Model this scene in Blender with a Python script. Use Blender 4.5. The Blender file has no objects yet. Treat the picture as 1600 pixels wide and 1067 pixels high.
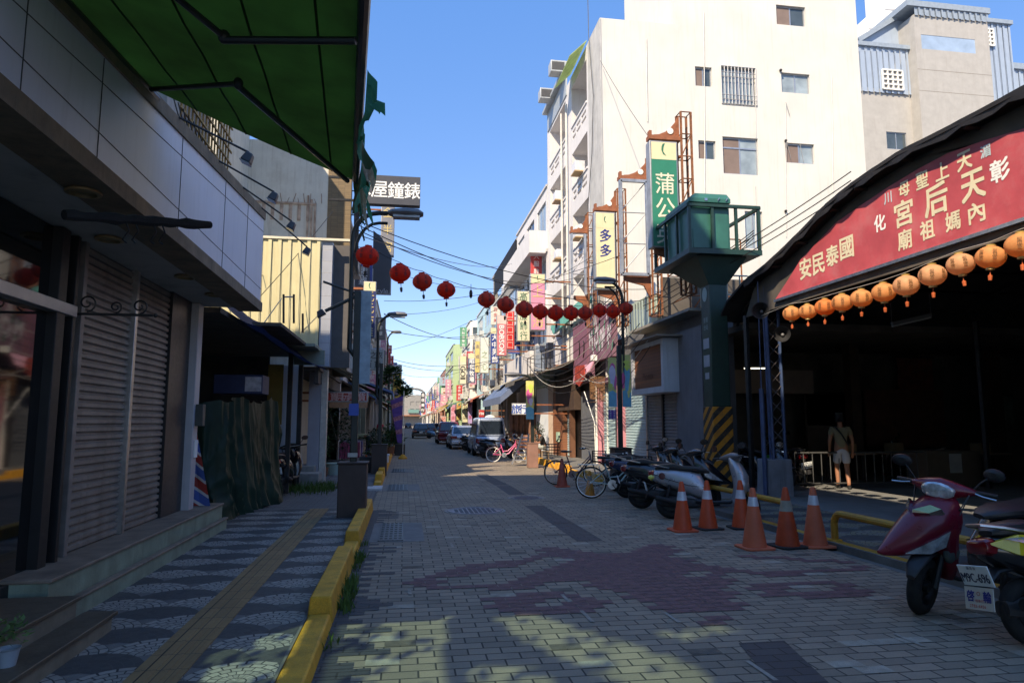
import bpy, bmesh, math, random
from mathutils import Vector, Matrix
R=random.Random(7)
rad=math.radians
SC=bpy.context.scene
COL=SC.collection
# ---------------------------------------------------------------- camera, sky, sun, exposure
YAW,PIT,EYE,FPX=rad(8.89),rad(6.76),1.6,1067.0
cam_d=bpy.data.cameras.new('camera'); cam_d.sensor_width=36; cam_d.lens=24.0; cam_d.clip_end=2000; cam_d.clip_start=.05
cam=bpy.data.objects.new('camera',cam_d); COL.objects.link(cam)
cam.location=(0,0,EYE); cam.rotation_euler=(rad(90)+PIT,0,-YAW); SC.camera=cam
SUN=Vector((.73,.86,-1.0)).normalized()              # direction the sunlight travels
w=bpy.data.worlds.new('World'); SC.world=w; w.use_nodes=True
nt=w.node_tree; sky=nt.nodes.new('ShaderNodeTexSky'); sky.sky_type='NISHITA'; sky.sun_disc=False
sky.sun_elevation=math.asin(-SUN.z); sky.sun_rotation=math.atan2(-SUN.x,-SUN.y)
sky.air_density=.75; sky.dust_density=0; sky.ozone_density=1.0; sky.altitude=0
hs=nt.nodes.new('ShaderNodeMix'); hs.data_type='RGBA'; hs.inputs[0].default_value=.58; hs.inputs[7].default_value=(0,.93,3.9,1); nt.links.new(sky.outputs[0],hs.inputs[6]); nt.links.new(hs.outputs[2],nt.nodes['Background'].inputs[0]); nt.nodes['Background'].inputs[1].default_value=.15
sd=bpy.data.lights.new('sun','SUN'); sd.energy=3.05; sd.angle=rad(.5); sd.color=(1,.97,.93)
so=bpy.data.objects.new('sun',sd); COL.objects.link(so); so.rotation_euler=SUN.to_track_quat('-Z','Y').to_euler(); so.location=(-30,-40,60)
SC.view_settings.view_transform='Standard'; SC.view_settings.look='None'; SC.view_settings.exposure=1.2; SC.view_settings.use_white_balance=True; SC.view_settings.white_balance_temperature=9000; SC.view_settings.white_balance_tint=10; SC.view_settings.gamma=1
# ---------------------------------------------------------------- measuring: a point of the photo (1600 x 1067) on a real plane
_fw=Vector((math.sin(YAW)*math.cos(PIT),math.cos(YAW)*math.cos(PIT),math.sin(PIT)))
_rt=Vector((math.cos(YAW),-math.sin(YAW),0)); _up=_rt.cross(_fw)
def ray(u,v): return _fw+_rt*((u-800)/FPX)-_up*((v-533.5)/FPX)
def AX(u,v,x): d=ray(u,v); t=x/d.x; return Vector((x,d.y*t,EYE+d.z*t))
def AY(u,v,y): d=ray(u,v); t=y/d.y; return Vector((d.x*t,y,EYE+d.z*t))
def AG(u,v,z=0): d=ray(u,v); t=(z-EYE)/d.z; return Vector((d.x*t,d.y*t,z))
# ---------------------------------------------------------------- materials
def lin(c): return tuple((x/12.92 if x<=.04045 else ((x+.055)/1.055)**2.4) for x in c)
def N(nt,t,**k):
    n=nt.nodes.new(t)
    for a,b in k.items(): setattr(n,a,b)
    return n
def mixc(nt,fac,a,b,mode='MIX'):
    m=N(nt,'ShaderNodeMix',data_type='RGBA',blend_type=mode)
    for sock,val in ((m.inputs[0],fac),(m.inputs[6],a),(m.inputs[7],b)):
        if hasattr(val,'is_linked'): nt.links.new(val,sock)
        else: sock.default_value=val if isinstance(val,(int,float)) else (*val[:3],1)
    return m.outputs[2]
def ramp(nt,fac,p0,p1):
    r=N(nt,'ShaderNodeMapRange'); nt.links.new(fac,r.inputs[0]); r.inputs[1].default_value=p0; r.inputs[2].default_value=p1
    return r.outputs[0]
def noise(nt,vec,sc,det=4,rough=.6):
    n=N(nt,'ShaderNodeTexNoise'); nt.links.new(vec,n.inputs['Vector']); n.inputs['Scale'].default_value=sc; n.inputs['Detail'].default_value=det; n.inputs['Roughness'].default_value=rough
    return n.outputs['Fac']
def coords(nt,scale=None,kind='Object'):
    tc=N(nt,'ShaderNodeTexCoord'); o=tc.outputs[kind]
    if scale:
        mp=N(nt,'ShaderNodeMapping'); mp.inputs['Scale'].default_value=scale; nt.links.new(o,mp.inputs[0]); o=mp.outputs[0]
    return o
def newmat(name):
    m=bpy.data.materials.new(name); m.use_nodes=True
    return m,m.node_tree,m.node_tree.nodes['Principled BSDF']
MATS={}
def PM(name,c,r=.6,m=0,var=.12,sc=5,bump=0,bsc=60,streak=0,dirt=(.06,.05,.04),spec=.5,coat=0,grime=0,emit=0,grain=0):
    """procedural surface: colour varied by noise, rain streaks, grime patches, grain and bump"""
    if name in MATS: return MATS[name]
    mt,nt,b=newmat(name); v=coords(nt); L=nt.links.new
    f=ramp(nt,noise(nt,v,sc),.3,.7)
    col=mixc(nt,f,[x*(1-var) for x in c],[min(1,x*(1+var)) for x in c])
    if grain:
        g=ramp(nt,noise(nt,v,bsc*2,2),.3,.7); col=mixc(nt,g,mixc(nt,grain,col,(0,0,0)),col)
    if streak:
        vs=coords(nt,(9,9,.5)); s=ramp(nt,noise(nt,vs,1.2,5,.65),.52,.78)
        s2=N(nt,'ShaderNodeMath',operation='MULTIPLY'); L(s,s2.inputs[0]); s2.inputs[1].default_value=streak
        col=mixc(nt,s2.outputs[0],col,dirt)
    if grime:
        s=ramp(nt,noise(nt,v,1.7,7,.72),.5,.74); s2=N(nt,'ShaderNodeMath',operation='MULTIPLY'); L(s,s2.inputs[0]); s2.inputs[1].default_value=grime
        col=mixc(nt,s2.outputs[0],col,dirt)
    L(col,b.inputs['Base Color'])
    rr=N(nt,'ShaderNodeMapRange'); L(noise(nt,v,sc*3),rr.inputs[0]); rr.inputs[3].default_value=max(.03,r-.12); rr.inputs[4].default_value=min(1,r+.12); L(rr.outputs[0],b.inputs['Roughness'])
    b.inputs['Metallic'].default_value=m; b.inputs['Specular IOR Level'].default_value=spec; b.inputs['Coat Weight'].default_value=coat; b.inputs['Coat Roughness'].default_value=.08
    if emit: L(col,b.inputs['Emission Color']); b.inputs['Emission Strength'].default_value=emit
    if bump:
        bp=N(nt,'ShaderNodeBump'); bp.inputs['Strength'].default_value=min(1,bump); bp.inputs['Distance'].default_value=.01; L(noise(nt,v,bsc,5),bp.inputs['Height']); L(bp.outputs[0],b.inputs['Normal'])
    MATS[name]=mt; return mt
def BRICK(name,c1,c2,mort,bw,rh,ms=.006,r=.85,bump=.5,off=.5,plane='XY',uv=False,var=.25,grime=0):
    if name in MATS: return MATS[name]
    mt,nt,b=newmat(name); L=nt.links.new; v=coords(nt,kind='UV' if uv else 'Object')
    if plane!='XY' and not uv:
        s=N(nt,'ShaderNodeSeparateXYZ'); L(v,s.inputs[0]); c=N(nt,'ShaderNodeCombineXYZ')
        L(s.outputs['XYZ'.index(plane[0])],c.inputs[0]); L(s.outputs['XYZ'.index(plane[1])],c.inputs[1]); bv=c.outputs[0]
    else: bv=v
    t=N(nt,'ShaderNodeTexBrick',offset=off,squash=1); L(bv,t.inputs['Vector']); t.inputs['Scale'].default_value=1
    t.inputs['Color1'].default_value=(*c1,1); t.inputs['Color2'].default_value=(*c2,1); t.inputs['Mortar'].default_value=(*mort,1)
    t.inputs['Mortar Size'].default_value=ms; t.inputs['Mortar Smooth'].default_value=.25; t.inputs['Brick Width'].default_value=bw; t.inputs['Row Height'].default_value=rh
    ob=coords(nt); col=mixc(nt,ramp(nt,noise(nt,ob,.9,8,.7),.35,.7),mixc(nt,var,t.outputs[0],(.02,.02,.018)),t.outputs[0])
    col=mixc(nt,ramp(nt,noise(nt,ob,70,3),.3,.75),mixc(nt,.22,col,(.01,.01,.01)),col)
    if grime: col=mixc(nt,ramp(nt,noise(nt,ob,2.3,6,.75),.56,.75),col,mixc(nt,grime,col,(.03,.03,.028)))
    L(col,b.inputs['Base Color']); b.inputs['Roughness'].default_value=r
    inv=N(nt,'ShaderNodeMath',operation='SUBTRACT'); inv.inputs[0].default_value=1; L(t.outputs['Fac'],inv.inputs[1])
    ad=N(nt,'ShaderNodeMath',operation='MULTIPLY_ADD'); L(noise(nt,ob,90,3),ad.inputs[0]); ad.inputs[1].default_value=.3; L(inv.outputs[0],ad.inputs[2])
    bp=N(nt,'ShaderNodeBump'); bp.inputs['Strength'].default_value=bump; bp.inputs['Distance'].default_value=.006; L(ad.outputs[0],bp.inputs['Height']); L(bp.outputs[0],b.inputs['Normal'])
    MATS[name]=mt; return mt
def THIN(name,c,amount=.5,r=.7,var=.2,sc=3,clear=0,c2=None):
    """cloth or paper that lets light through"""
    if name in MATS: return MATS[name]
    mt,nt,b=newmat(name); L=nt.links.new; v=coords(nt); col=mixc(nt,ramp(nt,noise(nt,v,sc,5),.3,.7),[x*(1-var) for x in c],c2 or [min(1,x*(1+var)) for x in c])
    L(col,b.inputs['Base Color']); b.inputs['Roughness'].default_value=r; b.inputs['Specular IOR Level'].default_value=.2
    t=N(nt,'ShaderNodeBsdfTranslucent'); L(col,t.inputs[0]); mx=N(nt,'ShaderNodeMixShader'); mx.inputs[0].default_value=amount
    L(b.outputs[0],mx.inputs[1]); L(t.outputs[0],mx.inputs[2]); out=nt.nodes['Material Output']; o=mx.outputs[0]
    if clear:
        tr=N(nt,'ShaderNodeBsdfTransparent'); tr.inputs[0].default_value=(*c,1); m2=N(nt,'ShaderNodeMixShader'); m2.inputs[0].default_value=clear; L(o,m2.inputs[1]); L(tr.outputs[0],m2.inputs[2]); o=m2.outputs[0]
    L(o,out.inputs[0]); MATS[name]=mt; return mt
def GLASS(name,c=(.03,.04,.045),r=.06,spec=.8):
    if name in MATS: return MATS[name]
    mt,nt,b=newmat(name); v=coords(nt); col=mixc(nt,ramp(nt,noise(nt,v,1.3,3),.3,.7),[x*.7 for x in c],[x*1.3 for x in c]); nt.links.new(col,b.inputs['Base Color'])
    b.inputs['Roughness'].default_value=r; b.inputs['Specular IOR Level'].default_value=spec; b.inputs['IOR'].default_value=1.52
    MATS[name]=mt; return mt
# ---------------------------------------------------------------- mesh building
class Pl:
    """a plane with its own axes: a along U, b along V, d out along N"""
    def __init__(s,o,U,V): s.o=Vector(o); s.U=Vector(U).normalized(); s.V=Vector(V).normalized(); s.N=s.U.cross(s.V).normalized()
    def p(s,a,b,d=0): return s.o+s.U*a+s.V*b+s.N*d
def FY(y): return Pl((0,y,0),(1,0,0),(0,0,1))           # wall that faces the camera (-Y): a = x, b = z
def FR(x): return Pl((x,0,0),(0,-1,0),(0,0,1))          # street front on the right, faces -X: a = -y
def FL(x): return Pl((x,0,0),(0,1,0),(0,0,1))           # street front on the left, faces +X: a = y
OFS={}
class MB:
    def __init__(s): s.v=[]; s.f=[]; s.mi=[]; s.cur=0; s.M=None; s.uv=None
    def add(s,vs,fs):
        n=len(s.v)
        for p in vs: s.v.append((s.M@Vector(p)) if s.M else Vector(p))
        for f in fs: s.f.append([n+i for i in f]); s.mi.append(s.cur)
        return s
    def hexa(s,P): return s.add(P,[(0,3,2,1),(4,5,6,7),(0,1,5,4),(1,2,6,5),(2,3,7,6),(3,0,4,7)])
    def box(s,x0,x1,y0,y1,z0,z1): return s.hexa([(x0,y0,z0),(x1,y0,z0),(x1,y1,z0),(x0,y1,z0),(x0,y0,z1),(x1,y0,z1),(x1,y1,z1),(x0,y1,z1)])
    def pbox(s,pl,a0,a1,b0,b1,d0,d1): return s.hexa([pl.p(a,b,d) for d in (d0,d1) for a,b in ((a0,b0),(a1,b0),(a1,b1),(a0,b1))])
    def quad(s,*P): return s.add(P,[tuple(range(len(P)))])
    def prism(s,poly,d):
        n=len(poly); d=Vector(d); P=[Vector(p) for p in poly]; P+= [p+d for p in P]
        return s.add(P,[tuple(range(n-1,-1,-1)),tuple(range(n,2*n))]+[(i,(i+1)%n,n+(i+1)%n,n+i) for i in range(n)])
    def pprism(s,pl,pts,d0,d1): return s.prism([pl.p(a,b,d0) for a,b in pts],pl.N*(d1-d0))
    def loft(s,rings,cap=True):
        n=len(rings[0]); V=[p for r in rings for p in r]; F=[]
        for k in range(len(rings)-1):
            for i in range(n): F.append((k*n+i,k*n+(i+1)%n,(k+1)*n+(i+1)%n,(k+1)*n+i))
        if cap: F+=[tuple(range(n-1,-1,-1)),tuple(range((len(rings)-1)*n,len(rings)*n))]
        return s.add(V,F)
    def tube(s,pts,r,n=8,cap=True,square=False):
        P=[Vector(p) for p in pts]; rr=r if isinstance(r,(list,tuple)) else [r]*len(P); rings=[]
        up=None
        for i,p in enumerate(P):
            t=(P[min(i+1,len(P)-1)]-P[max(i-1,0)]).normalized()
            if up is None: up=Vector((0,0,1)) if abs(t.z)<.9 else Vector((1,0,0))
            a=(up-t*up.dot(t)); a=a.normalized() if a.length>1e-6 else t.orthogonal().normalized(); b=t.cross(a); up=a
            k=n; o=.0
            if square: k=4; o=math.pi/4
            rings.append([p+(a*math.cos(o+2*math.pi*j/k)+b*math.sin(o+2*math.pi*j/k))*rr[i]*(1.414 if square else 1) for j in range(k)])
        return s.loft(rings,cap)
    def lathe(s,prof,o=(0,0,0),ax='z',n=20,cap=True):
        o=Vector(o); rings=[]
        for r,h in prof:
            ring=[]
            for j in range(n):
                c,q=math.cos(2*math.pi*j/n)*r,math.sin(2*math.pi*j/n)*r
                ring.append(o+Vector((c,q,h) if ax=='z' else ((h,c,q) if ax=='x' else (q,h,c))))
            rings.append(ring)
        return s.loft(rings,cap)
    def ball(s,c,rx,ry,rz,n=12,k=7): 
        return s.loft([[Vector(c)+Vector((rx*math.sin(t)*math.cos(2*math.pi*j/n),ry*math.sin(t)*math.sin(2*math.pi*j/n),rz*math.cos(t))) for j in range(n)] for t in [math.pi*(.02+.96*i/k) for i in range(k+1)]])
    def wall(s,pl,a0,a1,b0,b1,op=(),dep=.14):
        A=sorted({a0,a1,*[x for o in op for x in o[:2]]}); B=sorted({b0,b1,*[x for o in op for x in o[2:4]]})
        for i in range(len(A)-1):
            for j in range(len(B)-1):
                ca,cb=(A[i]+A[i+1])/2,(B[j]+B[j+1])/2
                if any(o[0]<ca<o[1] and o[2]<cb<o[3] for o in op): continue
                s.quad(pl.p(A[i],B[j]),pl.p(A[i+1],B[j]),pl.p(A[i+1],B[j+1]),pl.p(A[i],B[j+1]))
        for o in op:
            d=-(o[4] if len(o)>4 else dep); x0,x1,y0,y1=o[:4]
            q=[pl.p(*c) for c in ((x0,y0),(x1,y0),(x1,y1),(x0,y1))]; g=[pl.p(*c,d) for c in ((x0,y0),(x1,y0),(x1,y1),(x0,y1))]
            for k in range(4): s.quad(q[k],g[k],g[(k+1)%4],q[(k+1)%4])
            s.quad(*g)
        return s
    def build(s,name,mats,parent=None,smooth=35,bevel=0,fix=True,subsurf=0):
        me=bpy.data.meshes.new(name); o=bpy.data.objects.new(name,me); COL.objects.link(o)
        if parent is not None:
            o.parent=parent; ofs=OFS.get(parent.name,Vector()); OFS[o.name]=ofs
        else:
            xs=[[p[i] for p in s.v] for i in range(3)]; ofs=Vector(((min(xs[0])+max(xs[0]))/2,(min(xs[1])+max(xs[1]))/2,min(xs[2]))); o.location=ofs; OFS[o.name]=ofs
        me.from_pydata([tuple(p-ofs) for p in s.v],[],s.f)
        for m in (mats if isinstance(mats,(list,tuple)) else [mats]): me.materials.append(m)
        me.polygons.foreach_set('material_index',s.mi)
        if fix:
            bm=bmesh.new(); bm.from_mesh(me); bmesh.ops.recalc_face_normals(bm,faces=bm.faces); bm.to_mesh(me); bm.free()
        if smooth:
            me.polygons.foreach_set('use_smooth',[True]*len(me.polygons)); me.set_sharp_from_angle(angle=rad(smooth))
        if bevel:
            b=o.modifiers.new('bevel','BEVEL'); b.width=bevel; b.segments=2; b.limit_method='ANGLE'; b.angle_limit=rad(40)
        if subsurf:
            b=o.modifiers.new('subd','SUBSURF'); b.levels=b.render_levels=subsurf
        me.update(); return o
def tag(o,label,cat,group=None):
    o['label']=label; o['category']=cat
    if group: o['group']=group
    return o
def thing(name,label,cat,loc=(0,0,0),group=None):
    o=bpy.data.objects.new(name,None); COL.objects.link(o); o.location=loc; o.empty_display_size=.2; OFS[o.name]=Vector(loc)
    return tag(o,label,cat,group)
def struct(o,kind='structure'): o['kind']=kind; return o
def kids(o): return [c for c in bpy.data.objects if c.parent==o]
def dup(o,parent=None,label=None,group=None,loc=None,rz=None):
    c=o.copy(); COL.objects.link(c); OFS[c.name]=OFS.get(o.name,Vector())
    if parent is not None: c.parent=parent
    for ch in list(o.children): dup(ch,c)
    if label: c['label']=label
    if group: c['group']=group
    if loc is not None: c.location=loc
    if rz is not None: c.rotation_euler=(c.rotation_euler[0],c.rotation_euler[1],rz)
    return c
_G={}
def glyph(ch):
    if ch not in _G:
        c=bpy.data.curves.new('g','FONT'); c.body=ch; c.resolution_u=2; o=bpy.data.objects.new('g',c); COL.objects.link(o)
        bpy.context.view_layer.update(); dg=bpy.context.evaluated_depsgraph_get(); m=bpy.data.meshes.new_from_object(o.evaluated_get(dg))
        vs=[(v.co.x,v.co.y) for v in m.vertices]; fs=[tuple(p.vertices) for p in m.polygons]
        bpy.data.objects.remove(o); bpy.data.curves.remove(c); bpy.data.meshes.remove(m)
        if vs:
            x0,x1=min(v[0] for v in vs),max(v[0] for v in vs); y0,y1=min(v[1] for v in vs),max(v[1] for v in vs)
        else: x0=x1=y0=y1=0
        _G[ch]=(vs,fs,x0,x1,y0,y1)
    return _G[ch]
def put(mb,pl,ch,a,b,h,wd=None,d=.004,rot=0,bold=0):
    """one character centred at (a,b) on a plane, h high"""
    vs,fs,x0,x1,y0,y1=glyph(ch)
    if not fs: return
    k=h/(y1-y0); kx=k if wd is None else wd/(x1-x0); c,s_=math.cos(rot),math.sin(rot)
    for e in ([(0,0)] if not bold else [(0,0),(bold,0),(0,bold),(bold,bold)]):
        P=[]
        for x,y in vs:
            X,Y=(x-(x0+x1)/2)*kx+e[0],(y-(y0+y1)/2)*k+e[1]; P.append(pl.p(a+X*c-Y*s_,b+X*s_+Y*c,d+e[0]*.02+e[1]*.03))
        mb.add(P,fs)
def word(mb,pl,s,a,b,h,gap=.12,d=.004,bold=0,squash=1):
    """a horizontal latin or CJK word, left edge at a, centred on height b"""
    x=a
    for ch in s:
        if ch==' ': x+=h*.35; continue
        vs,fs,x0,x1,y0,y1=glyph(ch); cap=.729 if ord(ch)<256 else .84; k=h/cap
        for e in ([0] if not bold else [0,bold]):
            mb.add([pl.p(x+(vx-x0)*k*squash+e,b+(vy-(.3645 if ord(ch)<256 else .34))*k,d+e*.02) for vx,vy in vs],fs)
        x+=(x1-x0)*k*squash+h*gap
    return x
def wword(s,h,gap=.12): 
    return sum(h*.35 if c==' ' else (glyph(c)[3]-glyph(c)[2])*h/(.729 if ord(c)<256 else .84)+h*gap for c in s)
def catenary(p,q,sag,n=14):
    p,q=Vector(p),Vector(q); return [p.lerp(q,i/n)-Vector((0,0,sag*4*(i/n)*(1-i/n))) for i in range(n+1)]
# ---------------------------------------------------------------- palette
BLACK=PM('black_paint',(.012,.012,.013),.5,0,.3); RUBBER=PM('tyre_rubber',(.012,.012,.012),.85,0,.2,20,.2,120)
DARKM=PM('dark_metal',(.03,.03,.032),.45,.6,.3,8); STEEL=PM('bare_steel',(.5,.5,.5),.35,1,.2,10); GALV=PM('galvanised_steel',(.42,.44,.46),.5,.7,.2,6,grime=.4)
RUST=PM('rusted_steel',(.24,.09,.04),.85,.1,.45,7,.4,50,grime=.6,dirt=(.05,.025,.015)); RUST2=PM('rust_red_paint',(.3,.1,.045),.75,0,.3,6,.3,40,grime=.5,dirt=(.07,.035,.02))
WHITEP=PM('white_paint',(.78,.77,.73),.6,0,.05,3,.15,30,streak=.2,dirt=(.35,.32,.26))
WHITEW=PM('white_stucco',(.63,.612,.57),.8,0,.06,.6,.3,60,streak=.42,dirt=(.5,.46,.38),grime=.12)
GREYW=PM('grey_render',(.5,.49,.49),.8,0,.08,2,.3,50,streak=.35,dirt=(.25,.23,.2)); LAV=PM('pale_grey_render',(.62,.6,.6),.8,0,.06,2,.25,50,streak=.35,dirt=(.3,.27,.24))
CREAMW=PM('cream_render',(.6,.56,.47),.8,0,.08,2,.3,50,streak=.5,dirt=(.28,.2,.13),grime=.25); BEIGEW=PM('beige_render',(.4,.385,.365),.85,0,.08,2,.3,60,streak=.3,dirt=(.3,.26,.22))
CONC=PM('concrete',(.28,.27,.25),.9,0,.2,3,.5,50,streak=.5,grime=.4); DARKC=PM('dark_concrete',(.1,.095,.09),.9,0,.25,3,.4,50,grime=.4)
GREENP=PM('dark_green_paint',(.012,.042,.031),.45,0,.2,4,grime=.35,dirt=(.012,.02,.018)); YEL=PM('worn_yellow_paint',(.8,.37,.03),.75,0,.2,6,.5,60,grime=.55,dirt=(.2,.12,.03),grain=.25)
REDL=THIN('red_lantern_silk',(.95,.06,.03),.5,.6,.2,9); ORL=THIN('orange_lantern_silk',(.9,.41,.17),.5,.6,.2,9); ORL2=THIN('faded_lantern_silk',(.86,.47,.26),.5,.6,.2,7); ORL3=THIN('deep_orange_lantern_silk',(.88,.3,.1),.5,.6,.2,7); REDL2=THIN('faded_red_lantern_silk',(.8,.09,.05),.5,.6,.25,7); GOLD=PM('gold_paint',(.55,.4,.14),.45,.2,.15)
WIN=GLASS('window_glass',(.06,.08,.09)); WINB=GLASS('pale_window_glass',(.27,.33,.36),.15); DARKG=GLASS('dark_glass',(.008,.009,.01),.04); ALU=PM('aluminium_frame',(.45,.46,.48),.4,.7,.1)
CURT=PM('brown_curtain',(.2,.14,.12),.9,0,.15,3); TILEB=BRICK('brown_mosaic_tile',(.2,.13,.06),(.26,.17,.08),(.1,.07,.045),.2,.06,.004,.6,.3,0,'XZ')
INKW=PM('white_lettering',(.8,.8,.78),.6,0,.05); INKK=PM('black_lettering',(.02,.02,.02),.6); INKR=PM('red_lettering',(.5,.03,.03),.6); INKB=PM('blue_lettering',(.03,.1,.4),.6); INKN=PM('navy_lettering',(.02,.03,.2),.6); INKG=PM('gold_lettering',(.62,.48,.2),.6,0,.1); CREAMI=PM('cream_lettering',(.72,.66,.5),.6,0,.1,5); INKGR=PM('green_lettering',(.02,.16,.09),.6)
# ================================================================ GROUND
ROADM=BRICK('road_pavers',(.385,.305,.225),(.26,.212,.16),(.04,.037,.032),.235,.127,.007,.8,.55,.5,grime=.35)
g=MB(); g.quad((-250,-60,-.03),(250,-60,-.03),(250,600,-.03),(-250,600,-.03)); struct(g.build('ground',PM('far_ground',(.16,.15,.14),.9,0,.2,.3),smooth=0))
g=MB(); g.quad((-.6,-12,0),(5.3,-12,0),(5.3,330,0),(-.6,330,0)); struct(g.build('road',ROADM,smooth=0))
CHAR=BRICK('charcoal_pavers',(.055,.058,.065),(.075,.078,.085),(.02,.02,.02),.235,.127,.007,.75,.5,.5)
g=MB(); y=2.0
while y<13:                                                           # ragged edge of charcoal pavers along the kerb
    x1=-.54+.235*(1 if int(y/.127)%2 else .5)+(.235 if R.random()<.25 else 0); g.quad((-.54,y,.004),(x1,y,.004),(x1,y+.12,.004),(-.54,y+.12,.004)); y+=.127
def strip(pts): 
    for (a,b) in pts:
        A=AG(*a);B=AG(*b); g.quad((A.x-.18,A.y,.004),(B.x-.18,B.y,.004),(B.x+.18,B.y,.004),(A.x+.18,A.y,.004))
strip([((1268,1085),(1190,1003)),((922,845),(880,818)),((879,817.5),(834,790)),((808,773),(786,759)),((784,758),(752,741))])
struct(g.build('charcoal_paving_band',CHAR,smooth=0))
def inside(p,poly):
    c=False; n=len(poly)
    for i in range(n):
        a,b=poly[i],poly[(i+1)%n]
        if (a[1]>p[1])!=(b[1]>p[1]) and p[0]<(b[0]-a[0])*(p[1]-a[1])/(b[1]-a[1])+a[0]: c=not c
    return c
def gp(L): return [(AG(u,v).x,AG(u,v).y) for u,v in L]
SOLID=[gp(x) for x in ([(640,906),(690,890),(745,881),(800,874),(850,868),(832,860),(860,856),(890,858),(930,866),(985,862),(1010,851),(1055,851),(1070,862),(1045,866),(1080,876),(1105,884),(1155,886),(1200,893),(1260,888),(1330,888),(1345,884),(1290,878),(1180,872),(1110,867),(1180,868),(1310,876),(1358,886),(1345,893),(1270,895),(1220,902),(1150,893),(1130,900),(1148,912),(1140,922),(1160,930),(1150,942),(1175,950),(1165,960),(1125,977),(1080,966),(1040,956),(1010,945),(985,935),(960,926),(935,918),(905,908),(860,912),(810,920),(760,920),(690,921),(640,919)],
 [(765,935),(850,925),(915,931),(965,941),(945,952),(880,959),(830,962),(770,958)],[(1165,917),(1220,907),(1240,911),(1310,909),(1340,921),(1375,929),(1310,937),(1240,933),(1205,930)])]
HOLE=[gp(x) for x in ([(690,906),(740,893),(800,884),(880,868),(900,878),(860,890),(820,903),(770,911),(700,915)],[(830,942),(880,933),(900,941),(860,950)],[(1238,917),(1290,914),(1305,926),(1240,926)],[(1070,895),(1110,893),(1112,899),(1075,902)],[(1080,955),(1120,952),(1150,960),(1100,966)])]
g=MB(); bw,rh=.235,.127
for j in range(int(4.5/rh),int(9.6/rh)):
    for i in range(-6,30):
        x0=(i+(.5 if j%2 else 0))*bw; c=(x0+bw/2,j*rh+rh/2)
        if any(inside(c,p) for p in SOLID) and not any(inside(c,p) for p in HOLE):
            g.quad((x0+.004,j*rh+.004,.004),(x0+bw-.004,j*rh+.004,.004),(x0+bw-.004,j*rh+rh-.004,.004),(x0+.004,j*rh+rh-.004,.004))
struct(g.build('maroon_paving_motif',PM('maroon_pavers',(.2,.1,.102),.85,0,.3,9,.5,90,grain=.3,grime=.3),smooth=0))
# odd replacement pavers and worn chalk marks
used_=set()
for nm,cc,sd_ in (('pale_replacement_pavers',(.4,.35,.28),3),('dark_replacement_pavers',(.15,.125,.1),5)):
    r_=random.Random(sd_); g=MB()
    for _ in range(130):
        j=int(r_.uniform(4/rh,26/rh)); i=r_.randrange(-1,21); x0=(i+(.5 if j%2 else 0))*bw
        if x0>-.3 and (i,j) not in used_: used_.add((i,j)); g.quad((x0+.004,j*rh+.004,.0025),(x0+bw-.004,j*rh+.004,.0025),(x0+bw-.004,j*rh+rh-.004,.0025),(x0+.004,j*rh+rh-.004,.0025))
    struct(g.build(nm,PM(nm,cc,.85,0,.25,9,.5,90,grain=.3,grime=.4),smooth=0))
g=MB()
for u,v,l in ((706,852,.3),(884,935,.28),(917,963,.34),(808,800,.3),(1050,965,.3),(1190,1048,.35),(1420,1000,.3),(640,925,.2)):
    p=AG(u,v); g.quad((p.x-.015,p.y-l/2,.006),(p.x+.02,p.y-l/2,.006),(p.x+.012,p.y+l/2,.006),(p.x-.02,p.y+l/2,.006))
struct(g.build('worn_road_marks',PM('worn_chalk',(.3,.27,.23),.9,0,.3,20,grime=.8,dirt=(.24,.2,.16)),smooth=0))
# drain gratings and manhole covers
def grate(u0,v0,u1,v1,label,cat='drain grate'):
    a=AG(u0,v1);b=AG(u1,v0); t=thing('drain_grate',label,cat,((a.x+b.x)/2,(a.y+b.y)/2,0),'drain grates in the road')
    x0,x1,y0,y1=a.x,b.x,a.y,b.y; g=MB(); g.box(x0-.12,x1+.3,y0-.06,y1+.06,-.02,.005); g.build('surround',PM('grate_surround',(.17,.17,.165),.9,0,.2,3,grime=.4),t)
    g=MB(); g.box(x0+.02,x1-.02,y0+.02,y1-.02,-.02,.0075)
    g.build('pit',BLACK,t,smooth=0); g=MB()
    for k in range(6): xx=x0+(x1-x0)*k/5; g.box(xx-.012,xx+.012,y0,y1,.004,.014)
    for k in range(9): yy=y0+(y1-y0)*k/8; g.box(x0,x1,yy-.006,yy+.006,.004,.0115)
    g.build('bars',DARKM,t,smooth=0)
grate(591,818,629,846,'nearest road drain grate, beside the foreground yellow kerb block'); grate(605,757,636,767,'middle road drain grate, just past the gap in the left kerb'); grate(612,733,632,738,'farthest small road drain grate by the left kerb')
def manhole(u,v,r,label):
    c=AG(u,v); t=thing('manhole_cover',label,'manhole cover',(c.x,c.y,0),'manhole covers in the road'); g=MB(); g.lathe([(r+.06,-.02),(r+.06,.006),(r+.01,.008),(r+.01,-.02)],(c.x,c.y,0),n=36); g.build('ring',CONC,t)
    g=MB(); g.lathe([(r,-.02),(r,.012),(r-.03,.012),(r-.035,.007)],(c.x,c.y,0),n=36)
    for k in range(-5,6):
        for q in range(-5,6):
            if math.hypot(k,q)*r*.17<r*.84: g.box(c.x+k*r*.17-.03,c.x+k*r*.17+.03,c.y+q*r*.17-.012,c.y+q*r*.17+.012,.006,.013)
    g.build('lid',PM('cast_iron',(.11,.125,.16),.5,.5,.3,9),t)
manhole(742,798,.5,'large round iron manhole cover in mid road'); manhole(822,778,.33,'smaller round iron manhole cover beside the charcoal strip')
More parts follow.
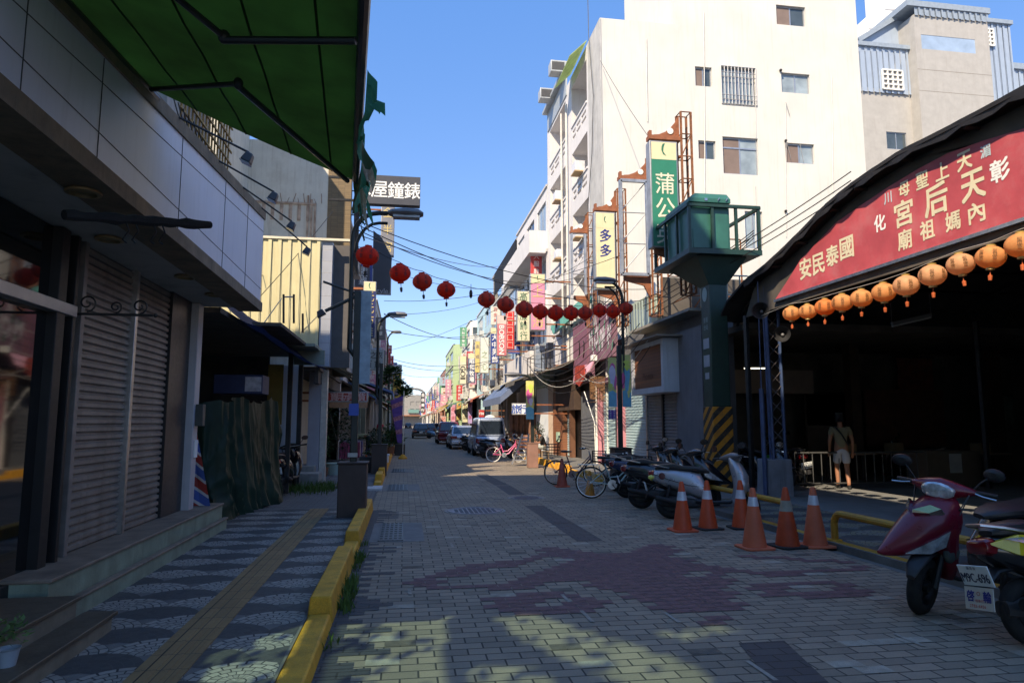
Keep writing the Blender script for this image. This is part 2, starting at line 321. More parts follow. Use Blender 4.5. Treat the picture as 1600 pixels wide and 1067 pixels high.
# fan-patterned side walks
def fans(name,x0,x1,y0,y1,z,w=.66,s=.30,dark=None,light=None):
    R_=w*.54; g=MB(); UV=[]; k=0; y=y0
    while y<y1:
        off=0 if k%2 else w/2; x=x0+off
        while x<x1+w*.4:
            rings=5; seg=14; base=len(g.v); P=[]
            g.cur=k%2
            for r in range(rings+1):
                for q in range(seg+1):
                    th=math.pi*(-.12+1.24*q/seg); rr=R_*r/rings; px,py=x+rr*math.cos(th),y+rr*math.sin(th)
                    P.append((min(max(px,x0),x1),py,z+.002+.006*(py-y)))
            F=[]
            for r in range(rings):
                for q in range(seg):
                    F.append((r*(seg+1)+q,(r+1)*(seg+1)+q,(r+1)*(seg+1)+q+1,r*(seg+1)+q+1))
                    for rr_,qq in ((r,q),(r+1,q),(r+1,q+1),(r,q+1)): UV.append((qq/seg*1.24*math.pi*.22+k*.37,rr_/rings*R_))
            g.add(P,F); x+=w
        y+=s; k+=1
    g.cur=0; o=g.build(name,[dark,light],smooth=0,fix=False); uv=o.data.uv_layers.new(name='UVMap'); uv.data.foreach_set('uv',[c for p in UV for c in p]); return struct(o)
FAND=BRICK('dark_fan_mosaic',(.062,.064,.064),(.085,.087,.086),(.1,.1,.1),.07,.06,.003,.7,.2,.5,uv=True)
FANL=BRICK('pale_fan_mosaic',(.44,.41,.36),(.33,.31,.275),(.05,.05,.05),.072,.0595,.005,.75,.5,.5,uv=True,grime=.4)
SWK=PM('pavement_concrete',(.17,.165,.155),.9,0,.2,2,.4,60,grime=.5,grain=.2)
g=MB(); g.box(-3.2,-.74,-6,13.1,-.03,.06); g.box(-9,-.74,17.4,90,-.03,.06); struct(g.build('sidewalk',SWK,smooth=0))
fans('fan_paving',-2.95,-.76,2.4,12.9,.06,dark=FAND,light=FANL)
LSTR=BRICK('striped_pavers',(.2,.2,.21),(.1,.105,.12),(.05,.05,.05),1.6,.3,.01,.75,.3,.0)
g=MB(); g.quad((-3.3,17.5,.064),(-.78,17.5,.064),(-.78,60,.064),(-3.3,60,.064)); struct(g.build('striped_sidewalk_paving',LSTR,smooth=0))
g=MB(); g.quad((-7,13.1,.006),(-.62,13.1,.006),(-.62,17.4,.006),(-7,17.4,.006)); struct(g.build('side_lane',BRICK('grey_lane_pavers',(.2,.19,.18),(.16,.155,.15),(.06,.06,.06),.2,.1,.006,.85,.4),smooth=0))
TACT=BRICK('tactile_tiles',(.42,.25,.105),(.34,.2,.085),(.05,.04,.03),.09,.29,.004,.75,.4,0,grime=.4)
def tact(x,y0,y1):
    g=MB(); g.box(x-.16,x+.16,y0,y1,.05,.07)
    for k in (-.105,-.04,.04,.105): g.box(x+k-.014,x+k+.014,y0,y1,.066,.0735)
    return struct(g.build('tactile_paving',TACT,smooth=0))
tact(-1.47,2.4,12.9); tact(-1.5,17.6,40)
# yellow kerb: low runs and raised blocks
def kerb(x0,x1,segs,label,sgn=1):
    if x0<0: x0,x1=-.735,-.55
    for (a,b,h) in segs:
        g=MB(); q=.015; g.hexa([(x0-q,a,-.03),(x1+q,a,-.03),(x1+q,b,-.03),(x0-q,b,-.03),(x0+.01,a+.012,h),(x1-.01,a+.012,h),(x1-.01,b-.012,h),(x0+.01,b-.012,h)])
        struct(g.build('kerb',YEL,bevel=.015))
kerb(-.75,-.53,[(1,5.85,.085),(5.86,8.2,.21),(8.21,9.25,.09),(9.26,13.1,.21)],'')
kerb(-.75,-.53,[(17.6,18.3,.12),(18.31,19.5,.27),(19.51,20.5,.12),(20.51,22.2,.27),(22.21,23.2,.12),(23.21,25.5,.27),(25.51,27,.12),(27.01,29,.27),(29.01,60,.13)],'')
kerb(5.2,5.38,[(18,20.2,.2),(20.25,21.8,.12),(21.85,23.6,.22),(23.65,24.6,.12),(24.65,27.2,.22),(27.25,60,.13)],'')
g=MB(); g.box(-.9,-.5,16.7,17.55,-.02,.05); struct(g.build('kerb_ramp',PM('pale_slab',(.5,.5,.5),.8),smooth=0))
# right pavement, forecourt
g=MB(); g.box(5.38,7.6,13.2,120,-.03,.08); g.box(5.5,7.3,-6,13.2,-.03,.06); struct(g.build('sidewalk',SWK,smooth=0))
fans('fan_paving',5.75,7.25,5.5,13.1,.06,.8,.36,FAND,BRICK('ochre_fan_mosaic',(.3,.24,.13),(.26,.25,.22),(.05,.05,.05),.09,.07,.005,.75,.5,.5,uv=True))
g=MB(); g.box(5.54,5.66,5,11.2,-.02,.07); struct(g.build('kerb',PM('dull_yellow_rail',(.5,.25,.03),.6,0,.15,5,grime=.4,dirt=(.15,.08,.03)),bevel=.015))
g=MB(); g.box(7.3,24,-4,22,-.03,.075); struct(g.build('forecourt',PM('forecourt_concrete',(.19,.19,.185),.8,0,.15,1.5,.3,60,grime=.4,grain=.15),smooth=0))
# weeds along the kerb (nobody could count the blades)
def weeds(name,label_pts,col=(.07,.13,.03),n=120,h=.1,spread=.06):
    g=MB()
    for (x,y) in label_pts:
        for _ in range(n):
            px,py=x+R.gauss(0,spread),y+R.gauss(0,spread*3); a=R.random()*6.28; l=h*R.uniform(.4,1.2); d=Vector((math.cos(a),math.sin(a),0)); q=Vector((-d.y,d.x,0))*.006
            b=Vector((px,py,0.0)); t=b+d*l*R.uniform(.2,.9)+Vector((0,0,l)); m_=b.lerp(t,.5)+Vector((0,0,l*.15)); g.quad(b-q,b+q,m_+q*1.2,m_-q*1.2); g.quad(m_-q*1.2,m_+q*1.2,t,t)
    o=g.build(name,THIN('weed_leaves',col,.3),smooth=0,fix=False); o['kind']='stuff'
weeds('kerb_weeds',[(-.49,6.3),(-.49,6.7),(-.49,7.1),(-.49,8.4)],n=70,h=.11,spread=.035); weeds('sparse_kerb_weeds',[(-.5,5.3),(-.5,7.9),(-.5,9.4)],n=18,h=.07,spread=.03)
weeds('verge_weeds',[(-2.5,16.8),(-2.1,16.9),(-1.8,17.0)],(.1,.12,.05),200,.22,.14)
# ================================================================ LEFT: NEAR SHOP
t=thing('shop_building','near left shop with white panelled fascia, roller shutters and a dark glass front','building',(-2.95,6.6,0))
XF,XS=-2.12,-2.95
FASM=PM('fascia_panels',(.62,.64,.7),.45,0,.05,1.2,streak=.25,dirt=(.32,.31,.3)); BRTRIM=PM('weathered_brown_trim',(.21,.15,.095),.8,0,.25,4,.3,50,streak=.5,grime=.5)
fb=lambda y:3.27-.008*(y-3); ft=lambda y:4.30+(y-5.67)*.085
Y0,Y1=3.0,10.32; pl=FL(XF); g=MB()
g.pprism(pl,[(Y0,fb(Y0)+.13),(Y1,fb(Y1)+.13),(Y1,ft(Y1)-.1),(Y0,ft(Y0)-.1)],-.25,0)
g.cur=1
for k,zf in enumerate((lambda y:ft(y)-.29,lambda y:fb(y)+.33)): g.pprism(pl,[(Y0,zf(Y0)-.003),(Y1,zf(Y1)-.003),(Y1,zf(Y1)+.003),(Y0,zf(Y0)+.003)],-.01,.003)
for u,v in ((30,150),(155,190),(280,310),(348,380),(383,420)):
    y=AX(u,v,XF).y; g.pprism(pl,[(y-.003,fb(y)+.14),(y+.003,fb(y)+.14),(y+.003,ft(y)-.11),(y-.003,ft(y)-.11)],-.01,.0045)
g.build('fascia',[FASM,PM('seam_grime',(.06,.06,.06),.9)],t,smooth=0)
g=MB(); g.pprism(pl,[(Y0,fb(Y0)),(Y1+.03,fb(Y1)),(Y1+.03,fb(Y1)+.13),(Y0,fb(Y0)+.13)],-.3,.025); g.pprism(pl,[(Y0,ft(Y0)-.1),(Y1+.03,ft(Y1)-.1),(Y1+.03,ft(Y1)+.03),(Y0,ft(Y0)+.03)],-.3,.02); g.box(XS,XF-.02,Y1,Y1+.03,fb(Y1)+.13,ft(Y1)-.1); g.build('fascia_trim',BRTRIM,t,smooth=0)
g=MB(); g.box(XS-.3,XF-.3,Y0,Y1,3.26,3.34); g.box(XS-.3,XF-.3,Y0,Y1,ft(Y0)-.3,ft(Y0)-.2); g.build('soffit',PM('soffit_paint',(.36,.36,.34),.8,0,.1,2,grime=.5,dirt=(.1,.08,.06)),t,smooth=0)
for u,v in ((130,299),(171,373),(290,432),(335,460)):
    c=AG(u,v,3.25); g=MB(); g.lathe([(.1,0),(.12,-.015),(.12,-.03),(.09,-.035),(.085,-.01)],(c.x,c.y,3.262),n=20); g.build('downlight',PM('aged_brass',(.28,.2,.1),.5,.3),t)
g=MB(); g.box(-10,XS-.12,Y0,Y1,3.3,12.4); g.box(-8,XS-.25,Y0,4.4,12.4,20.6); g.box(-10,XS-.12,Y0,Y1,-.03,3.3); g.build('wall',CREAMW,t,smooth=0)  # upper blocks out of view, stepped to throw the street's shade
# wall added out of view behind the camera; netted holes shape shade and dapples
XW0=XS-.9; back=lambda u,v:(lambda q:(q.y-(q.x-XW0)/.73*.86,(q.x-XW0)/.73))(AG(u,v))
DAP=[[back(*p) for p in L] for L in ([(548,944),(600,930),(690,938),(706,965),(698,1010),(700,1085),(500,1085)],[(775,962),(840,958),(930,985),(1010,1008),(1090,1040),(1150,1085),(990,1085),(940,1055),(850,1015),(800,990)],[(740,1040),(830,1040),(900,1085),(740,1085)],[(1010,990),(1120,976),(1160,985),(1080,1000)],[(405,985),(480,962),(505,985),(470,1075),(330,1085),(345,1020)])]
rdap=random.Random(2); c=.09; pl=FL(XW0); g=MB(); yy=[-7+c*k for k in range(112)]; zz_=[3+c*k for k in range(111)]
for (a,b,e,f_) in ((-24,-7,-.03,18.35),(-7,Y0-.01,-.03,3),(-7,-.3,3+c*110,18.35),(-.3,Y0-.01,3+c*110,20.6),(-7+c*111,Y0-.01,3,3+c*110)): g.pbox(pl,a,b,e,f_,-.03,0)
for i in range(111):
    j0=None
    for j in range(111):
        hole=j<110 and rdap.random()>.11 and any(inside((yy[i]+c/2,zz_[j]+c/2),P) for P in DAP)
        if hole or j==110:
            if j0 is not None: g.pbox(pl,yy[i],yy[i]+c,zz_[j0],zz_[j],-.03,0); j0=None
        elif j0 is None: j0=j
g.build('added_shade_wall',CREAMW,t,smooth=0); g=MB(); g.quad(pl.p(-7,2.9,.05),pl.p(Y0-.05,2.9,.05),pl.p(Y0-.05,13,.05),pl.p(-7,13,.05)); g.build('shade_net',THIN('added_green_net',(.52,.86,.7),.4,clear=.55),t,smooth=0)  # net sheet over the added wall's holes, tints the sun patches
def shutter(mb,pl,a0,a1,b0,b1,d=0,p=.075):
    """one roller shutter: rounded slats"""
    n=int((b1-b0)/p); prof=[]
    for k in range(n): 
        z=b0+k*(b1-b0)/n; q=(b1-b0)/n; prof+=[(z,d-.012),(z+q*.22,d+.014),(z+q*.68,d+.012),(z+q*.84,d-.012)]
    prof.append((b1,d))
    for (z0,d0),(z1,d1) in zip(prof,prof[1:]): mb.quad(pl.p(a0,z0,d0),pl.p(a1,z0,d0),pl.p(a1,z1,d1),pl.p(a0,z1,d1))
SHUT=PM('shutter_steel',(.24,.205,.175),.5,.2,.2,3,streak=.5,dirt=(.09,.07,.055),grime=.55); pl=FL(XS)
ys=[AX(u,v,XS).y for u,v in ((78,880),(97,880),(188,840),(250,815),(286,800))]
for k in range(3):
    g=MB(); shutter(g,pl,ys[k]+.02,ys[k+1]-.02,.43,3.26,-.04); g.build('roller_shutter',SHUT,t,smooth=0)
for k in (1,2): g=MB(); g.pbox(pl,ys[k]-.035,ys[k]+.035,.42,3.26,-.06,.02); g.build('shutter_rail',STEEL if k==2 else PM('painted_rail',(.25,.22,.2),.5,.3,.2,5,grime=.4),t,bevel=.005)
g=MB(); g.pbox(pl,ys[3],ys[4]-.12,.42,3.26,-.1,.0); g.pbox(pl,Y0,Y1,3.1,3.27,-.12,-.045); g.build('dark_jamb',PM('black_stone',(.02,.02,.022),.4,0,.3),t,smooth=0)
g=MB(); g.pbox(pl,ys[4]-.12,ys[4]+.1,.4,3.25,-.15,.1); g.build('pilaster',PM('tiled_pilaster',(.45,.44,.45),.4,0,.08,4,streak=.4,dirt=(.2,.17,.15)),t,bevel=.01)
g=MB(); g.pbox(pl,ys[4]-.05,ys[4]+.08,1.55,1.85,.1,.2); g.build('meter_box',PM('grey_meter',(.05,.06,.055),.5),t,bevel=.01)
g=MB(); g.pbox(pl,ys[4]-.04,ys[4]+.09,1.12,1.36,.1,.118); g.build('letter_box',WHITEP,t,bevel=.004)
# glass front with dark frame and transom
ye=ys[0]; pl=FL(XS); g=MB()
for a0,a1,b0,b1 in ((ye-.34,ye-.2,.25,3.25),(ye-.06,ye-.005,.25,3.25),(Y0,ye-.2,.25,.4)): g.pbox(pl,a0,a1,b0,b1,-.1,.06)
g.build('shop_front_frame',BLACK,t,bevel=.006)
g=MB(); g.pbox(pl,Y0,ye-.02,2.52,2.62,-.08,.075); g.build('transom',ALU,t,bevel=.006)
g=MB(); g.pbox(pl,Y0,ye-.2,.4,2.52,-.05,-.02); g.pbox(pl,Y0,ye-.2,2.62,3.25,-.05,-.02); g.build('glass_front',DARKG,t,smooth=0)
g=MB(); g.pbox(pl,Y0,ye-.02,.06,.25,-.1,.12); g.build('plinth',PM('pale_tile',(.5,.52,.5),.4,0,.1,4,grime=.3),t,bevel=.01)
def curl(c,r,a0,a1,pl,n=16,sh=.35): return [pl.p(c[0]+r*(1-sh*i/n)*math.cos(a0+(a1-a0)*i/n),c[1]+r*(1-sh*i/n)*math.sin(a0+(a1-a0)*i/n),.12) for i in range(n+1)]
P=AX(112,490,XS); br=Pl((XS,P.y,0),(1,0,0),(0,0,1)); b=thing('scroll_bracket','black wrought iron scroll bracket for a hanging sign on the left shutters','bracket',(XS,P.y,P.z))
g=MB(); g.tube([br.p(0,P.z),br.p(.68,P.z)],.012,6); g.ball(br.p(.7,P.z),.02,.02,.02,8,5); g.build('bar',BLACK,b)
g=MB(); q=Pl((XS,P.y-.12,0),(1,0,0),(0,0,1))
for c,r,a,e in (((.12,P.z+.1),.08,-1.5,6.5),((.36,P.z+.07),.055,-1.5,7),((.56,P.z+.08),.07,-1.5,7)): 
    g.tube([Vector((x.x,P.y,x.z)) for x in curl(c,r,a,e,q,18,.7)],.008,5)
g.build('scrolls',BLACK,b)
# steps
STEP=PM('worn_step_tile',(.23,.17,.125),.7,0,.3,3,.3,50,grime=.6,dirt=(.05,.04,.03)); STEPF=PM('greenish_step_face',(.23,.28,.2),.7,0,.2,4,.3,50,streak=.4,grime=.4,dirt=(.1,.08,.05))
t=thing('shop_steps','two long worn tiled steps below the roller shutters','steps',(-2.6,8,.06)); a=AG(197,920,.06);b=AG(354,827,.06); xo=(a.x+b.x)/2
yn=5.78; yf=b.y+.1
g=MB(); g.box(XS-.1,-2.62,yn,yf,.06,.4); g.build('upper_riser',STEPF,t,smooth=0); g=MB(); g.box(XS-.1,-2.6,yn-.01,yf+.01,.4,.43); g.build('upper_tread',STEP,t,bevel=.008)
g=MB(); g.box(-2.62,xo-.02,yn-.02,yf-.01,.06,.2); g.build('lower_riser',STEPF,t,smooth=0); g=MB(); g.box(-2.6,xo,yn-.03,yf-.005,.2,.226); g.build('lower_tread',STEP,t,bevel=.008)
t=thing('entrance_steps','dark brown wooden entrance steps at the bottom left corner','steps',(-2.4,4.6,.06)); WOODD=PM('dark_step_board',(.1,.075,.05),.55,0,.3,5,.2,40,grain=.2); c=AG(182,962,.25); 
g=MB(); g.box(XS,-2.34,2.5,5.6,.06,.31); g.box(-2.34,-2.13,2.5,5.7,.06,.17); g.build('risers',PM('step_riser',(.2,.17,.12),.8,0,.25,4,grime=.5),t,smooth=0); g=MB(); g.box(XS,-2.32,2.5,5.63,.31,.34); g.box(-2.335,-2.1,2.5,5.73,.17,.2); g.build('treads',WOODD,t,bevel=.006)
# pot plant bottom left
c=AG(10,1040,.2); c.x=min(c.x,-2.2); t=thing('potted_plant','small pale green leafy plant in a pale pot at the bottom left corner','plant',(c.x,c.y,.2)); g=MB(); g.lathe([(.045,0),(.062,.1),(.066,.1),(.06,.09),(.05,.08)],c,n=18); g.build('pot',PM('pale_pot',(.3,.34,.37),.5),t)
def leafcloud(g,c,rx,ry,rz,n,s,up=.2,shell=.5):
    for _ in range(n):
        while 1:
            d=Vector((R.uniform(-1,1),R.uniform(-1,1),R.uniform(-1,1)))
            if shell*R.random()<d.length<1: break
        p=Vector(c)+Vector((d.x*rx,d.y*ry,d.z*rz)); a=R.random()*6.28; t_=Vector((math.cos(a),math.sin(a),R.uniform(-.6,.6)+up)).normalized(); q=t_.cross(Vector((R.uniform(-.4,.4),R.uniform(-.4,.4),1))).normalized(); l=s*R.uniform(.6,1.3)
        g.add([p,p+t_*l*.5+q*l*.24,p+t_*l,p+t_*l*.5-q*l*.24],[(0,1,2,3)])
g=MB(); leafcloud(g,(c.x,c.y,.38),.1,.1,.09,110,.05,.5); g.build('leaves',THIN('pale_green_leaf',(.16,.26,.1),.35),t,smooth=0,fix=False)
# ================================================================ AWNING
AWN=THIN('green_awning_cloth',(.03,.045,.008),.7,.85,.1,1.5,c2=(.05,.115,.016)); AWND=PM('awning_bar',(.05,.05,.055),.4,.6)
t=thing('retractable_awning','sagging bright green fabric awning over the near left fascia','awning',(XF,5.5,4.3))
Wn=Vector((XF-.02,3.0,ft(3.0)+.03)); pw=AX(235,140,XF); Wf=Vector((XF-.02,pw.y,pw.z+.02)); Fn=AY(572,-60,3.2); Ff=AY(556,283,6.9)
g=MB(); n=14; V=[]
for side in (0,.006):
    for i in range(n+1):
        for j in range(n+1):
            a,b=i/n,j/n; p=Wn.lerp(Wf,a).lerp(Fn.lerp(Ff,a),b); sag=.035*math.sin(math.pi*b)*(.4+.6*math.sin(math.pi*a))+.012*math.sin(a*19+b*3)*math.sin(b*math.pi); V.append(p-Vector((0,0,sag+side)))
Fc=[(i*(n+1)+j,(i+1)*(n+1)+j,(i+1)*(n+1)+j+1,i*(n+1)+j+1) for i in range(n) for j in range(n)]; g.add(V[:(n+1)**2],Fc); g.build('canopy',AWN,t,fix=False)
g=MB(); g.tube([Fn,Ff],.035,8); g.build('front_bar',AWND,t)
for b in (.2,.42,.64,.86): 
    g=MB(); P=[]
    for i in range(n+1): a=i/n; p=Wn.lerp(Wf,a).lerp(Fn.lerp(Ff,a),b); P.append(p-Vector((0,0,.035*math.sin(math.pi*b)*(.4+.6*math.sin(math.pi*a))+.012*math.sin(a*19+b*3)*math.sin(b*math.pi)+.004)))
    for p,q in zip(P,P[1:]): g.quad(p+Vector((-.008,0,0)),p+Vector((.008,0,0)),q+Vector((.008,0,0)),q+Vector((-.008,0,0)))
    g.build('seam',THIN('seam_cloth',(.02,.045,.008),.4),t,smooth=0,fix=False)
g=MB(); g.tube([Wn+Vector((0,0,-.03)),Wf+Vector((0,.15,-.03))],.05,8); g.build('roller_tube',AWND,t)
def under(u,v,dz=.09):
    d=ray(u,v); best=None
    for k in range(200):
        p=Vector((0,0,EYE))+d*(1+k*.05); q=None
        for i in range(13):
            for j in range(13):
                f=Wn.lerp(Wf,i/12*1.1).lerp(Fn.lerp(Ff,i/12*1.1),j/12); e=(f.x-p.x)**2+(f.y-p.y)**2
                if q is None or e<q[0]: q=(e,f.z)
        if p.z>q[1]-dz: return p
    return p
for (u0,v0),(u1,v1),(u2,v2) in (((236,140),(372,131),(543,283)),((272,-6),(350,58),(556,64))):
    A,E,B=under(u0,v0,.08),under(u1,v1,.1),under(u2,v2,.06); g=MB(); g.tube([A,E],.02,8); g.tube([E+Vector((0,0,-.02)),B],.024,8); g.ball(E,.036,.036,.045,8,6); g.build('folding_arm',AWND,t)
g=MB()                                                                 # torn valance hanging from the far end of the bar
p0=Fn.lerp(Ff,.3); K=64; rv=random.Random(3); RW=7
ln=[(.10+.34*(i/K)**1.5+.05*math.sin(i*.9)+.05*math.sin(i*.37+1)+rv.uniform(-.05,.05)*(1 if i%3 else 1.8)) for i in range(K+1)]
def vp(i,r):
    a=i/K; f=r/RW; A=p0.lerp(Ff,a); L_=ln[i]*f; return A+Vector((.04+.05*math.sin(i*.55+f*2.2)*f+.07*f*math.sin(i*.21)+.03*f,.02*math.sin(i*1.3)*f,-.03-L_))
for i in range(K):
    g.cur=1 if 34<i<43 else (0 if i<30 or i>58 else (3 if i%7<4 else 0))
    for r in range(RW):
        if r==RW-1 and rv.random()<.35: continue
        g.quad(vp(i,r),vp(i+1,r),vp(i+1,r+1),vp(i,r+1))
for dx,L_,m_,tw in ((.02,.62,3,1.2),(.10,.44,0,2.0),(.06,.52,1,.5)):                # loose strips at the far end
    g.cur=m_; e=Ff+Vector((dx,.01,0))
    for k in range(9):
        f0,f1=k/9,(k+1)/9; S_=lambda f,sg: e+Vector((sg*.05*(1-.75*f)*math.cos(tw*f*2)+.08*f*f,sg*.05*math.sin(tw*f*2),-L_*f)); g.quad(S_(f0,-1),S_(f0,1),S_(f1,1),S_(f1,-1))
g.build('torn_valance',[THIN('teal_valance',(.03,.22,.13),.4),THIN('faded_print_valance',(.4,.36,.26),.4,.8,.5,14),THIN('rust_valance',(.3,.12,.05),.4),THIN('dark_valance',(.03,.06,.02),.3)],t,smooth=50,fix=False)
# flood lamps on arms over the fascia
for k,(u0,v0,u1,v1,lb) in enumerate(((275,185,388,238,'nearest of the four black flood lamps over the white fascia'),(338,260,428,300,'second black flood lamp over the white fascia, by the rusty grille'),(376,312,456,346,'third black flood lamp over the white fascia'),(405,352,480,386,'farthest black flood lamp, in front of the yellow cladding'))):
    A=AX(u0,v0,XF); A.z=ft(A.y)+.03; B=AX(u1,v1,XF+.55) ; B=AY(u1,v1,A.y+.45)
    t=thing('flood_lamp',lb,'flood lamp',A,'flood lamps on arms over the fascia'); g=MB(); g.tube([A,B],.012,6); g.build('arm',BLACK,t)
    d=(B-A).normalized(); g=MB(); g.M=Matrix.Translation(B+Vector((.0,0,-.06)))@Matrix.Rotation(rad(25),4,'Y'); g.hexa([(-.05,-.06,-.05),(.05,-.06,-.05),(.05,.06,-.05),(-.05,.06,-.05),(-.035,-.045,.05),(.035,-.045,.05),(.035,.045,.05),(-.035,.045,.05)]); g.build('housing',PM('lamp_housing',(.05,.055,.065),.4,.3),t,bevel=.012)
    g=MB(); g.M=Matrix.Translation(B+Vector((.0,0,-.06)))@Matrix.Rotation(rad(25),4,'Y'); g.box(-.05,.05,-.06,.06,-.06,-.052); g.build('lens',PM('dusty_lens',(.2,.22,.24),.15),t)
A=AX(200,344,XS+.1); B=AY(328,350,A.y+.0); t=thing('furled_banner_pole','long pole wrapped in black cloth jutting from under the white fascia','pole',A)
A=AY(100,336,4.75); B=AY(328,352,5.7); g=MB(); n=16
g.tube([A.lerp(B,i/n)+Vector((0,0,.003*math.sin(i*2.1))) for i in range(n+1)],[.034+.005*math.sin(i*1.9)+(.012 if i in (5,9,13) else 0) for i in range(n+1)],9); g.build('wrapped_cloth',PM('black_cloth',(.012,.012,.013),.8,0,.3,9,.4,30),t)
g=MB()
for i in (6,7,9,10): c=A.lerp(B,i/n); g.tube([c+Vector((0,0,-.02)),c+Vector((.02,.01,-.08)),c+Vector((-.02,.01,-.14-.02*i%3*.05)),c+Vector((.01,.01,-.17))],.006,5)
g.build('ties',BLACK,t)
from mathutils import noise as mnoise
# ================================================================ LEFT: STALL WITH TARPAULIN, AND THE BUILDINGS BEYOND
TARP=PM('dark_green_tarpaulin',(.013,.034,.021),.5,0,.25,3,.25,30,grime=.12,dirt=(.03,.045,.035),spec=.2)
XU=-2.2                                                                # upper fronts on the left
# covered stall
t=thing('covered_stall','street stall wrapped in a dark green tarpaulin beside the white pilaster','stall',(-3.3,13.2,0))
def drape(name,path,tops,mat,parent,seed=1,amp=.06):
    r=random.Random(seed); ph=[r.uniform(0,6.28) for _ in range(8)]; P=[Vector(p) for p in path]; L=[0]
    for p,q in zip(P,P[1:]): L.append(L[-1]+(q-p).length)
    nx=int(L[-1]*34); nz=44; g=MB(); V=[]
    for i in range(nx+1):
        s=L[-1]*i/nx; k=max(j for j in range(len(L)-1) if L[j]<=s+1e-9); f=(s-L[k])/(L[k+1]-L[k]); p=P[k].lerp(P[k+1],f); d=(P[k+1]-P[k]).normalized()
        if 0<k and s-L[k]<.25: d=((P[k]-P[k-1]).normalized().lerp(d,.5+.5*(s-L[k])/.25)).normalized()
        nrm=Vector((d.y,-d.x,0)); top=tops[k]+(tops[k+1]-tops[k])*f+.05*math.sin(s*3+ph[0])-.05*abs(math.sin(s*5.2+ph[1]))
        for j in range(nz+1):
            b=j/nz; dn=1-b; sw=s+.35*dn*dn*math.sin(s*1.1+ph[6]); z=.02+.015*math.sin(s*6)+(top-.02)*b
            w1=mnoise.noise(Vector((s*.9,b*1.3,seed*3.1))); w2=mnoise.noise(Vector((s*2.3,b*2.1,seed+7.7)))
            sw=s+.55*dn**1.4*w1+.10*w2; q1=mnoise.noise(Vector((sw*2.6,b*.7+s*.35,seed+1.3))); q2=mnoise.noise(Vector((sw*6.2,b*1.5-s*.5,seed+5.1))); q3=mnoise.noise(Vector((sw*14,b*5,seed+9.2)))
            f_=amp*(1.9*(1-min(1,abs(q1)*3.2))**1.3+.55*(1-min(1,abs(q2)*3))**1.6+.1*q3+1.2*w1)*(1.05-.5*b)+.20*dn**2.2
            sg=1-min(1,abs(mnoise.noise(Vector((s*.8,b*3.2+1.4*abs(s-1.6),seed+2.2))))*4); f_+=.05*sg*dn
            V.append(p+nrm*f_+Vector((0,0,z)))
    g.add(V,[(i*(nz+1)+j,(i+1)*(nz+1)+j,(i+1)*(nz+1)+j+1,i*(nz+1)+j+1) for i in range(nx) for j in range(nz)]); return g.build(name,mat,parent,fix=False,smooth=80)
drape('tarpaulin',[(-4.3,11.3,0),(-2.95,11.75,0),(-2.72,15.3,0),(-3.7,15.6,0)],[2.05,2.0,2.08,1.9],TARP,t)
g=MB(); g.box(-4.1,-3.15,12.0,15.0,.05,1.85); g.build('stall_body',DARKC,t,smooth=0)
bx=thing('carton','blue printed carton lying on top of the covered stall','box',(-3.05,13.3,2.0)); p=AY(372,600,12.9); g=MB(); g.box(p.x-.42,p.x+.42,12.9,13.5,p.z-.17,p.z+.17); g.build('carton_box',PM('blue_carton',(.015,.028,.085),.6,0,.2,5),bx,bevel=.008)
g=MB(); g.box(p.x+.12,p.x+.40,12.89,12.905,p.z-.13,p.z+.13); g.build('printed_panel',PM('faded_print',(.4,.38,.4),.6,0,.4,9),bx)
# striped sheet leaning by the pilaster
t=thing('striped_sheet','red, blue and white striped plastic sheet leaning beside the white pilaster','sheet',(-2.95,10.7,.4)); g=MB(); a=AY(297,662,10.6); b=AY(324,802,10.35)
n=26
for k in range(n):
    f0,f1=k/n,(k+1)/n
    def pt(f,e,th): 
        hw=.05+.11*f; x=a.x+(b.x-a.x)*f*.7; z=a.z+(b.z-a.z)*f; return Vector((x+hw*e+(.02 if e>0 else 0),10.6-.2*f+.04*math.sin(e*2+f*3)+th,z+e*-.09))
    g.cur=[0,0,0,1,2,2,2,1][k%8]
    for th in (0,.03): g.quad(pt(f0,-1,th),pt(f0,0,th),pt(f1,0,th),pt(f1,-1,th)); g.quad(pt(f0,0,th),pt(f0,1,th),pt(f1,1,th),pt(f1,0,th))
g.build('sheet_cloth',[THIN('stripe_red',(.4,.05,.04),.2),THIN('stripe_white',(.5,.5,.48),.2),THIN('stripe_blue',(.05,.12,.36),.2)],t,smooth=0,fix=False)
# stall roof: boards, blue awning, junk
t=thing('stall_roof','ramshackle roof of boards and posts with a drooping dark blue awning over the stall','roof',(-3,15,0))
g=MB(); g.box(-6,-2.7,10.45,17.4,3.2,3.28); g.box(-2.75,-2.2,12.5,17.3,3.3,3.36); g.build('roof_deck',PM('old_roof_sheet',(.08,.07,.06),.9,0,.3,3,grime=.5),t,smooth=0)
g=MB(); g.box(-6.5,-6.3,10.4,17.5,0,3.25); g.box(-6.5,-3.3,17.42,17.5,0,3.25); g.build('back_wall',PM('dark_stall_interior',(.05,.045,.04),.9,0,.4,2,grime=.5),t,smooth=0)
g=MB(); n=12; V=[]
A0,A1=Vector((-2.9,10.9,3.55)),Vector((-2.75,16.8,3.5)); B0,B1=Vector((-2.2,10.9,3.15)),Vector((-1.75,16.6,2.9))
for i in range(n+1):
    for j in range(n+1): a,b=i/n,j/n; V.append(A0.lerp(A1,a).lerp(B0.lerp(B1,a),b)-Vector((0,0,.16*math.sin(b*2.6)+.1*math.sin(a*math.pi)*b+.02*math.sin(a*21))))
g.add(V,[(i*(n+1)+j,(i+1)*(n+1)+j,(i+1)*(n+1)+j+1,i*(n+1)+j+1) for i in range(n) for j in range(n)]); g.build('blue_awning',THIN('navy_awning_cloth',(.012,.025,.07),.25),t,fix=False)
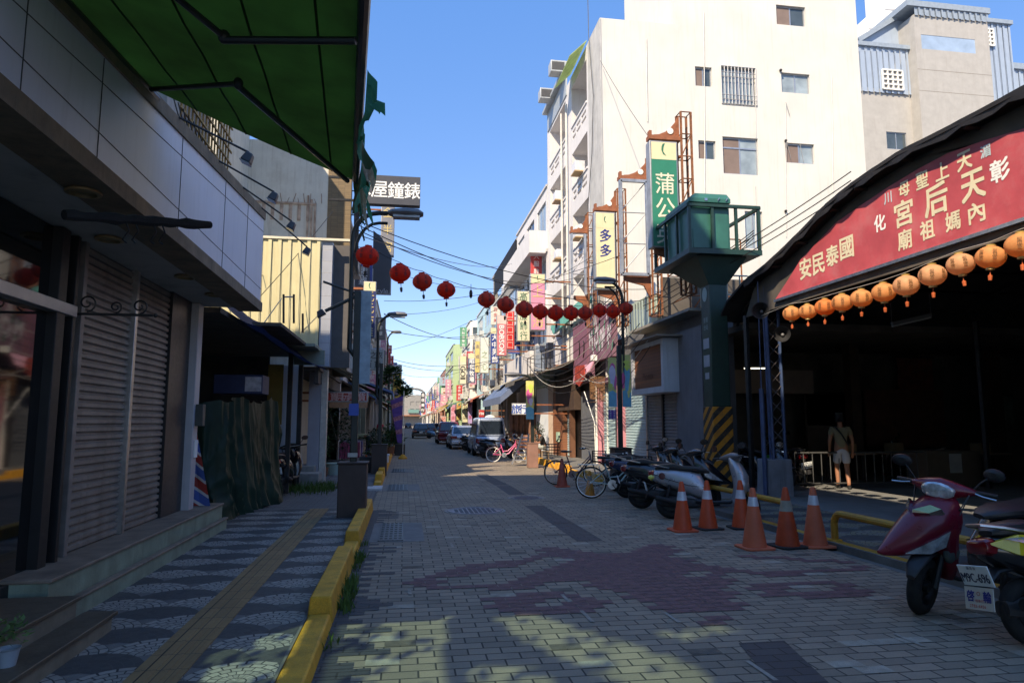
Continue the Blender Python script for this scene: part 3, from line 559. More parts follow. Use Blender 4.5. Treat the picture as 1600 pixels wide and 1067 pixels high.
g=MB(); A=AY(440,480,16.5); g.box(-3.2,A.x+.05,16.2,17.2,3.38,3.75); g.build('rusty_box',PM('rust_sheet',(.16,.075,.05),.85,0,.4,5,grime=.4),t,smooth=0)
g=MB(); g.box(-3.0,-2.0,15.6,17.3,3.28,3.345); g.box(-2.6,-1.9,16.6,16.7,2.95,3.3); g.build('pale_edge_board',PM('pale_green_board',(.2,.24,.2),.8,0,.2,3,grime=.5),t,smooth=0)
for u,v0,v1 in ((443,460,505),(459,460,505),(473,490,520)): 
    g=MB(); a=AY(u,v0,16.4); b=AY(u,v1,16.4); g.tube([b,a],.022,5,square=True); g.build('post',DARKM,t)
g=MB(); a=AY(412,505,16.4); b=AY(440,466,16.4); g.tube([a,b],.015,5); g.tube([AY(443,464,16.4),AY(459,464,16.4)],.02,5); g.tube([AY(470,520,16.4),AY(500,490,16.4)],.012,5); g.build('brace',STEEL,t)
for x,y in ((-2.55,15.9),(-2.5,17.1)): g=MB(); g.box(x-.05,x+.05,y-.05,y+.05,.05,3.25); g.build('post',PM('blackened_post',(.03,.028,.026),.8,0,.4,4),t,smooth=0)
t=tag(MB().pbox(FY(16.0),-3.05,-2.72,1.55,2.9,-.03,.0).build('hanging_cloth',THIN('ochre_cloth',(.28,.2,.06),.2),smooth=0),'faded ochre cloth hanging under the stall roof','cloth')
# corner building: yellow cladding, cream wall, mosaic strip
def corrug(mb,pl,a0,a1,b0,b1,p=.2,d=.03):
    n=max(1,int((a1-a0)/p)); q=(a1-a0)/n
    for k in range(n):
        x=a0+k*q; P=[(x,0),(x+q*.55,0),(x+q*.65,d),(x+q*.9,d),(x+q,0)]
        for (p0,d0),(p1,d1) in zip(P,P[1:]): mb.quad(pl.p(p0,b0,d0),pl.p(p1,b0,d0),pl.p(p1,b1,d1),pl.p(p0,b1,d1))
YC=17.7
t=thing('corner_building','cream corner building with yellow corrugated cladding and brown mosaic tiles above the stall','building',(-4,20,0))
YB=21.5; pl=FY(YB); xr=AY(514,250,YB).x; xe=AY(549,300,YB).x
g=MB(); zlow=AY(450,374,YC).z; g.box(-12,XU-.05,YC+.02,YB,3.0,zlow); g.box(-12,XU-.05,YB+.02,23.9,3.0,10.4); g.wall(pl,-12,xr,3.0,10.4); g.box(-12,-3.1,YC+.6,23.9,-.03,3.0); g.build('wall',CREAMW,t,smooth=0)
g=MB(); g.box(-10,-4.95,YC+.3,YB-.01,zlow,12.7); g.build('added_shade_block',CREAMW,t,smooth=0)  # block added out of view to shade the cream wall
g=MB(); g.box(xr+.003,xe,YB-.01,YB+.35,3.0,10.3); g.build('mosaic_pier',TILEB,t,smooth=0)
yt=AY(450,374,YC).z; yb=3.3; x1=AY(502,400,YC).x; g=MB(); corrug(g,Pl((0,YC-.06,0),(1,0,0),(0,0,1)),-6,x1,yb,yt-.03,.23,.035); g.build('yellow_cladding',PM('yellow_corrugated_sheet',(.6,.53,.31),.5,.1,.06,2,streak=.3,dirt=(.35,.24,.1)),t,smooth=0)
g=MB(); g.box(-6,AY(547,392,YC).x,YC-.12,YC-.005,yt-.02,yt+.04); g.build('flashing',PM('pale_flashing',(.6,.55,.42),.5),t,smooth=0)
x2=AY(519,420,YC).x; g=MB(); g.box(x1+.01,x2,YC-.03,YC+.4,3.0,yt-.03); g.build('white_tile_pier',BRICK('white_pier_tile',(.5,.52,.56),(.44,.46,.52),(.2,.2,.22),.45,.3,.005,.3,.3,0,'XZ'),t,smooth=0)
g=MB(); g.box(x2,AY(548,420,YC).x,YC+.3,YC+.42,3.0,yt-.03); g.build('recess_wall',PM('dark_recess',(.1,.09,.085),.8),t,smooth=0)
g=MB(); z0,z1=AY(450,344,YB).z,AY(450,316,YB).z; x0=AY(398,330,YB).x; xq=AY(494,330,YB).x
for k in range(7): x=x0+(xq-x0-.25)*k/6; g.box(x-.05,x+.05,YB-.03,YB+.0,z0,z1-.05)
g.box(x0-.4,xq,YB-.05,YB,z1-.06,z1); 
for k in range(3): g.box(xq-.06-k*.11,xq-k*.11,YB-.04,YB,AY(450,375,YB).z,z1+.12*k)
g.build('rusty_bars',PM('peeling_rust_bars',(.42,.3,.22),.8,0,.4,6,streak=.8,dirt=(.18,.07,.03)),t,smooth=0)
g=MB()
for k in range(8): x=AY(440+k*9,316,YB).x; g.tube([(x,YB-.03,z1),(x+R.uniform(-.1,.15),YB-.1,z1+R.uniform(.1,.32))],.008,4)
g.build('bent_rebar',RUST,t)
pl=FL(XU); g=MB()                                                       # street side: windows with grilles
OPN=[(18.8,20.6,4.5,5.9),(22.0,23.5,4.6,6.2),(22.0,23.5,7.3,9.0)]
g.wall(pl,YC+.36,YB,3.0,zlow,OPN[:1]); g.wall(pl,YB+.36,23.9,3.0,10.4,OPN[1:]); g.build('street_front',TILEB,t,smooth=0)
for o in OPN:
    g=MB(); a0,a1,b0,b1=o
    for q in ((a0,a1,b0,b0+.05),(a0,a1,b1-.05,b1),(a0,a0+.05,b0,b1),(a1-.05,a1,b0,b1),((a0+a1)/2-.03,(a0+a1)/2+.03,b0,b1)): g.pbox(pl,*q,-.12,-.06)
    f=g.build('window',ALU,t,smooth=0); g=MB(); g.pbox(pl,a0+.02,a1-.02,b0+.02,b1-.02,-.1,-.09); g.build('pane',WIN,f,smooth=0)
g=MB(); pl2=FL(XU+.5)
for k in range(5): y=21.8+k*.45; g.tube([(XU+.5,y,6.6),(XU+.5,y,9.0)],.02,4)
for z in (6.6,7.4,8.2,9.0): g.tube([(XU+.5,21.8,z),(XU+.5,23.6,z)],.02,4); g.tube([(XU,21.8,z),(XU+.5,21.8,z)],.02,4)
g.build('window_cage',DARKM,t,smooth=0)
# fascia of rusty brown grille seen between awning and white fascia
t=thing('balcony_grille','rusty yellow brown grille and pale mint cladding set back above the white fascia','grille',(-2.9,9.5,4.6)); pl=FL(-2.93)
g=MB(); corrug(g,pl,4,7.6,4.4,8,.07,.02); g.build('mint_cladding',PM('mint_sheet',(.42,.52,.47),.5,.1,.1,2,streak=.3),t,smooth=0)
g=MB()
for k in range(16): y=8.1+k*.14; g.pbox(pl,y-.012,y+.012,4.5,7.6,.28,.3)
for k in range(18): z=4.5+k*.18; g.pbox(pl,8.0,10.3,z-.012,z+.012,.3,.32)
g.build('grille_bars',PM('rusty_yellow_bars',(.36,.22,.08),.8,0,.35,7),t,smooth=0)
g=MB(); g.pbox(pl,7.6,8.0,4.4,8,-.02,.3); g.pbox(pl,8,10.3,4.4,8,-.02,.0); g.build('grille_wall',PM('grey_beige_stucco',(.36,.33,.3),.8,0,.15,2,streak=.5),t,smooth=0)  # grille wall in plain grey-beige stucco
# fronts at pavement level below the corner building
t=thing('pavement_shop','narrow shop with white side panels and grey pier past the stall','shop',(-3,19,0))
g=MB(); g.box(-3.1,-2.55,17.55,17.75,.06,3.0); g.build('white_panel',PM('white_door_panel',(.6,.62,.64),.5,0,.06,2,streak=.2),t,smooth=0)
g=MB(); a=AY(483,600,18.6);b=AY(501,600,18.6); g.box(a.x,b.x,18.6,19.0,.06,3.0); g.build('grey_pier',PM('grey_pier_paint',(.3,.3,.33),.6,0,.1,2,streak=.3),t,smooth=0)
g=MB(); g.box(b.x+.01,b.x+.16,18.7,19,.06,3.0); g.build('tile_pier_edge',PM('pale_tile_strip',(.5,.46,.4),.3,0,.15,9),t,smooth=0)
g=MB(); g.box(-3.0,-2.05,17.5,18.2,.06,.36); g.box(-3.0,-2.25,18.2,19.3,.06,.5); g.build('door_step',CONC,t,bevel=.01)
g=MB(); g.box(-3.1,XU+.05,17.9,24,2.92,3.0); g.box(XU-.1,XU+.0,18,24,2.6,3.0); g.build('canopy_slab',PM('dark_canopy',(.07,.06,.055),.8),t,smooth=0)
g=MB()
for k in range(3):
    y=19.4+k*.9; g.prism([(-2.3,y,3.35),(-1.45-.1*k,y,2.95),(-1.45-.1*k,y,2.9),(-2.3,y,3.28)],(0,.8,0))
g.build('slanted_awnings',PM('brown_awning_sheet',(.18,.12,.06),.7,0,.3,2,grime=.4),t,smooth=0)
# generic street building
def win(pl,o,par,frame=ALU,pane=None,dep=.09,mull=1,nm='window'):
    g=MB(); a0,a1,b0,b1=o[:4]; e=.05
    for q in ((a0,a1,b0,b0+e),(a0,a1,b1-e,b1),(a0,a0+e,b0+e,b1-e),(a1-e,a1,b0+e,b1-e)): g.pbox(pl,*q,-dep-.03,-dep+.03)
    for k in range(mull): c=a0+(a1-a0)*(k+1)/(mull+1); g.pbox(pl,c-.025,c+.025,b0+e,b1-e,-dep-.02,-dep+.025)
    f=g.build(nm,frame,par,smooth=0); g=MB(); g.pbox(pl,a0+.03,a1-.03,b0+.03,b1-.03,-dep-.012,-dep+.004); g.build('pane',pane or WIN,f,smooth=0); return f
def streethouse(label,side,y0,y1,h,mat,floors=3,gh=3.2,nwin=2,x=None,near=True,roof=None,tone=None,grp=None,shop=True,deep=10,colm=None,clutter=True):
    xf=x if x is not None else (7.3 if side>0 else XU); pl=FR(xf) if side>0 else FL(xf); sg=1 if side>0 else -1
    t=thing('street_building',label,'building',(xf,(y0+y1)/2,0),grp); g=MB(); fh=(h-gh-.4)/max(1,floors); ops=[]
    for f in range(floors):
        for k in range(nwin):
            wd=(y1-y0)/nwin; a=y0+wd*(k+.14); b=y0+wd*(k+.86); z0=gh+fh*f+.85; z1=gh+fh*(f+1)-.35
            ops.append((-b,-a,z0,z1) if side>0 else (a,b,z0,z1))
    A0,A1=(-y1,-y0) if side>0 else (y0,y1)
    g.wall(pl,A0,A1,gh,h,ops,.16); xb=xf+sg*deep
    g.quad((xf,y0,0),(xb,y0,0),(xb,y0,h),(xf,y0,h)); g.quad((xf,y1,0),(xb,y1,0),(xb,y1,h),(xf,y1,h)); g.quad((xf,y0,h-.3),(xb,y0,h-.3),(xb,y1,h-.3),(xf,y1,h-.3)); g.quad((xb,y0,0),(xb,y1,0),(xb,y1,h),(xb,y0,h))
    g.build('wall',mat,t,smooth=0,fix=False)
    g=MB(); g.pbox(pl,A0,A1,h-.12,h,-.2,.08)
    for f in range(floors): g.pbox(pl,A0,A1,gh+fh*f-.06,gh+fh*f+.1,-.01,.09)
    g.build('band',roof or GREYW,t,smooth=0)
    for o in ops: win(pl,o,t,pane=[WIN,WINB,DARKG][R.randrange(3)],mull=R.choice((1,1,2)))
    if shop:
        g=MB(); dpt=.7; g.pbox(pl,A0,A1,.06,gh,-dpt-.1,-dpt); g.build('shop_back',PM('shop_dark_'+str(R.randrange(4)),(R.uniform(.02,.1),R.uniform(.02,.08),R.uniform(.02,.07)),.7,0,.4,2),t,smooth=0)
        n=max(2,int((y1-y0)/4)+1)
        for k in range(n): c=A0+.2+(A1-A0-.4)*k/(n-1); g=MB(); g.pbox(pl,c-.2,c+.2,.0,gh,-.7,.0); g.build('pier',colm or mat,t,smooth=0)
    if clutter:
        cl=random.Random(int(y0*7)+floors); far=y0>70
        for k in range(int(3+(y1-y0)/5)):
            y=cl.uniform(y0+.3,y1-.5); z=cl.uniform(gh-.2,h-2.2); l=cl.uniform(.7,2.4); w_=cl.uniform(.35,.75)+(.25 if far else 0); c_=cl.choice(((.5,.05,.05),(.6,.45,.1),(.05,.1,.35),(.6,.58,.52),(.1,.3,.18),(.55,.25,.35),(.12,.12,.14),(.3,.4,.5))); g=MB(); xx=xf-sg*.12; g.box(min(xx,xx-sg*w_),max(xx,xx-sg*w_),y,y+.2,z,z+l); o_=g.build('projecting_sign',PM('clutter_sign_%d'%int(c_[0]*100),c_,.55,0,.12,3,streak=.15),t,smooth=0)
            g=MB(); 
            for q in range(max(2,int(l/.42))): put(g,FY(y),cl.choice('美華金大正新店行服飾鞋眼鏡百貨'),xx-sg*w_/2,z+l-.25-q*.42,.3,.3,.01)
            g.build('sign_lettering',INKW if max(c_)<.5 or c_[1]<.3 else INKR,o_,smooth=0,fix=False)
        for k in range(int(2+(y1-y0)/7)):
            y=cl.uniform(y0,y1-2.2); l=cl.uniform(1.8,3.2); dz=cl.uniform(-.1,.35); dp=cl.uniform(1.0,1.8); g=MB(); g.prism([(xf,y,gh+dz),(xf-sg*dp,y,gh+dz-.65),(xf-sg*dp,y,gh+dz-.9),(xf-sg*dp*.98,y,gh+dz-.72),(xf,y,gh+dz-.06)],(0,l,0)); c_=cl.choice(((.08,.2,.12),(.1,.18,.35),(.45,.12,.08),(.4,.38,.33),(.12,.11,.1),(.5,.35,.12))); g.build('shop_awning',PM('clutter_awning_%d'%int(c_[0]*100),c_,.75,0,.15,2,grime=.3),t,smooth=0)
        for k in range(floors*2):
            y=cl.uniform(y0+.3,y1-1); z=gh+fh*cl.randrange(floors)+cl.uniform(.1,.5); g=MB(); g.box(min(xf,xf-sg*.4),max(xf,xf-sg*.4),y,y+.75,z,z+.5); g.build('air_conditioner_box',PM('clutter_ac',(.5,.5,.48),.6,0,.1,3,grime=.3),t,smooth=0)
        for k in range(2): y=cl.uniform(y0+1,y1-1); g=MB(); g.lathe([(.5,0),(.5,1.2),(.3,1.4),(.02,1.45)],(xf+sg*1.5,y,h-.2),n=12); g.build('roof_tank',PM('clutter_tank',(.55,.55,.55),.4,.3),t)
    return t
streethouse('tall brown left building behind the navy vertical sign',-1,24,31,9.2,BEIGEW,3,3.1)
streethouse('dull teal left building beyond the white horizontal sign',-1,31.05,40,8.6,PM('dull_teal_render',(.18,.25,.24),.8,0,.15,2,streak=.5),2)
streethouse('beige left building around the second lamp post',-1,40.05,50,9.6,BEIGEW,2)
streethouse('grey left building behind the frangipani tree',-1,50.05,66,10.6,GREYW,3)
streethouse('long cream left building near the yellow and blue sign',-1,66.05,92,11.5,CREAMW,3,nwin=4)
streethouse('pale grey left building near the end of the street',-1,92.05,130,11,LAV,3,nwin=5)
streethouse('last cream left building before the road end',-1,130.1,190,9.5,CREAMW,2,nwin=5)
# ---------------------------------------------------------------- signs
SIGNF=PM('sign_frame',(.35,.36,.37),.5,.5,.15); CHARC=PM('charcoal_sign_face',(.05,.053,.065),.5,0,.08,2); CREAMS=PM('cream_sign_face',(.72,.64,.4),.5,0,.06,2,streak=.15); NAVYS=PM('navy_sign_face',(.02,.025,.12),.45,0,.1,2)
def logo(g,pl,a,b,h):
    P=[(-.1,.45),(.12,.5),(-.02,.2),(-.06,-.1),(.22,-.42),(-.08,-.3),(-.22,.0),(-.2,.25)]; g.add([pl.p(a+x*h*.8,b+y*h,.005) for x,y in P],[(0,1,2,7),(7,2,3,6),(6,3,4,5)])
def vsign(label,u0,v0,u1,v1,Y,chars,face,ink,cap=None,th=.22,rot=0,name='vertical_sign',cat='shop sign',grp=None,side=1,fill=.78,frame=None,logoh=0,arm=True,rotw=None,start=0,wall=None,bold=.0):
    a=AY(u0,v1,Y);b=AY(u1,v0,Y); x0,x1,z0,z1=a.x,b.x,a.z,b.z; pl=Pl((0,Y,0),(1,0,0),(0,0,1)); t=thing(name,label,cat,((x0+x1)/2,Y,z0),grp)
    g=MB(); g.box(x0,x1,Y+.002,Y+th,z0,z1); g.build('sign_box',frame or SIGNF,t,bevel=.01)
    g=MB(); e=min(.04,(x1-x0)*.05); g.pbox(pl,x0+e,x1-e,z0+e,z1-e,-.01,.012); 
    if cap: g.cur=1; zc=z1-e-(z1-z0)*cap[1]; g.pbox(pl,x0+e,x1-e,zc,z1-e,.0,.016)
    else: zc=z1-e
    g.build('face',[face,cap[0]] if cap else face,t,smooth=0)
    if logoh: g=MB(); logo(g,pl.__class__(pl.p(0,0,.014),pl.U,pl.V),(x0+x1)/2,(zc+z1)/2,(x1-x0)*logoh); g.build('emblem',INKGR if cap else ink,t,smooth=0,fix=False)
    if chars:
        g=MB(); zc-=start*(z1-z0)
        if rotw:                                                      # latin word turned a quarter
            L_=wword(chars,1); h=min((x1-x0)*fill,(zc-z0)*.92/L_); q=Pl(pl.p((x0+x1)/2,zc-(zc-z0-L_*h)/2,.018),(0,0,-1),(1,0,0)); q.N=pl.N; word(g,q,chars,0,0,h,bold=bold)
        else:
            n=len(chars); st=(zc-z0-e)/n; s=min(st*.84,(x1-x0)*fill)
            for k,ch in enumerate(chars):
                if ch!=' ': put(g,pl,ch,(x0+x1)/2,zc-st*(k+.5),s,s*(.9 if ord(ch)>255 else .7),d=.02,bold=bold)
        g.build('lettering',ink,t,smooth=0,fix=False)
    if arm and wall is not None:
        g=MB()
        for z in (z0+(z1-z0)*.12,z1-(z1-z0)*.12): g.tube([((x1 if wall>0 else x0),Y+th/2,z),(wall,Y+th/2,z)],.03,4,square=True)
        g.build('bracket',RUST2,t,smooth=0)
    return t
# left signs
Y=18.9; a=AY(553,317,Y);b=AY(657,277,Y); t=thing('hanging_sign','black horizontal watch shop sign with white characters jutting over the left kerb','shop sign',(a.x,Y,a.z)); g=MB(); g.box(a.x,b.x,Y+.002,Y+.25,a.z,b.z); g.build('sign_box',CHARC,t,bevel=.012)
g=MB(); pl=FY(Y); w_=(b.x-a.x)/4
for k,ch in enumerate('木屋鐘錶'): put(g,pl,ch,a.x+w_*(k+.5),(a.z+b.z)/2,.46,.44,.006,bold=.008)
g.build('lettering',INKW,t,smooth=0,fix=False); g=MB(); g.tube([(XU,Y+.1,b.z-.1),(a.x,Y+.1,b.z-.1)],.03,4,square=True); g.tube([(XU,Y+.1,a.z+.1),(a.x,Y+.1,a.z+.1)],.03,4,square=True); g.build('bracket',DARKM,t,smooth=0)
vsign('grey vertical sign with gold characters below the black watch sign',594,318,617,400,26,'金半宮',PM('slate_sign_face',(.2,.2,.22),.5),INKG,wall=XU)
Y=25; t=vsign('slanted charcoal sign reading style below the black watch sign',581,400,612,459,Y,'',CHARC,INKW,wall=XU); a=AY(581,459,Y);b=AY(612,372,Y); c=AY(581,372,Y)
g=MB(); g.pprism(FY(Y),[(a.x,AY(0,400,Y).z),(b.x,AY(0,400,Y).z),(AY(612,412,Y).x,AY(612,402,Y).z),(AY(597,372,Y).x,AY(597,372,Y).z),(a.x,AY(581,360,Y).z)],-.22,.0); g.build('slanted_top',CHARC,t,smooth=0)
g=MB(); word(g,FY(Y-.014),'style',a.x+.07,AY(0,437,Y).z,.2,.1); g.build('lettering',PM('grey_lettering',(.4,.4,.42),.6),t,smooth=0,fix=False)
vsign('navy vertical shoe shop sign with cream cap, behind the first left lamp post',566,440,588,528,20.5,'元元布鞋',NAVYS,INKG,(CREAMS,.16),logoh=.55,wall=XU)
t=vsign('red shop sign with pale characters at head height on the left',510,612,575,628,21.5,'',PM('red_sign_face',(.5,.035,.02),.5),INKW,wall=-3.2); a=AY(512,628,21.5);b=AY(575,612,21.5); g=MB()
for k,ch in enumerate('寶貝玩具批貨'): put(g,FY(21.5),ch,a.x+.1+(b.x-a.x-.2)*(k+.5)/6,(a.z+b.z)/2,.25,.22,.02,bold=.004)
g.build('lettering',PM('pale_pink_lettering',(.75,.5,.45),.6),t,smooth=0,fix=False); g=MB(); c=AY(515,637,21.5); g.box(a.x+.05,b.x-.02,21.5,21.6,c.z,a.z); g.build('lower_board',PM('orange_sign_strip',(.42,.2,.1),.5,0,.2,9),t,smooth=0)
vsign('pale teal horizontal signboard with dark characters high on the left row',562,546,600,578,30,'',PM('pale_teal_sign',(.3,.36,.35),.5,0,.1,3,streak=.3),INKK,name='signboard',wall=XU); g=MB(); a=AY(563,577,30);b=AY(599,547,30)
for r_,s in enumerate(('空之衣','百貨')): 
    for k,ch in enumerate(s): put(g,FY(29.98),ch,a.x+.15+(b.x-a.x-.2)*(k+.5)/len(s),b.z-.22-.4*r_,.3,.28,.01)
bpy.data.objects['signboard']; g.build('lettering',INKK,bpy.data.objects['signboard'],smooth=0,fix=False)
vsign('yellow and blue vertical sign, farthest of the tall left signs',612,570,628,632,55,'年 會館',PM('yellow_sign_face',(.6,.36,.05),.5,0,.08,2),INKB,(PM('white_sign_cap',(.6,.6,.66),.5),.22),th=.4,wall=XU)
vsign('dark red vertical sign beside the second left lamp post',607,568,613,600,46,'老街',PM('maroon_sign_face',(.16,.03,.03),.5),INKG,wall=XU)
# feather banner
t=thing('feather_banner','purple and orange printed feather banner on a pole by the left kerb','banner',(-.7,31,0)); Y=31; pl=FY(Y); a=AY(610,626,Y);b=AY(630,618,Y);c=AY(628,692,Y); d=AY(621,692,Y)
g=MB(); 
for k in range(10):
    f0,f1=k/10,(k+1)/10; g.cur=1 if k in (1,4,7) else 0; A=a.lerp(d,f0);B=b.lerp(c,f0);C=b.lerp(c,f1);D=a.lerp(d,f1); s=Vector((0,.05*math.sin(k*.9),0)); s1=Vector((0,.05*math.sin((k+1)*.9),0)); g.quad(A+s,B,C,D+s1)
g.build('banner_cloth',[THIN('purple_banner_cloth',(.14,.08,.3),.35),THIN('orange_purple_cloth',(.4,.17,.22),.35,.7,.5,12)],t,smooth=0,fix=False); g=MB(); g.tube([(b.x+.03,Y,0),(b.x+.03,Y,b.z+.2)],.02,6); g.build('pole',STEEL,t)
g=MB(); g.lathe([(.2,0),(.2,.05),(.05,.2),(.03,.2)],(b.x+.03,Y,0)); g.build('weight_base',YEL,t)
# ---------------------------------------------------------------- lamp posts
GBLK=PM('green_black_post',(.016,.024,.022),.45,.2,.3,4,grime=.25); BOXB=PM('brown_post_box',(.055,.034,.028),.6,0,.15,4,.2,40,grime=.25)
HEADM=PM('lamp_head_grey',(.16,.16,.165),.5,.2,.1)
def lamppost(label,x,y,top,headx,side,box=(.46,.92),arm2=True,lowtop=4.0):
    t=thing('street_lamp',label,'street lamp',(x,y,0)); s=side
    g=MB(); b,h=box; g.box(x-b/2,x+b/2,y-b/2,y+b/2,0,h); g.build('base_box',BOXB,t,bevel=.015); g=MB(); g.box(x-b/2-.02,x+b/2+.02,y-b/2-.02,y+b/2+.02,h,h+.03); g.build('base_cap',BOXB,t,bevel=.008)
    g=MB(); g.tube([(x,y,h),(x,y,lowtop)],.055,6,square=True); g.build('post',GBLK,t,bevel=.01)
    g=MB(); xa=x-.12*s; e=headx
    arc=[(xa,y,lowtop-1.0),(xa-.0*s,y,lowtop-.6),(xa,y,top-.55)]
    for k in range(1,7): q=math.pi/2*k/6; arc.append((xa+s*.45*(1-math.cos(q)),y,top-.55+.5*math.sin(q)))
    arc.append((e,y,top-.05)); g.tube([(x,y,lowtop-1.15)]+arc,.042,8)
    if arm2: g.tube([(xa+s*.05,y+.1,top-.75)]+[(xa+s*(.05+.4*(1-math.cos(math.pi/2*k/5))),y+.1,top-.75+.55*math.sin(math.pi/2*k/5)) for k in range(1,6)]+[(e,y+.1,top-.2)],.028,8)
    g.build('curved_arm',GBLK,t)
    g=MB(); L=.62*s; R1=[]
    for f,w_,h0,h1 in ((0,.05,-.03,.04),(.12,.13,-.06,.07),(.5,.17,-.07,.1),(.85,.15,-.06,.09),(1,.09,-.03,.03)):
        X=e+L*f; R1.append([(X,y+w_*math.cos(q),top-.04+(h1 if math.sin(q)>0 else -h0)*math.sin(q)) for q in [2*math.pi*i/12 for i in range(12)]])
    g.loft(R1); g.build('lamp_head',HEADM,t); g=MB(); g.box(min(e+L*.15,e+L*.9),max(e+L*.15,e+L*.9),y-.1,y+.1,top-.125,top-.085); g.build('lamp_lens',PM('milky_lens',(.4,.42,.42),.2),t)
    return t
p=AG(548,806,.06); tp=AY(640,331,p.y); l1=lamppost('nearest left lamp post with double curved arm and brown base box',p.x+.02,p.y,tp.z,AY(606,331,p.y).x,1,lowtop=AY(555,455,p.y).z)
g=MB(); y=p.y; a=AY(560,455,y+.1); b=AY(576,600,y+.1); g.box(a.x+.03,b.x+.02,y+.02,y+.06,b.z,a.z); g.build('banner_panel',PM('pale_blue_banner',(.25,.36,.42),.5,0,.3,4),l1,smooth=0)
g=MB(); c=AY(553,640,y); 
for z,h,m in ((c.z,.2,0),(c.z-.75,.07,1),(c.z-.95,.05,1)): g.cur=m; g.box(p.x-.07,p.x+.09,y-.111,y-.106,z-h/2,z+h/2)
g.build('sticker',[INKB,PM('faded_sticker',(.4,.38,.34),.6)],l1,smooth=0)
g=MB(); a=AY(415,492,y); A=AY(503,490,y+.1); g.tube([(p.x,y,AY(0,443,y).z),AY(505,440,y),],.02,6); g.tube([(p.x,y,AY(0,447,y).z),AY(508,486,y)],.03,6); g.build('side_arm',GBLK,l1)
g=MB(); c=AY(502,490,y); g.M=Matrix.Translation(c)@Matrix.Rotation(rad(-30),4,'Y'); g.hexa([(-.09,-.07,-.04),(.07,-.07,-.04),(.07,.07,-.04),(-.09,.07,-.04),(-.05,-.05,.06),(.05,-.05,.06),(.05,.05,.06),(-.05,.05,.06)]); g.build('flood_light',PM('lamp_housing',(.05,.055,.065)),l1,bevel=.01)
p2=AG(592,740,.06); lamppost('second left lamp post with brown base box by the kerb block',p2.x,p2.y,AY(630,490,p2.y).z,AY(605,488,p2.y).x,1,lowtop=AY(0,560,p2.y).z,arm2=False)
lamppost('third left lamp post, thin dark arm seen against the sky',-.95,41,AY(0,433,41).z-4.3 if 0 else AY(620,549-0,41).z+1.2,AY(610,560,41).x,1,lowtop=5,arm2=False)
lamppost('farthest left lamp post, beside the frangipani tree',-.95,60,AY(620,598,60).z,AY(624,598,60).x,1,lowtop=3.4,arm2=False)
XP=5.62; yp=AX(968,600,XP).y; tp=AY(925,438,yp); l2=lamppost('right lamp post with curved arm and two colourful banners',XP,yp,tp.z+.05,AY(962,436,yp).x,-1,lowtop=AY(970,540,yp).z)
def banner(x0,x1,z0,z1,y,cols,name,seed):
    pl=FY(y); r=random.Random(seed); g=MB(); g.pbox(pl,x0,x1,z0,z1,-.03,0); nz,nx=(z1-z0),(x1-x0)
    g.cur=1; g.pprism(pl,[(x0,z0),(x1,z0),(x1,z0+nz*.27),(x0+nx*.5,z0+nz*.33),(x0,z0+nz*.3)],-.001,.004)
    def blob(cx,cz,rx,rz,c): g.cur=c; g.quad(*[pl.p(x0+nx*(cx+rx*math.cos(q)*(1+.25*math.sin(3*q))),z0+nz*(cz+rz*math.sin(q)),.006+c*.0015) for q in [6.283*k/18 for k in range(18)]])
    return g,blob,pl
y=yp-.03; zt,zb=AY(0,544,y).z,AY(0,632,y).z; a0,a1,a2=AY(951,600,y).x,AY(967,600,y).x,AY(986,600,y).x
BC=[PM('banner_yellow',(.62,.58,.2),.6),PM('banner_blue',(.1,.4,.55),.6),PM('banner_pink',(.75,.12,.33),.6),PM('banner_lilac',(.6,.56,.7),.6),PM('banner_lime',(.55,.65,.12),.6)]
g,blob,pl=banner(a0,a1-.06,zb,zt,y,0,'x',1); blob(.45,.62,.38,.22,3); blob(.5,.75,.3,.14,2); blob(.8,.5,.18,.16,2); blob(.3,.42,.2,.05,4); g.build('left_banner',BC,l2,smooth=0,fix=False)
g,blob,pl=banner(a1+.1,a2,zb,zt+.08,y,0,'x',2); blob(.5,.55,.36,.26,1); blob(.1,.5,.2,.16,2); blob(.55,.75,.3,.06,4); blob(.5,.85,.34,.04,4); blob(.7,.3,.2,.13,0); g.build('right_banner',BC,l2,smooth=0,fix=False)
g=MB(); z=AY(0,646,y).z; q0=AY(951,640,y); q1=AY(963,655,y); g.box(q0.x,q1.x,y,y+.02,q1.z,q0.z); g.build('purple_notice',PM('purple_notice_face',(.12,.05,.3),.6),l2,smooth=0); g=MB()
for k in range(4):
    for j in range(2): put(g,FY(y-.002),'文化老街市集商圈'[k*2+j],q0.x+(q1.x-q0.x)*(j+.5)/2,q0.z+(q1.z-q0.z)*(k+.5)/4,.045,.05,.004)
g.build('notice_lettering',INKW,l2,smooth=0,fix=False)
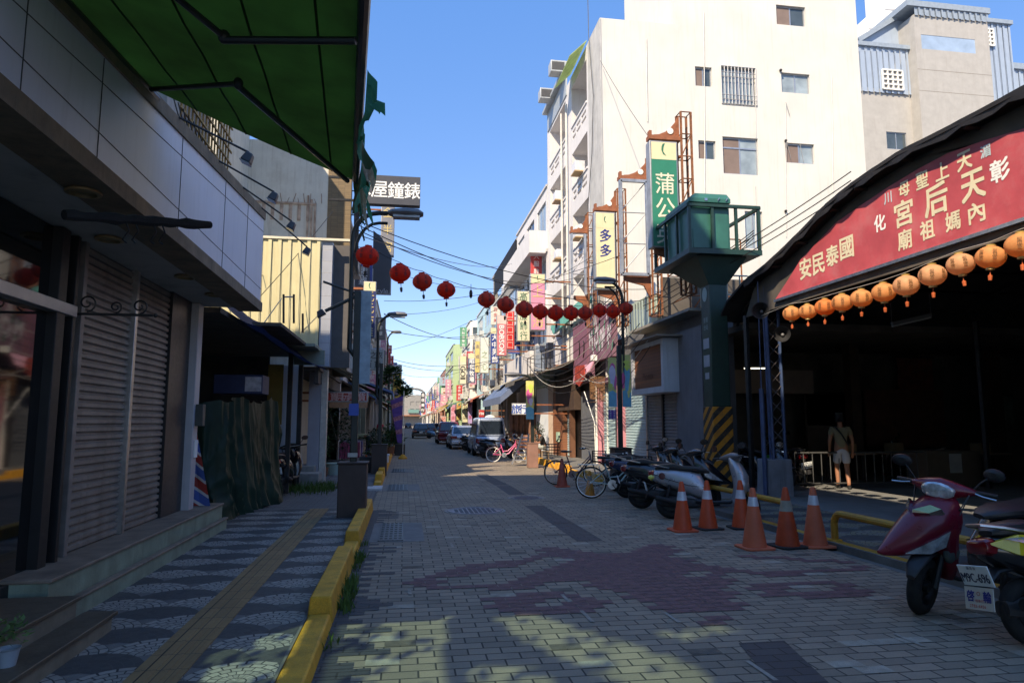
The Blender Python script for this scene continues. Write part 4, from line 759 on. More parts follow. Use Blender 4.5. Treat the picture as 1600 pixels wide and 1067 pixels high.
# ---------------------------------------------------------------- red lanterns across the street
def lantern(label,c,r,mat,grp,ch,inkm,tassel=True,name='paper_lantern'):
    c=Vector(c); t=thing(name,label,'lantern',c,grp); t.rotation_euler=(R.uniform(-.1,.1),R.uniform(-.1,.1),R.uniform(-.4,.4)); k_=R.random(); r*=R.uniform(.95,1.05); base_=mat
    if mat==ORL: mat=ORL2 if k_<.3 else ORL3 if k_<.5 else ORL
    elif k_<.35: mat=REDL2
    nr=24; prof=[(r*.3,r*.8)]
    for k in range(25): th=math.pi*(.10+.80*k/24); q=r*math.sin(th)*(1+.012*(-1)**k); prof.append((max(q,.02),r*.84*math.cos(th)))
    prof.append((r*.28,-r*.82)); g=MB(); g.lathe(prof,c,n=nr); g.build('lantern_body',mat,t,smooth=50)
    g=MB(); g.lathe([(r*.28,r*.76),(r*.33,r*.92),(r*.1,r*.95)],c,n=14); g.build('top_cap',mat if base_!=ORL else GOLD,t); g=MB(); g.lathe([(r*.1,-r*.98),(r*.3,-r*.96),(r*.28,-r*.78)],c,n=14); g.build('bottom_cap',mat if base_!=ORL else GOLD,t)
    g=MB()
    for az in (-1.2,-.35,.5,1.3):
        for k,cc in enumerate(ch):
            el=.30-.28*k; d=Vector((math.sin(az)*math.cos(el),-math.cos(az)*math.cos(el),math.sin(el))); U=Vector((math.cos(az),math.sin(az),0)); pl=Pl(c+Vector((d.x*r,d.y*r,d.z*r*.84))*1.02,U,Vector((-math.sin(az)*math.sin(el)*-0,0,1))); put(g,pl,cc,0,0,r*.3,r*.3,.003)
    g.build('characters',inkm,t,smooth=0,fix=False)
    if tassel:
        g=MB(); g.tube([c-Vector((0,0,r*.95)),c-Vector((0,0,r*1.35))],.006,5); g.lathe([(.018,-r*1.35),(.026,-r*1.4),(.02,-r*1.75),(.006,-r*1.8)],c,n=8); g.build('tassel',[inkm] if base_==REDL else [PM('red_gold_tassel',(.5,.1,.03),.6)],t)
    return t
LP=[(574,400),(625,427),(660,440),(697,453),(760,468),(790,476),(819,483),(844,487),(868,489),(892,489),(914,489),(937,485),(958,487),(978,482)]
yl0=AG(548,806,.06).y; yl1=yp; pos=[]
xl0=AY(574,400,yl0).x
for (u,v) in LP:
    # the string runs in one vertical plane from post to post
    A=Vector((xl0,yl0)); Bx=Vector((AY(978,482,yl1).x,yl1)); d=ray(u,v); D=Bx-A; den=d.x*D.y-d.y*D.x; k=(A.x*D.y-A.y*D.x)/den; pos.append(Vector((d.x*k,d.y*k,EYE+d.z*k)))
names=['first red lantern, hanging against the left lamp post','second red lantern from the left lamp post','third red lantern from the left lamp post','fourth red lantern, last before the gap in the string','first red lantern after the gap, against open sky','red lantern in front of the concrete roof frame','red lantern covering the green lettered sign','red lantern in front of the pink vertical sign','red lantern left of the balcony drainpipe','fifth red lantern from the right lamp post','fourth red lantern from the right lamp post','third red lantern from the right lamp post','second red lantern from the right lamp post','last red lantern, touching the right lamp post']
for q,lb in zip(pos,names): lantern(lb,q,.19,REDL,'red lanterns strung across the street','天上聖',INKK)
def cable(pts,r=.008,label='thin black overhead cable',name='overhead_line',mat=None,grp='overhead cables'):
    g=MB(); g.tube(pts,r,5); o=g.build(name,mat or BLACK); tag(o,label,'cable',grp); return o
up=Vector((0,0,.2)); g=MB(); P=[AY(556,385,yl0)]+[q+up for q in pos]+[(XP,yp,pos[-1].z+.2)]
for a,b in zip(P,P[1:]): g.tube(catenary(a,b,.03,5),.006,5)
tag(g.build('lantern_string',BLACK),'thin cable carrying the red lanterns across the street','cable')
q=pos[3].lerp(pos[4],.6)+Vector((0,0,.12)); t=thing('bare_bulb','bare dark bulb holder hanging in the gap of the lantern string','bulb',q); g=MB(); g.tube([q+Vector((0,0,.12)),q],.006,5); g.build('wire',BLACK,t); g=MB(); g.lathe([(.02,0),(.035,-.05),(.03,-.14),(.01,-.17)],q,n=10); g.build('holder',BLACK,t)
# ================================================================ RIGHT: TEMPLE CANOPY
XT,XR=7.5,7.27
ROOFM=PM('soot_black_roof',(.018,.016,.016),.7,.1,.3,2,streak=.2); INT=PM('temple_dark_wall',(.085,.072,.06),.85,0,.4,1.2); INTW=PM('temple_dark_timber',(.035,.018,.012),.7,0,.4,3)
t=thing('temple_canopy','large black vaulted temple canopy with open front on the right','canopy',(XT,8,0))
prof=[AX(u,v,XR) for u,v in ((1122,500),(1135,470),(1160,440),(1200,408),(1240,370),(1290,318),(1330,285),(1400,238),(1500,187),(1600,133))]
prof=[(p.y,p.z) for p in prof]; ym=6.6; prof+= [(y,z) for y,z in ((5.2,5.45),(3.6,5.1),(2.0,4.5),(.4,3.7))]
g=MB(); XB=21.0; V=[]
# ribbed sheet: the vault in strips along X
n=len(prof); nx=60; 
for i in range(nx+1):
    x=XR+(XB-XR)*i/nx
    for y,z in prof: V.append((x,y,z+.02*(i%2)))
V2=[Vector(p)+Vector((0,0,-.06)) for p in V]
F=[(i*n+j,(i+1)*n+j,(i+1)*n+j+1,i*n+j+1) for i in range(nx) for j in range(n-1)]; g.add(V,F); g.add(V2,F)
for j in range(n-1): g.quad(V[j],V[j+1],V2[j+1],V2[j]); e=nx*n; g.quad(V[e+j],V[e+j+1],V2[e+j+1],V2[e+j])
g.build('vault_roof',ROOFM,t,smooth=0,fix=False)
g=MB()
for j in range(2,n-1):
    (ya,za),(yb,zb_)=prof[j],prof[j+1]
    for q in range(4):
        f0,f1=q/4,(q+1)/4; A=(XR+.012*math.sin((j*4+q)*1.9),ya+(yb-ya)*f0,za+(zb_-za)*f0); B=(XR+.012*math.sin((j*4+q+1)*1.9),ya+(yb-ya)*f1,za+(zb_-za)*f1); h0,h1=[.13+.03*math.sin((j*4+q+e)*2.3) for e in (0,1)]; g.quad(A,B,(B[0]+.02,B[1],B[2]-h1),(A[0]+.02,A[1],A[2]-h0)); g.quad((A[0]+.03,*A[1:]),(B[0]+.03,*B[1:]),(B[0]+.05,B[1],B[2]-h1),(A[0]+.05,A[1],A[2]-h0))
g.build('tarpaulin_edge',PM('black_tarpaulin',(.02,.018,.019),.55,0,.3,4,.3,20),t,smooth=0,fix=False)
g=MB()
for x in (XT+.25,XT+3,XT+6,XT+9,XT+12):
    g.tube([(x,y,z-.12) for y,z in prof],.03,5); g.tube([(x,y*.97+.2,z-.5) for y,z in prof[2:]],.03,5)
    P=[(y,z) for y,z in prof[2:]]
    for k in range(len(P)-1): a=(x,P[k][0],P[k][1]-.12); b=(x,P[k+1][0]*.97+.2,P[k+1][1]-.5); g.tube([a,b],.015,4)
g.build('arched_truss',PM('truss_black',(.02,.018,.017),.6,.3,.3),t,smooth=0)
g=MB()
for j in range(2,n-1): y,z=prof[j]; g.tube([(XR+.05,y,z-.1),(XB,y,z-.1)],.035,4)
g.build('purlins',PM('truss_black',(.02,.018,.017)),t,smooth=0)
for x in (XT+.1,XT+6): g=MB(); g.tube([(x,14.3,.08),(x,14.3,4.0)],.07,6); g.build('post',DARKM,t)
g=MB(); g.pprism(FR(XT+.05),[(-14.2,3.95)]+[(-y,z-.09) for y,z in prof[2:]]+[(-.6,3.9)],-.05,.0); g.build('added_dark_gable',INT,t,smooth=0); g=MB()  # added dark infill, stands for the shade under the vault
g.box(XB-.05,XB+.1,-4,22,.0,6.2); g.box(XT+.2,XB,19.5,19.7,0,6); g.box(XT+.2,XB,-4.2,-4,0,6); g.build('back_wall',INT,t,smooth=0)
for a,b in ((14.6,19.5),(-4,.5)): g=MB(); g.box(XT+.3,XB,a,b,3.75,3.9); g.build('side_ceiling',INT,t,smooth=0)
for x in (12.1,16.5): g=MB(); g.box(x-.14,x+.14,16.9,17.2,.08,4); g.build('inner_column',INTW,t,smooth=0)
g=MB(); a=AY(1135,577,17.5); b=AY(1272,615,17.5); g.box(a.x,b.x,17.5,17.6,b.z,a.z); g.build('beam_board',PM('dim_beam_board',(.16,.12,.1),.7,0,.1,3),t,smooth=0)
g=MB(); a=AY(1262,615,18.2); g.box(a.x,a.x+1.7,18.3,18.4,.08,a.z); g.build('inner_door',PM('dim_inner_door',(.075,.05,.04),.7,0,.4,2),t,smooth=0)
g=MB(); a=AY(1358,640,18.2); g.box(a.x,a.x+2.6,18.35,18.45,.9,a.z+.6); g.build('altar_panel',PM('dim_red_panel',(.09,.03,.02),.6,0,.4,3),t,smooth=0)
# ceiling tube lamps
def tubelamp(u0,v0,u1,v1,Y,lit,lb):
    a=AY(u0,v0,Y);b=AY(u1,v1,Y); t=thing('tube_lamp',lb,'lamp',(a+b)/2); g=MB(); m_=Vector((0,0,.05)); g.tube([a+m_,b+m_],.03,4,square=True); g.tube([a+m_,a+m_+Vector((0,0,.4))],.006,4); g.tube([b+m_,b+m_+Vector((0,0,.4))],.006,4); g.build('batten',PM('dim_batten',(.1,.1,.1),.6),t,smooth=0)
    m=PM('lit_tube',(.9,1,.92),.4,emit=1.3) if lit else PM('unlit_tube',(.3,.31,.32),.4); g=MB(); g.tube([a,b],.016,8); g.build('tube',m,t)
tubelamp(1163,575.5,1201,575.5,16.5,True,'single lit white fluorescent tube under the canopy behind the blue truss'); tubelamp(1394,510,1455,496,11.5,False,'unlit grey fluorescent tube below the temple sign')
# red sign
SGR=PM('temple_sign_red',(.47,.07,.085),.6,0,.2,1.6,.15,8,grime=.5,dirt=(.5,.2,.2)); t=thing('temple_sign','arched red temple signboard with gold and white characters','sign',(XT,8,4.1))
top=[AX(u,v,XT) for u,v in ((1211,466),(1232,436),(1252,404),(1270,386),(1306,348),(1345,321),(1390,291),(1435,264),(1480,240),(1540,219),(1600,201))]; tp=[(-p.y,p.z) for p in top]
tp+= [(-6.0,5.3),(-4.6,5.05),(-3.0,4.7),(-1.6,4.12)]; pl=FR(XT); g=MB(); g.pprism(pl,[(tp[0][0],4.11)]+tp[1:],-.06,0); g.build('sign_face',SGR,t,smooth=0)
g=MB(); g.pbox(pl,tp[0][0]-.03,tp[-1][0],4.06,4.11,-.06,.02); g.build('sign_edge',STEEL,t,smooth=0)
CH={'gold':[('安',1258.6,420,33),('民',1279,413,33),('泰',1300.6,400,33),('國',1323,388,35),('母',1413,296,24),('聖',1441,282,27),('上',1472,268,28),('天',1507,252,30),('天',1520,291,48),('后',1462,313,50),('宮',1412,334,42),('廟',1414,375,32),('祖',1449,360,31),('媽',1489,346,31),('內',1526,333,33)],'white':[('化',1375,349,27),('彰',1562,267,37)],'blue':[('川',1387.6,310,18),('湄',1540,237,20)]}
for k,(nm,L_) in enumerate(CH.items()):
    g=MB()
    for ch,u,v,h in L_: c=AX(u,v,XT); hh=AX(u,v-h/2,XT).z-AX(u,v+h/2,XT).z; put(g,pl,ch,-c.y,c.z,hh*.95,hh*.92,.006,0,bold=hh*.045)
    g.build('lettering',[PM('old_gold_lettering',(.68,.6,.42),.6,0,.12,6),INKW,PM('pale_blue_lettering',(.45,.55,.6),.6)][k],t,smooth=0,fix=False)
# orange lanterns under the sign
OL=[(1237,490),(1262,487),(1289,480),(1316,473),(1346,466),(1381,457),(1416,446),(1457,430),(1501,413),(1548,402),(1596,383)]
XL=7.2; lb=['farthest orange lantern under the temple sign, next to the horn speaker','second orange lantern under the temple sign from its far tip','third orange lantern below the characters for peace on the temple sign','fourth orange lantern from the far tip of the temple sign','fifth orange lantern from the far tip of the temple sign','sixth orange lantern from the far tip of the temple sign','seventh orange lantern, below the middle of the temple sign','fifth nearest orange lantern under the temple sign','third nearest orange lantern wholly in view under the temple sign','large orange lantern second from the right edge of the photo','largest orange lantern, cut by the right edge of the photo']
Q=[]
for (u,v),s in zip(OL,lb): 
    q=AX(u,v,XL); Q.append(q); lantern(s,q,.155 if q.y>11 else .17,ORL,'orange lanterns under the temple sign','聖母宮',PM('brown_lettering',(.12,.06,.02),.6),True)
q=Q[-1]
for k in range(1,4): lantern('orange lantern under the temple sign outside the right edge of the photo',(XL,q.y-.62*k,q.z+.02*k),.17,ORL,'orange lanterns under the temple sign','聖母宮',MATS['brown_lettering'],False)
P=[Vector((XL,13.1,Q[0].z+.12))]+[q+Vector((0,0,.19)) for q in Q]+[Vector((XL,Q[-1].y-3,Q[-1].z+.25))]; g=MB()
for a,b in zip(P,P[1:]): g.tube([a,b],.005,4)
tag(g.build('overhead_line',PM('pale_cord',(.4,.38,.35),.7)),'pale cord holding the orange lanterns under the temple sign','cord')  # cord holding the lanterns, strung like a cable but not one
# truss post on its concrete block, horn speakers
BLU=PM('blue_steel_post',(.045,.08,.17),.5,.3,.3,4,grime=.4,dirt=(.05,.045,.045)); c=AG(1218,776,.075); t=thing('truss_post','blue three legged lattice post standing in a concrete block','post',(c.x,c.y,.075))
g=MB(); g.hexa([(c.x-.26,c.y-.05,.05),(c.x+.32,c.y-.05,.05),(c.x+.32,c.y+.45,.05),(c.x-.26,c.y+.45,.05),(c.x-.23,c.y-.03,.84),(c.x+.3,c.y-.03,.84),(c.x+.3,c.y+.42,.84),(c.x-.23,c.y+.42,.84)]); g.build('concrete_block',PM('stained_block',(.2,.21,.24),.9,0,.2,3,.4,40,streak=.6,dirt=(.07,.07,.08)),t,bevel=.02)
leg=[(c.x-.08,c.y+.02),(c.x+.24,c.y+.1),(c.x+.05,c.y+.34)]
for x,y in leg: g=MB(); g.tube([(x,y,.8),(x-.03,y,4.5)],.035,8); g.build('leg',BLU,t)
g=MB()
for k in range(12):
    z=.9+k*.3
    for a in range(3): p=leg[a];q=leg[(a+1)%3]; g.tube([(p[0],p[1],z),(q[0],q[1],z+.3)],.011,4)
g.build('lattice',PM('lattice_brown',(.09,.07,.065),.7,.2,.3),t,smooth=0)
g=MB(); x=c.x-.3; g.tube([(x,c.y,.08),(x,c.y,2.3)],.05,8); g.tube([(x,c.y,2.3),(x+.02,c.y,4.6)],.012,5); g.build('side_pipe',BLU,t)
def horn(lb,u,v,r,Y):
    p=AY(u,v,Y); t=thing('horn_speaker',lb,'loudspeaker',p); d=Matrix.Translation(p)@Matrix.Rotation(rad(-35),4,'Z'); g=MB(); g.M=d; g.lathe([(r,-.16),(r*1.02,-.17),(r*.9,-.12),(r*.5,.0),(r*.28,.12),(r*.3,.13),(r*.3,.26),(.01,.27)],(0,0,0),'y',20,False); g.build('horn',PM('grey_horn',(.07,.07,.075),.5,.2,.2),t)
    g=MB(); g.M=d; g.lathe([(r*.93,-.15),(r*.55,-.02),(r*.2,.05),(.01,.05)],(0,0,0),'y',20,False); g.build('horn_throat',PM('dark_throat',(.02,.02,.022),.7),t); g=MB(); g.M=d; g.ball((0,-.0,0),r*.22,r*.22,r*.22,10,6); g.build('driver',PM('grey_driver',(.15,.15,.16),.4),t)
horn('upper grey horn loudspeaker beside the end of the temple sign',1190,487,.17,12.9); horn('lower black horn loudspeaker below the farthest orange lanterns',1223,523,.165,13.1)
# dim things under the canopy
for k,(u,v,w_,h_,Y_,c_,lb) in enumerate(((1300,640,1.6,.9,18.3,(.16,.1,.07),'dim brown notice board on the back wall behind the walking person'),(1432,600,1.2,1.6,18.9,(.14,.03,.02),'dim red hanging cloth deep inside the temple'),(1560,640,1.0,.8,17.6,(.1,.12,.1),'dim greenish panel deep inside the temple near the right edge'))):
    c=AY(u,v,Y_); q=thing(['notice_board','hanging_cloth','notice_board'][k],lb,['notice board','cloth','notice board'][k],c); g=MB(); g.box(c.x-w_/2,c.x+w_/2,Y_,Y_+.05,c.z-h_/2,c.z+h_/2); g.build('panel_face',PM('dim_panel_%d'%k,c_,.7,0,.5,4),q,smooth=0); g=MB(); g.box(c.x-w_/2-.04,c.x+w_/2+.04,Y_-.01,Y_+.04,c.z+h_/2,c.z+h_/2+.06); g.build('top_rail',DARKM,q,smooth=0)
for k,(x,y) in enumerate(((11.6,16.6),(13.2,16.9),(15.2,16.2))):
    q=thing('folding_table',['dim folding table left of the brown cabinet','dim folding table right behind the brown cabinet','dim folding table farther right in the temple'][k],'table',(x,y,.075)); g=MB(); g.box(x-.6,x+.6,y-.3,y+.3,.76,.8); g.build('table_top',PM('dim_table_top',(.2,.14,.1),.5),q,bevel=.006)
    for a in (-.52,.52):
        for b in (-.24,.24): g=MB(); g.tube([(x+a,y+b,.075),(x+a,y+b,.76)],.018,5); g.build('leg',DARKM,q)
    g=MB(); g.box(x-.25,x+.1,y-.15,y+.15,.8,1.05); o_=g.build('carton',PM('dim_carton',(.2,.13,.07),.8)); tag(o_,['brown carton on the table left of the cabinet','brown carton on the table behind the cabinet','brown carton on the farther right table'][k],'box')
# barrier fence, cabinet, yellow U rails
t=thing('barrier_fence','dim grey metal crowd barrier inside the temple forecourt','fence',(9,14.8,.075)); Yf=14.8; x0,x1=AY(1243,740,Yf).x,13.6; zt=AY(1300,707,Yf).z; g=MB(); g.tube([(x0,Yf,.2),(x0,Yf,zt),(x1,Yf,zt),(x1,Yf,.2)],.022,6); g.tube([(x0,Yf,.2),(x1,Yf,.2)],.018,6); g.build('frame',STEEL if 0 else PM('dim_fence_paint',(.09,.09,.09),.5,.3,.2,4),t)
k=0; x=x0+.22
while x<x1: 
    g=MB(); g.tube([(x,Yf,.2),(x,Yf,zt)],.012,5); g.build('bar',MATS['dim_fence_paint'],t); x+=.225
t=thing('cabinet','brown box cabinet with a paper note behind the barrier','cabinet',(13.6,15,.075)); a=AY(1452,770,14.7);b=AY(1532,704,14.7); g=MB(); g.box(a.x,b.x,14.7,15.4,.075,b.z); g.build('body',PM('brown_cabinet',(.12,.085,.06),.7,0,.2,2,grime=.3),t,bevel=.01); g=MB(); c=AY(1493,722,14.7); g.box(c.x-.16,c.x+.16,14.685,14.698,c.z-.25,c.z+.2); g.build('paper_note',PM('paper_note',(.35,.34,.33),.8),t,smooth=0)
def urail(lb,x,y0,y1,h=.42):
    t=thing('u_rail',lb,'rail',(x,(y0+y1)/2,.05),'yellow kerb rails'); P=[(x,y0,.05),(x,y0,h-.15)]+[(x,y0+.15*(1-math.cos(q)),h-.15+.15*math.sin(q)) for q in (.4,.8,1.2,1.57)]; Q_=[(x,y1-(p[1]-y0),p[2]) for p in P[::-1]]; g=MB(); g.tube(P+Q_,.045,10); g.build('bar',PM('dull_yellow_rail',(.5,.25,.03),.6,0,.15,5,grime=.4,dirt=(.15,.08,.03)),t)
    for y in (y0,y1): g=MB(); g.lathe([(.09,.06),(.09,.075),(.05,.08)],(x,y,0)); g.build('foot_plate',YEL,t)
urail('near yellow bent steel kerb rail behind the red scooter',5.62,5.6,8.45); urail('far yellow bent steel kerb rail behind the traffic cones',5.62,9.55,12.3)
# ================================================================ SIREN TOWER
t=thing('siren_tower','dark green tower with railed platform, cabinet and striped foot','tower',(7.2,15.1,.08))
cx0,cx1,cy0,cy1=7.0,7.44,14.85,15.33; zs=AX(1100,636,7.0).z; zc=AX(1105,446,7.0).z
g=MB(); g.box(cx0,cx1,cy0,cy1,zs,zc+.1); g.build('column',GREENP,t,bevel=.02)
SB=newmat('hazard_stripes'); mt,nt_,b=SB; v=coords(nt_); s=N(nt_,'ShaderNodeSeparateXYZ'); nt_.links.new(v,s.inputs[0]); ad=N(nt_,'ShaderNodeMath',operation='MULTIPLY_ADD'); nt_.links.new(s.outputs[0],ad.inputs[0]); ad.inputs[1].default_value=-.95; nt_.links.new(s.outputs[2],ad.inputs[2]); a2=N(nt_,'ShaderNodeMath',operation='MULTIPLY_ADD'); nt_.links.new(s.outputs[1],a2.inputs[0]); a2.inputs[1].default_value=.95; nt_.links.new(ad.outputs[0],a2.inputs[2]); md=N(nt_,'ShaderNodeMath',operation='PINGPONG'); nt_.links.new(a2.outputs[0],md.inputs[0]); md.inputs[1].default_value=.16; gt=N(nt_,'ShaderNodeMath',operation='GREATER_THAN'); nt_.links.new(md.outputs[0],gt.inputs[0]); gt.inputs[1].default_value=.08
wear=ramp(nt_,noise(nt_,v,9,6,.7),.5,.8); nt_.links.new(mixc(nt_,wear,mixc(nt_,gt.outputs[0],(.015,.014,.013),(.55,.2,.012)),(.12,.08,.04)),b.inputs['Base Color']); b.inputs['Roughness'].default_value=.6
g=MB(); g.box(cx0-.025,cx1+.025,cy0-.025,cy1+.025,.07,zs); g.build('striped_foot',mt,t,bevel=.015)
pX0,pX1,pY0,pY1=6.35,8.1,14.4,16.6; zp=AX(1073,391,pX0).z; zr=AX(1072,322,pX0).z
g=MB(); g.loft([[(cx0,cy0,zc),(cx1,cy0,zc),(cx1,cy1,zc),(cx0,cy1,zc)],[(pX0+.25,pY0+.2,zp-.1),(pX1-.25,pY0+.2,zp-.1),(pX1-.25,pY1-.3,zp-.1),(pX0+.25,pY1-.3,zp-.1)]]); g.build('funnel',GREENP,t,smooth=0)
g=MB(); g.box(pX0,pX1,pY0,pY1,zp-.1,zp); g.box(pX0-.02,pX1+.02,pY0-.02,pY0,zp-.1,zp+.02); g.box(pX0-.02,pX0,pY0,pY1,zp-.1,zp+.02); g.build('platform',GREENP,t,smooth=0)
for x,y in [(pX0+.02,pY0+.02+k*(pY1-pY0-.04)/3) for k in range(4)]+[(pX0+(pX1-pX0)*k/3,pY0+.02) for k in (1,2)]+[(pX1-.02,pY0+.02),(pX1-.02,pY1-.02)]: g=MB(); g.box(x-.03,x+.03,y-.03,y+.03,zp,zr); g.build('rail_post',GREENP,t,smooth=0)
g=MB()
for z in (zr,):
    e=.035
    for P_ in (((pX0,pY0,z),(pX1,pY0,z)),((pX0,pY0,z),(pX0,pY1,z)),((pX1,pY0,z),(pX1,pY1,z)),((pX0,pY1,z),(pX1,pY1,z))): g.tube(P_,e if z==zr else .02,4,square=True)
g.build('handrail',GREENP,t,smooth=0)
GP2=PM('teal_green_cabinet',(.025,.13,.1),.4,0,.12,3,grime=.3,dirt=(.02,.05,.045)); kx0,kx1,ky0,ky1=pX0+.08,AY(1140,350,pY0+.1).x,pY0+.09,pY0+1.5; zk=AY(1100,317,pY0+.1).z; g=MB(); g.box(kx0,kx1,ky0,ky1,zp,zk); g.build('cabinet',GP2,t,bevel=.02)
g=MB(); g.loft([[(kx0-.03,ky0-.03,zk),(kx1+.03,ky0-.03,zk),(kx1+.03,ky1+.03,zk),(kx0-.03,ky1+.03,zk)],[(kx0-.03,ky0-.03,zk+.1),(kx1+.03,ky0-.03,zk+.1),(kx1+.03,ky1+.03,zk+.1),(kx0-.03,ky1+.03,zk+.1)],[(kx0+.18,ky0+.1,zk+.26),(kx1-.0,ky0+.1,zk+.26),(kx1-.0,ky1-.2,zk+.26),(kx0+.18,ky1-.2,zk+.26)]]); g.build('cabinet_roof',GP2,t,bevel=.015)
g=MB(); xm=kx0+(kx1-kx0)*.55; g.box(xm,kx1-.05,ky0-.015,ky0-.002,zp+.05,zk-.05); g.box(kx0+.05,xm-.05,ky0-.015,ky0-.002,zp+.05,zp+.5); g.build('cabinet_door',GP2,t,bevel=.006)
g=MB(); g.tube([(kx1-.3,ky0-.05,zk+.05),(kx1-.26,ky0-.06,zk+.12)],.012,5); g.tube([(kx1-.1,ky0-.05,zk+.05),(kx1-.06,ky0-.06,zk+.12)],.012,5); g.box(kx1-.62,kx1-.55,ky0-.045,ky0-.035,zk+.04,zk+.1); g.build('latch',STEEL,t,smooth=0)
pl=FR(cx0); g=MB(); ym=(cy0+cy1)/2
for u,v0,v1,w_ in ((1100,530,546,.3),(1100,556,574,.3),(1101,583,593,.2)): z1,z0=AX(u,v0,cx0).z,AX(u,v1,cx0).z; g.pbox(pl,-ym-w_/2,-ym+w_/2,z0,z1,.0,.008)
g.build('notice',PM('faded_notice',(.3,.32,.36),.6,0,.1),t,smooth=0); g=MB(); c=AX(1098,462,cx0); g.quad(*[pl.p(-ym+.13*math.cos(q),c.z+.17*math.sin(q),.006) for q in [6.28*k/20 for k in range(20)]]); g.build('round_emblem',PM('pale_teal_emblem',(.25,.36,.36),.6),t,smooth=0)
g=MB(); za=AX(1100,492,cx0).z
for k,ch in enumerate('警報台站'): put(g,pl,ch,-ym-.05+.12*(k%2),za-.14-.17*(k//2),.13,.1,.006)
g.build('lettering',PM('pale_teal_emblem',(.25,.36,.36)),t,smooth=0,fix=False)
# ================================================================ WHITE APARTMENT BUILDING
YW=24.3; XW=7.3; plN=FY(YW); t=thing('apartment_building','tall overexposed white apartment building with bare side wall and street balconies','building',(12,29,0))
xE=AY(1346,150,YW).x; zR=AY(938,28,YW).z; xP=AY(1053,30,YW).x
WR=[(1087,106,1112,134,0),(1128,108,1180,162,1),(1222,117,1265,144,2),(1214,12,1258,38,0),(1092,221,1118,248,0),(1131,217,1184,271,3),(1228,226,1272,254,4),(1166,331,1191,388,5)]
ops=[]
for u0,v0,u1,v1,k in WR: a=AY(u0,v1,YW);b=AY(u1,v0,YW); ops.append((a.x,b.x,a.z,b.z))
for xx in (10.5,13.2,16.3): ops.append((xx,xx+1.1,3.2,4.2))
g=MB(); g.wall(plN,XW+1.2,xE,3.0,22.5,[o for o in ops],.16); g.wall(plN,XW,XW+1.2,0,zR); g.quad((XW+1.2,YW,0),(xE,YW,0),(xE,YW,3),(XW+1.2,YW,3))
g.quad((xP,YW,22.5),(xE,YW,22.5),(xE,YW,31),(xP,YW,31)) if 0 else None
g.build('side_wall',WHITEW,t,smooth=0,fix=False)
# penthouse: the roof line steps at xP
bpy.data.objects.remove(bpy.data.objects['side_wall']); g=MB()
g.wall(plN,XW,xP,0,zR,[o for o in ops if o[1]<xP],.16); g.wall(plN,xP,xE,0,31,[o for o in ops if o[0]>=xP],.16); g.quad((xE,YW,0),(xE,36,0),(xE,36,31),(xE,YW,31)); g.quad((xP,YW,zR),(xP,YW+6,zR),(xP,YW+6,31),(xP,YW,31)); g.quad((XW,YW,zR-.02),(xP,YW,zR-.02),(xP,34.4,zR-.02),(XW,34.4,zR-.02)); g.quad((xP,YW,31),(xE,YW,31),(xE,36,31),(xP,36,31)); g.quad((XW,34.4,0),(xE,34.4,0),(xE,34.4,17),(XW,34.4,17)); g.build('side_wall',WHITEW,t,smooth=0,fix=False)
for o,r_ in zip(ops,WR):
    k=r_[4]; f=win(plN,o,t,pane=WINB if k else WIN,dep=.12,mull=1)
    a0,a1,b0,b1=o; g=MB()
    if k in (0,3,4): g.pbox(plN,a0+.04,(a0+a1)/2-.02,b0+.04,b1-.04,-.112,-.1); g.build('curtain',PM('brown_blind',(.2,.145,.125),.8,0,.1,3),f,smooth=0)
    if k==3: g=MB(); z=b1-(b1-b0)*.28; g.pbox(plN,a0,a1,z-.03,z+.03,-.16,-.08); g.build('crossbar',ALU,f,smooth=0)
    if k==1:
        g=MB()
        for q in range(11): x=a0+(a1-a0)*(q+.0)/10; g.tube([(x,YW-.03,b0),(x,YW-.03,b1)],.02,4)
        for q in (.0,.12,.24,.72,.84,1): z=b0+(b1-b0)*q; g.tube([(a0,YW-.03,z),(a1,YW-.03,z)],.02,4)
        g.build('grille',PM('grey_grille',(.4,.4,.42),.5,.3),f,smooth=0)
for u,v0,v1 in ((1228,160,370),(1180,110,215)): g=MB(); g.tube([AY(u,v0,YW-.04),AY(u+1,v1,YW-.04)],.012,4); g.build('drain_pipe',PM('pale_pipe',(.6,.58,.54),.6),t)
g=MB()
for u,v0,v1 in ((1100,20,330),(1300,120,300),(1010,60,190),(1180,290,400)): g.tube([AY(u,v0,YW-.03),AY(u+2,v1,YW-.03)],.02,4)
g.build('faint_conduit',PM('pale_conduit',(.6,.585,.55),.7),t)
for u,v in ((1220,110),(1228,220),(1228,330)): g=MB(); c=AY(u,v,YW-.06); g.ball(c,.06,.06,.06,8,5); g.build('cable_hook',DARKM,t)
g=MB()
for u,v,u2,v2 in ((1229,220,1236,248),(1250,224,1256,254),(1228,160,1234,180)): g.tube([AY(u,v,YW-.1),AY(u2,v2,YW-.05)],.01,4)
g.build('antenna_rods',PM('dull_rod',(.35,.33,.3),.5,.4),t)
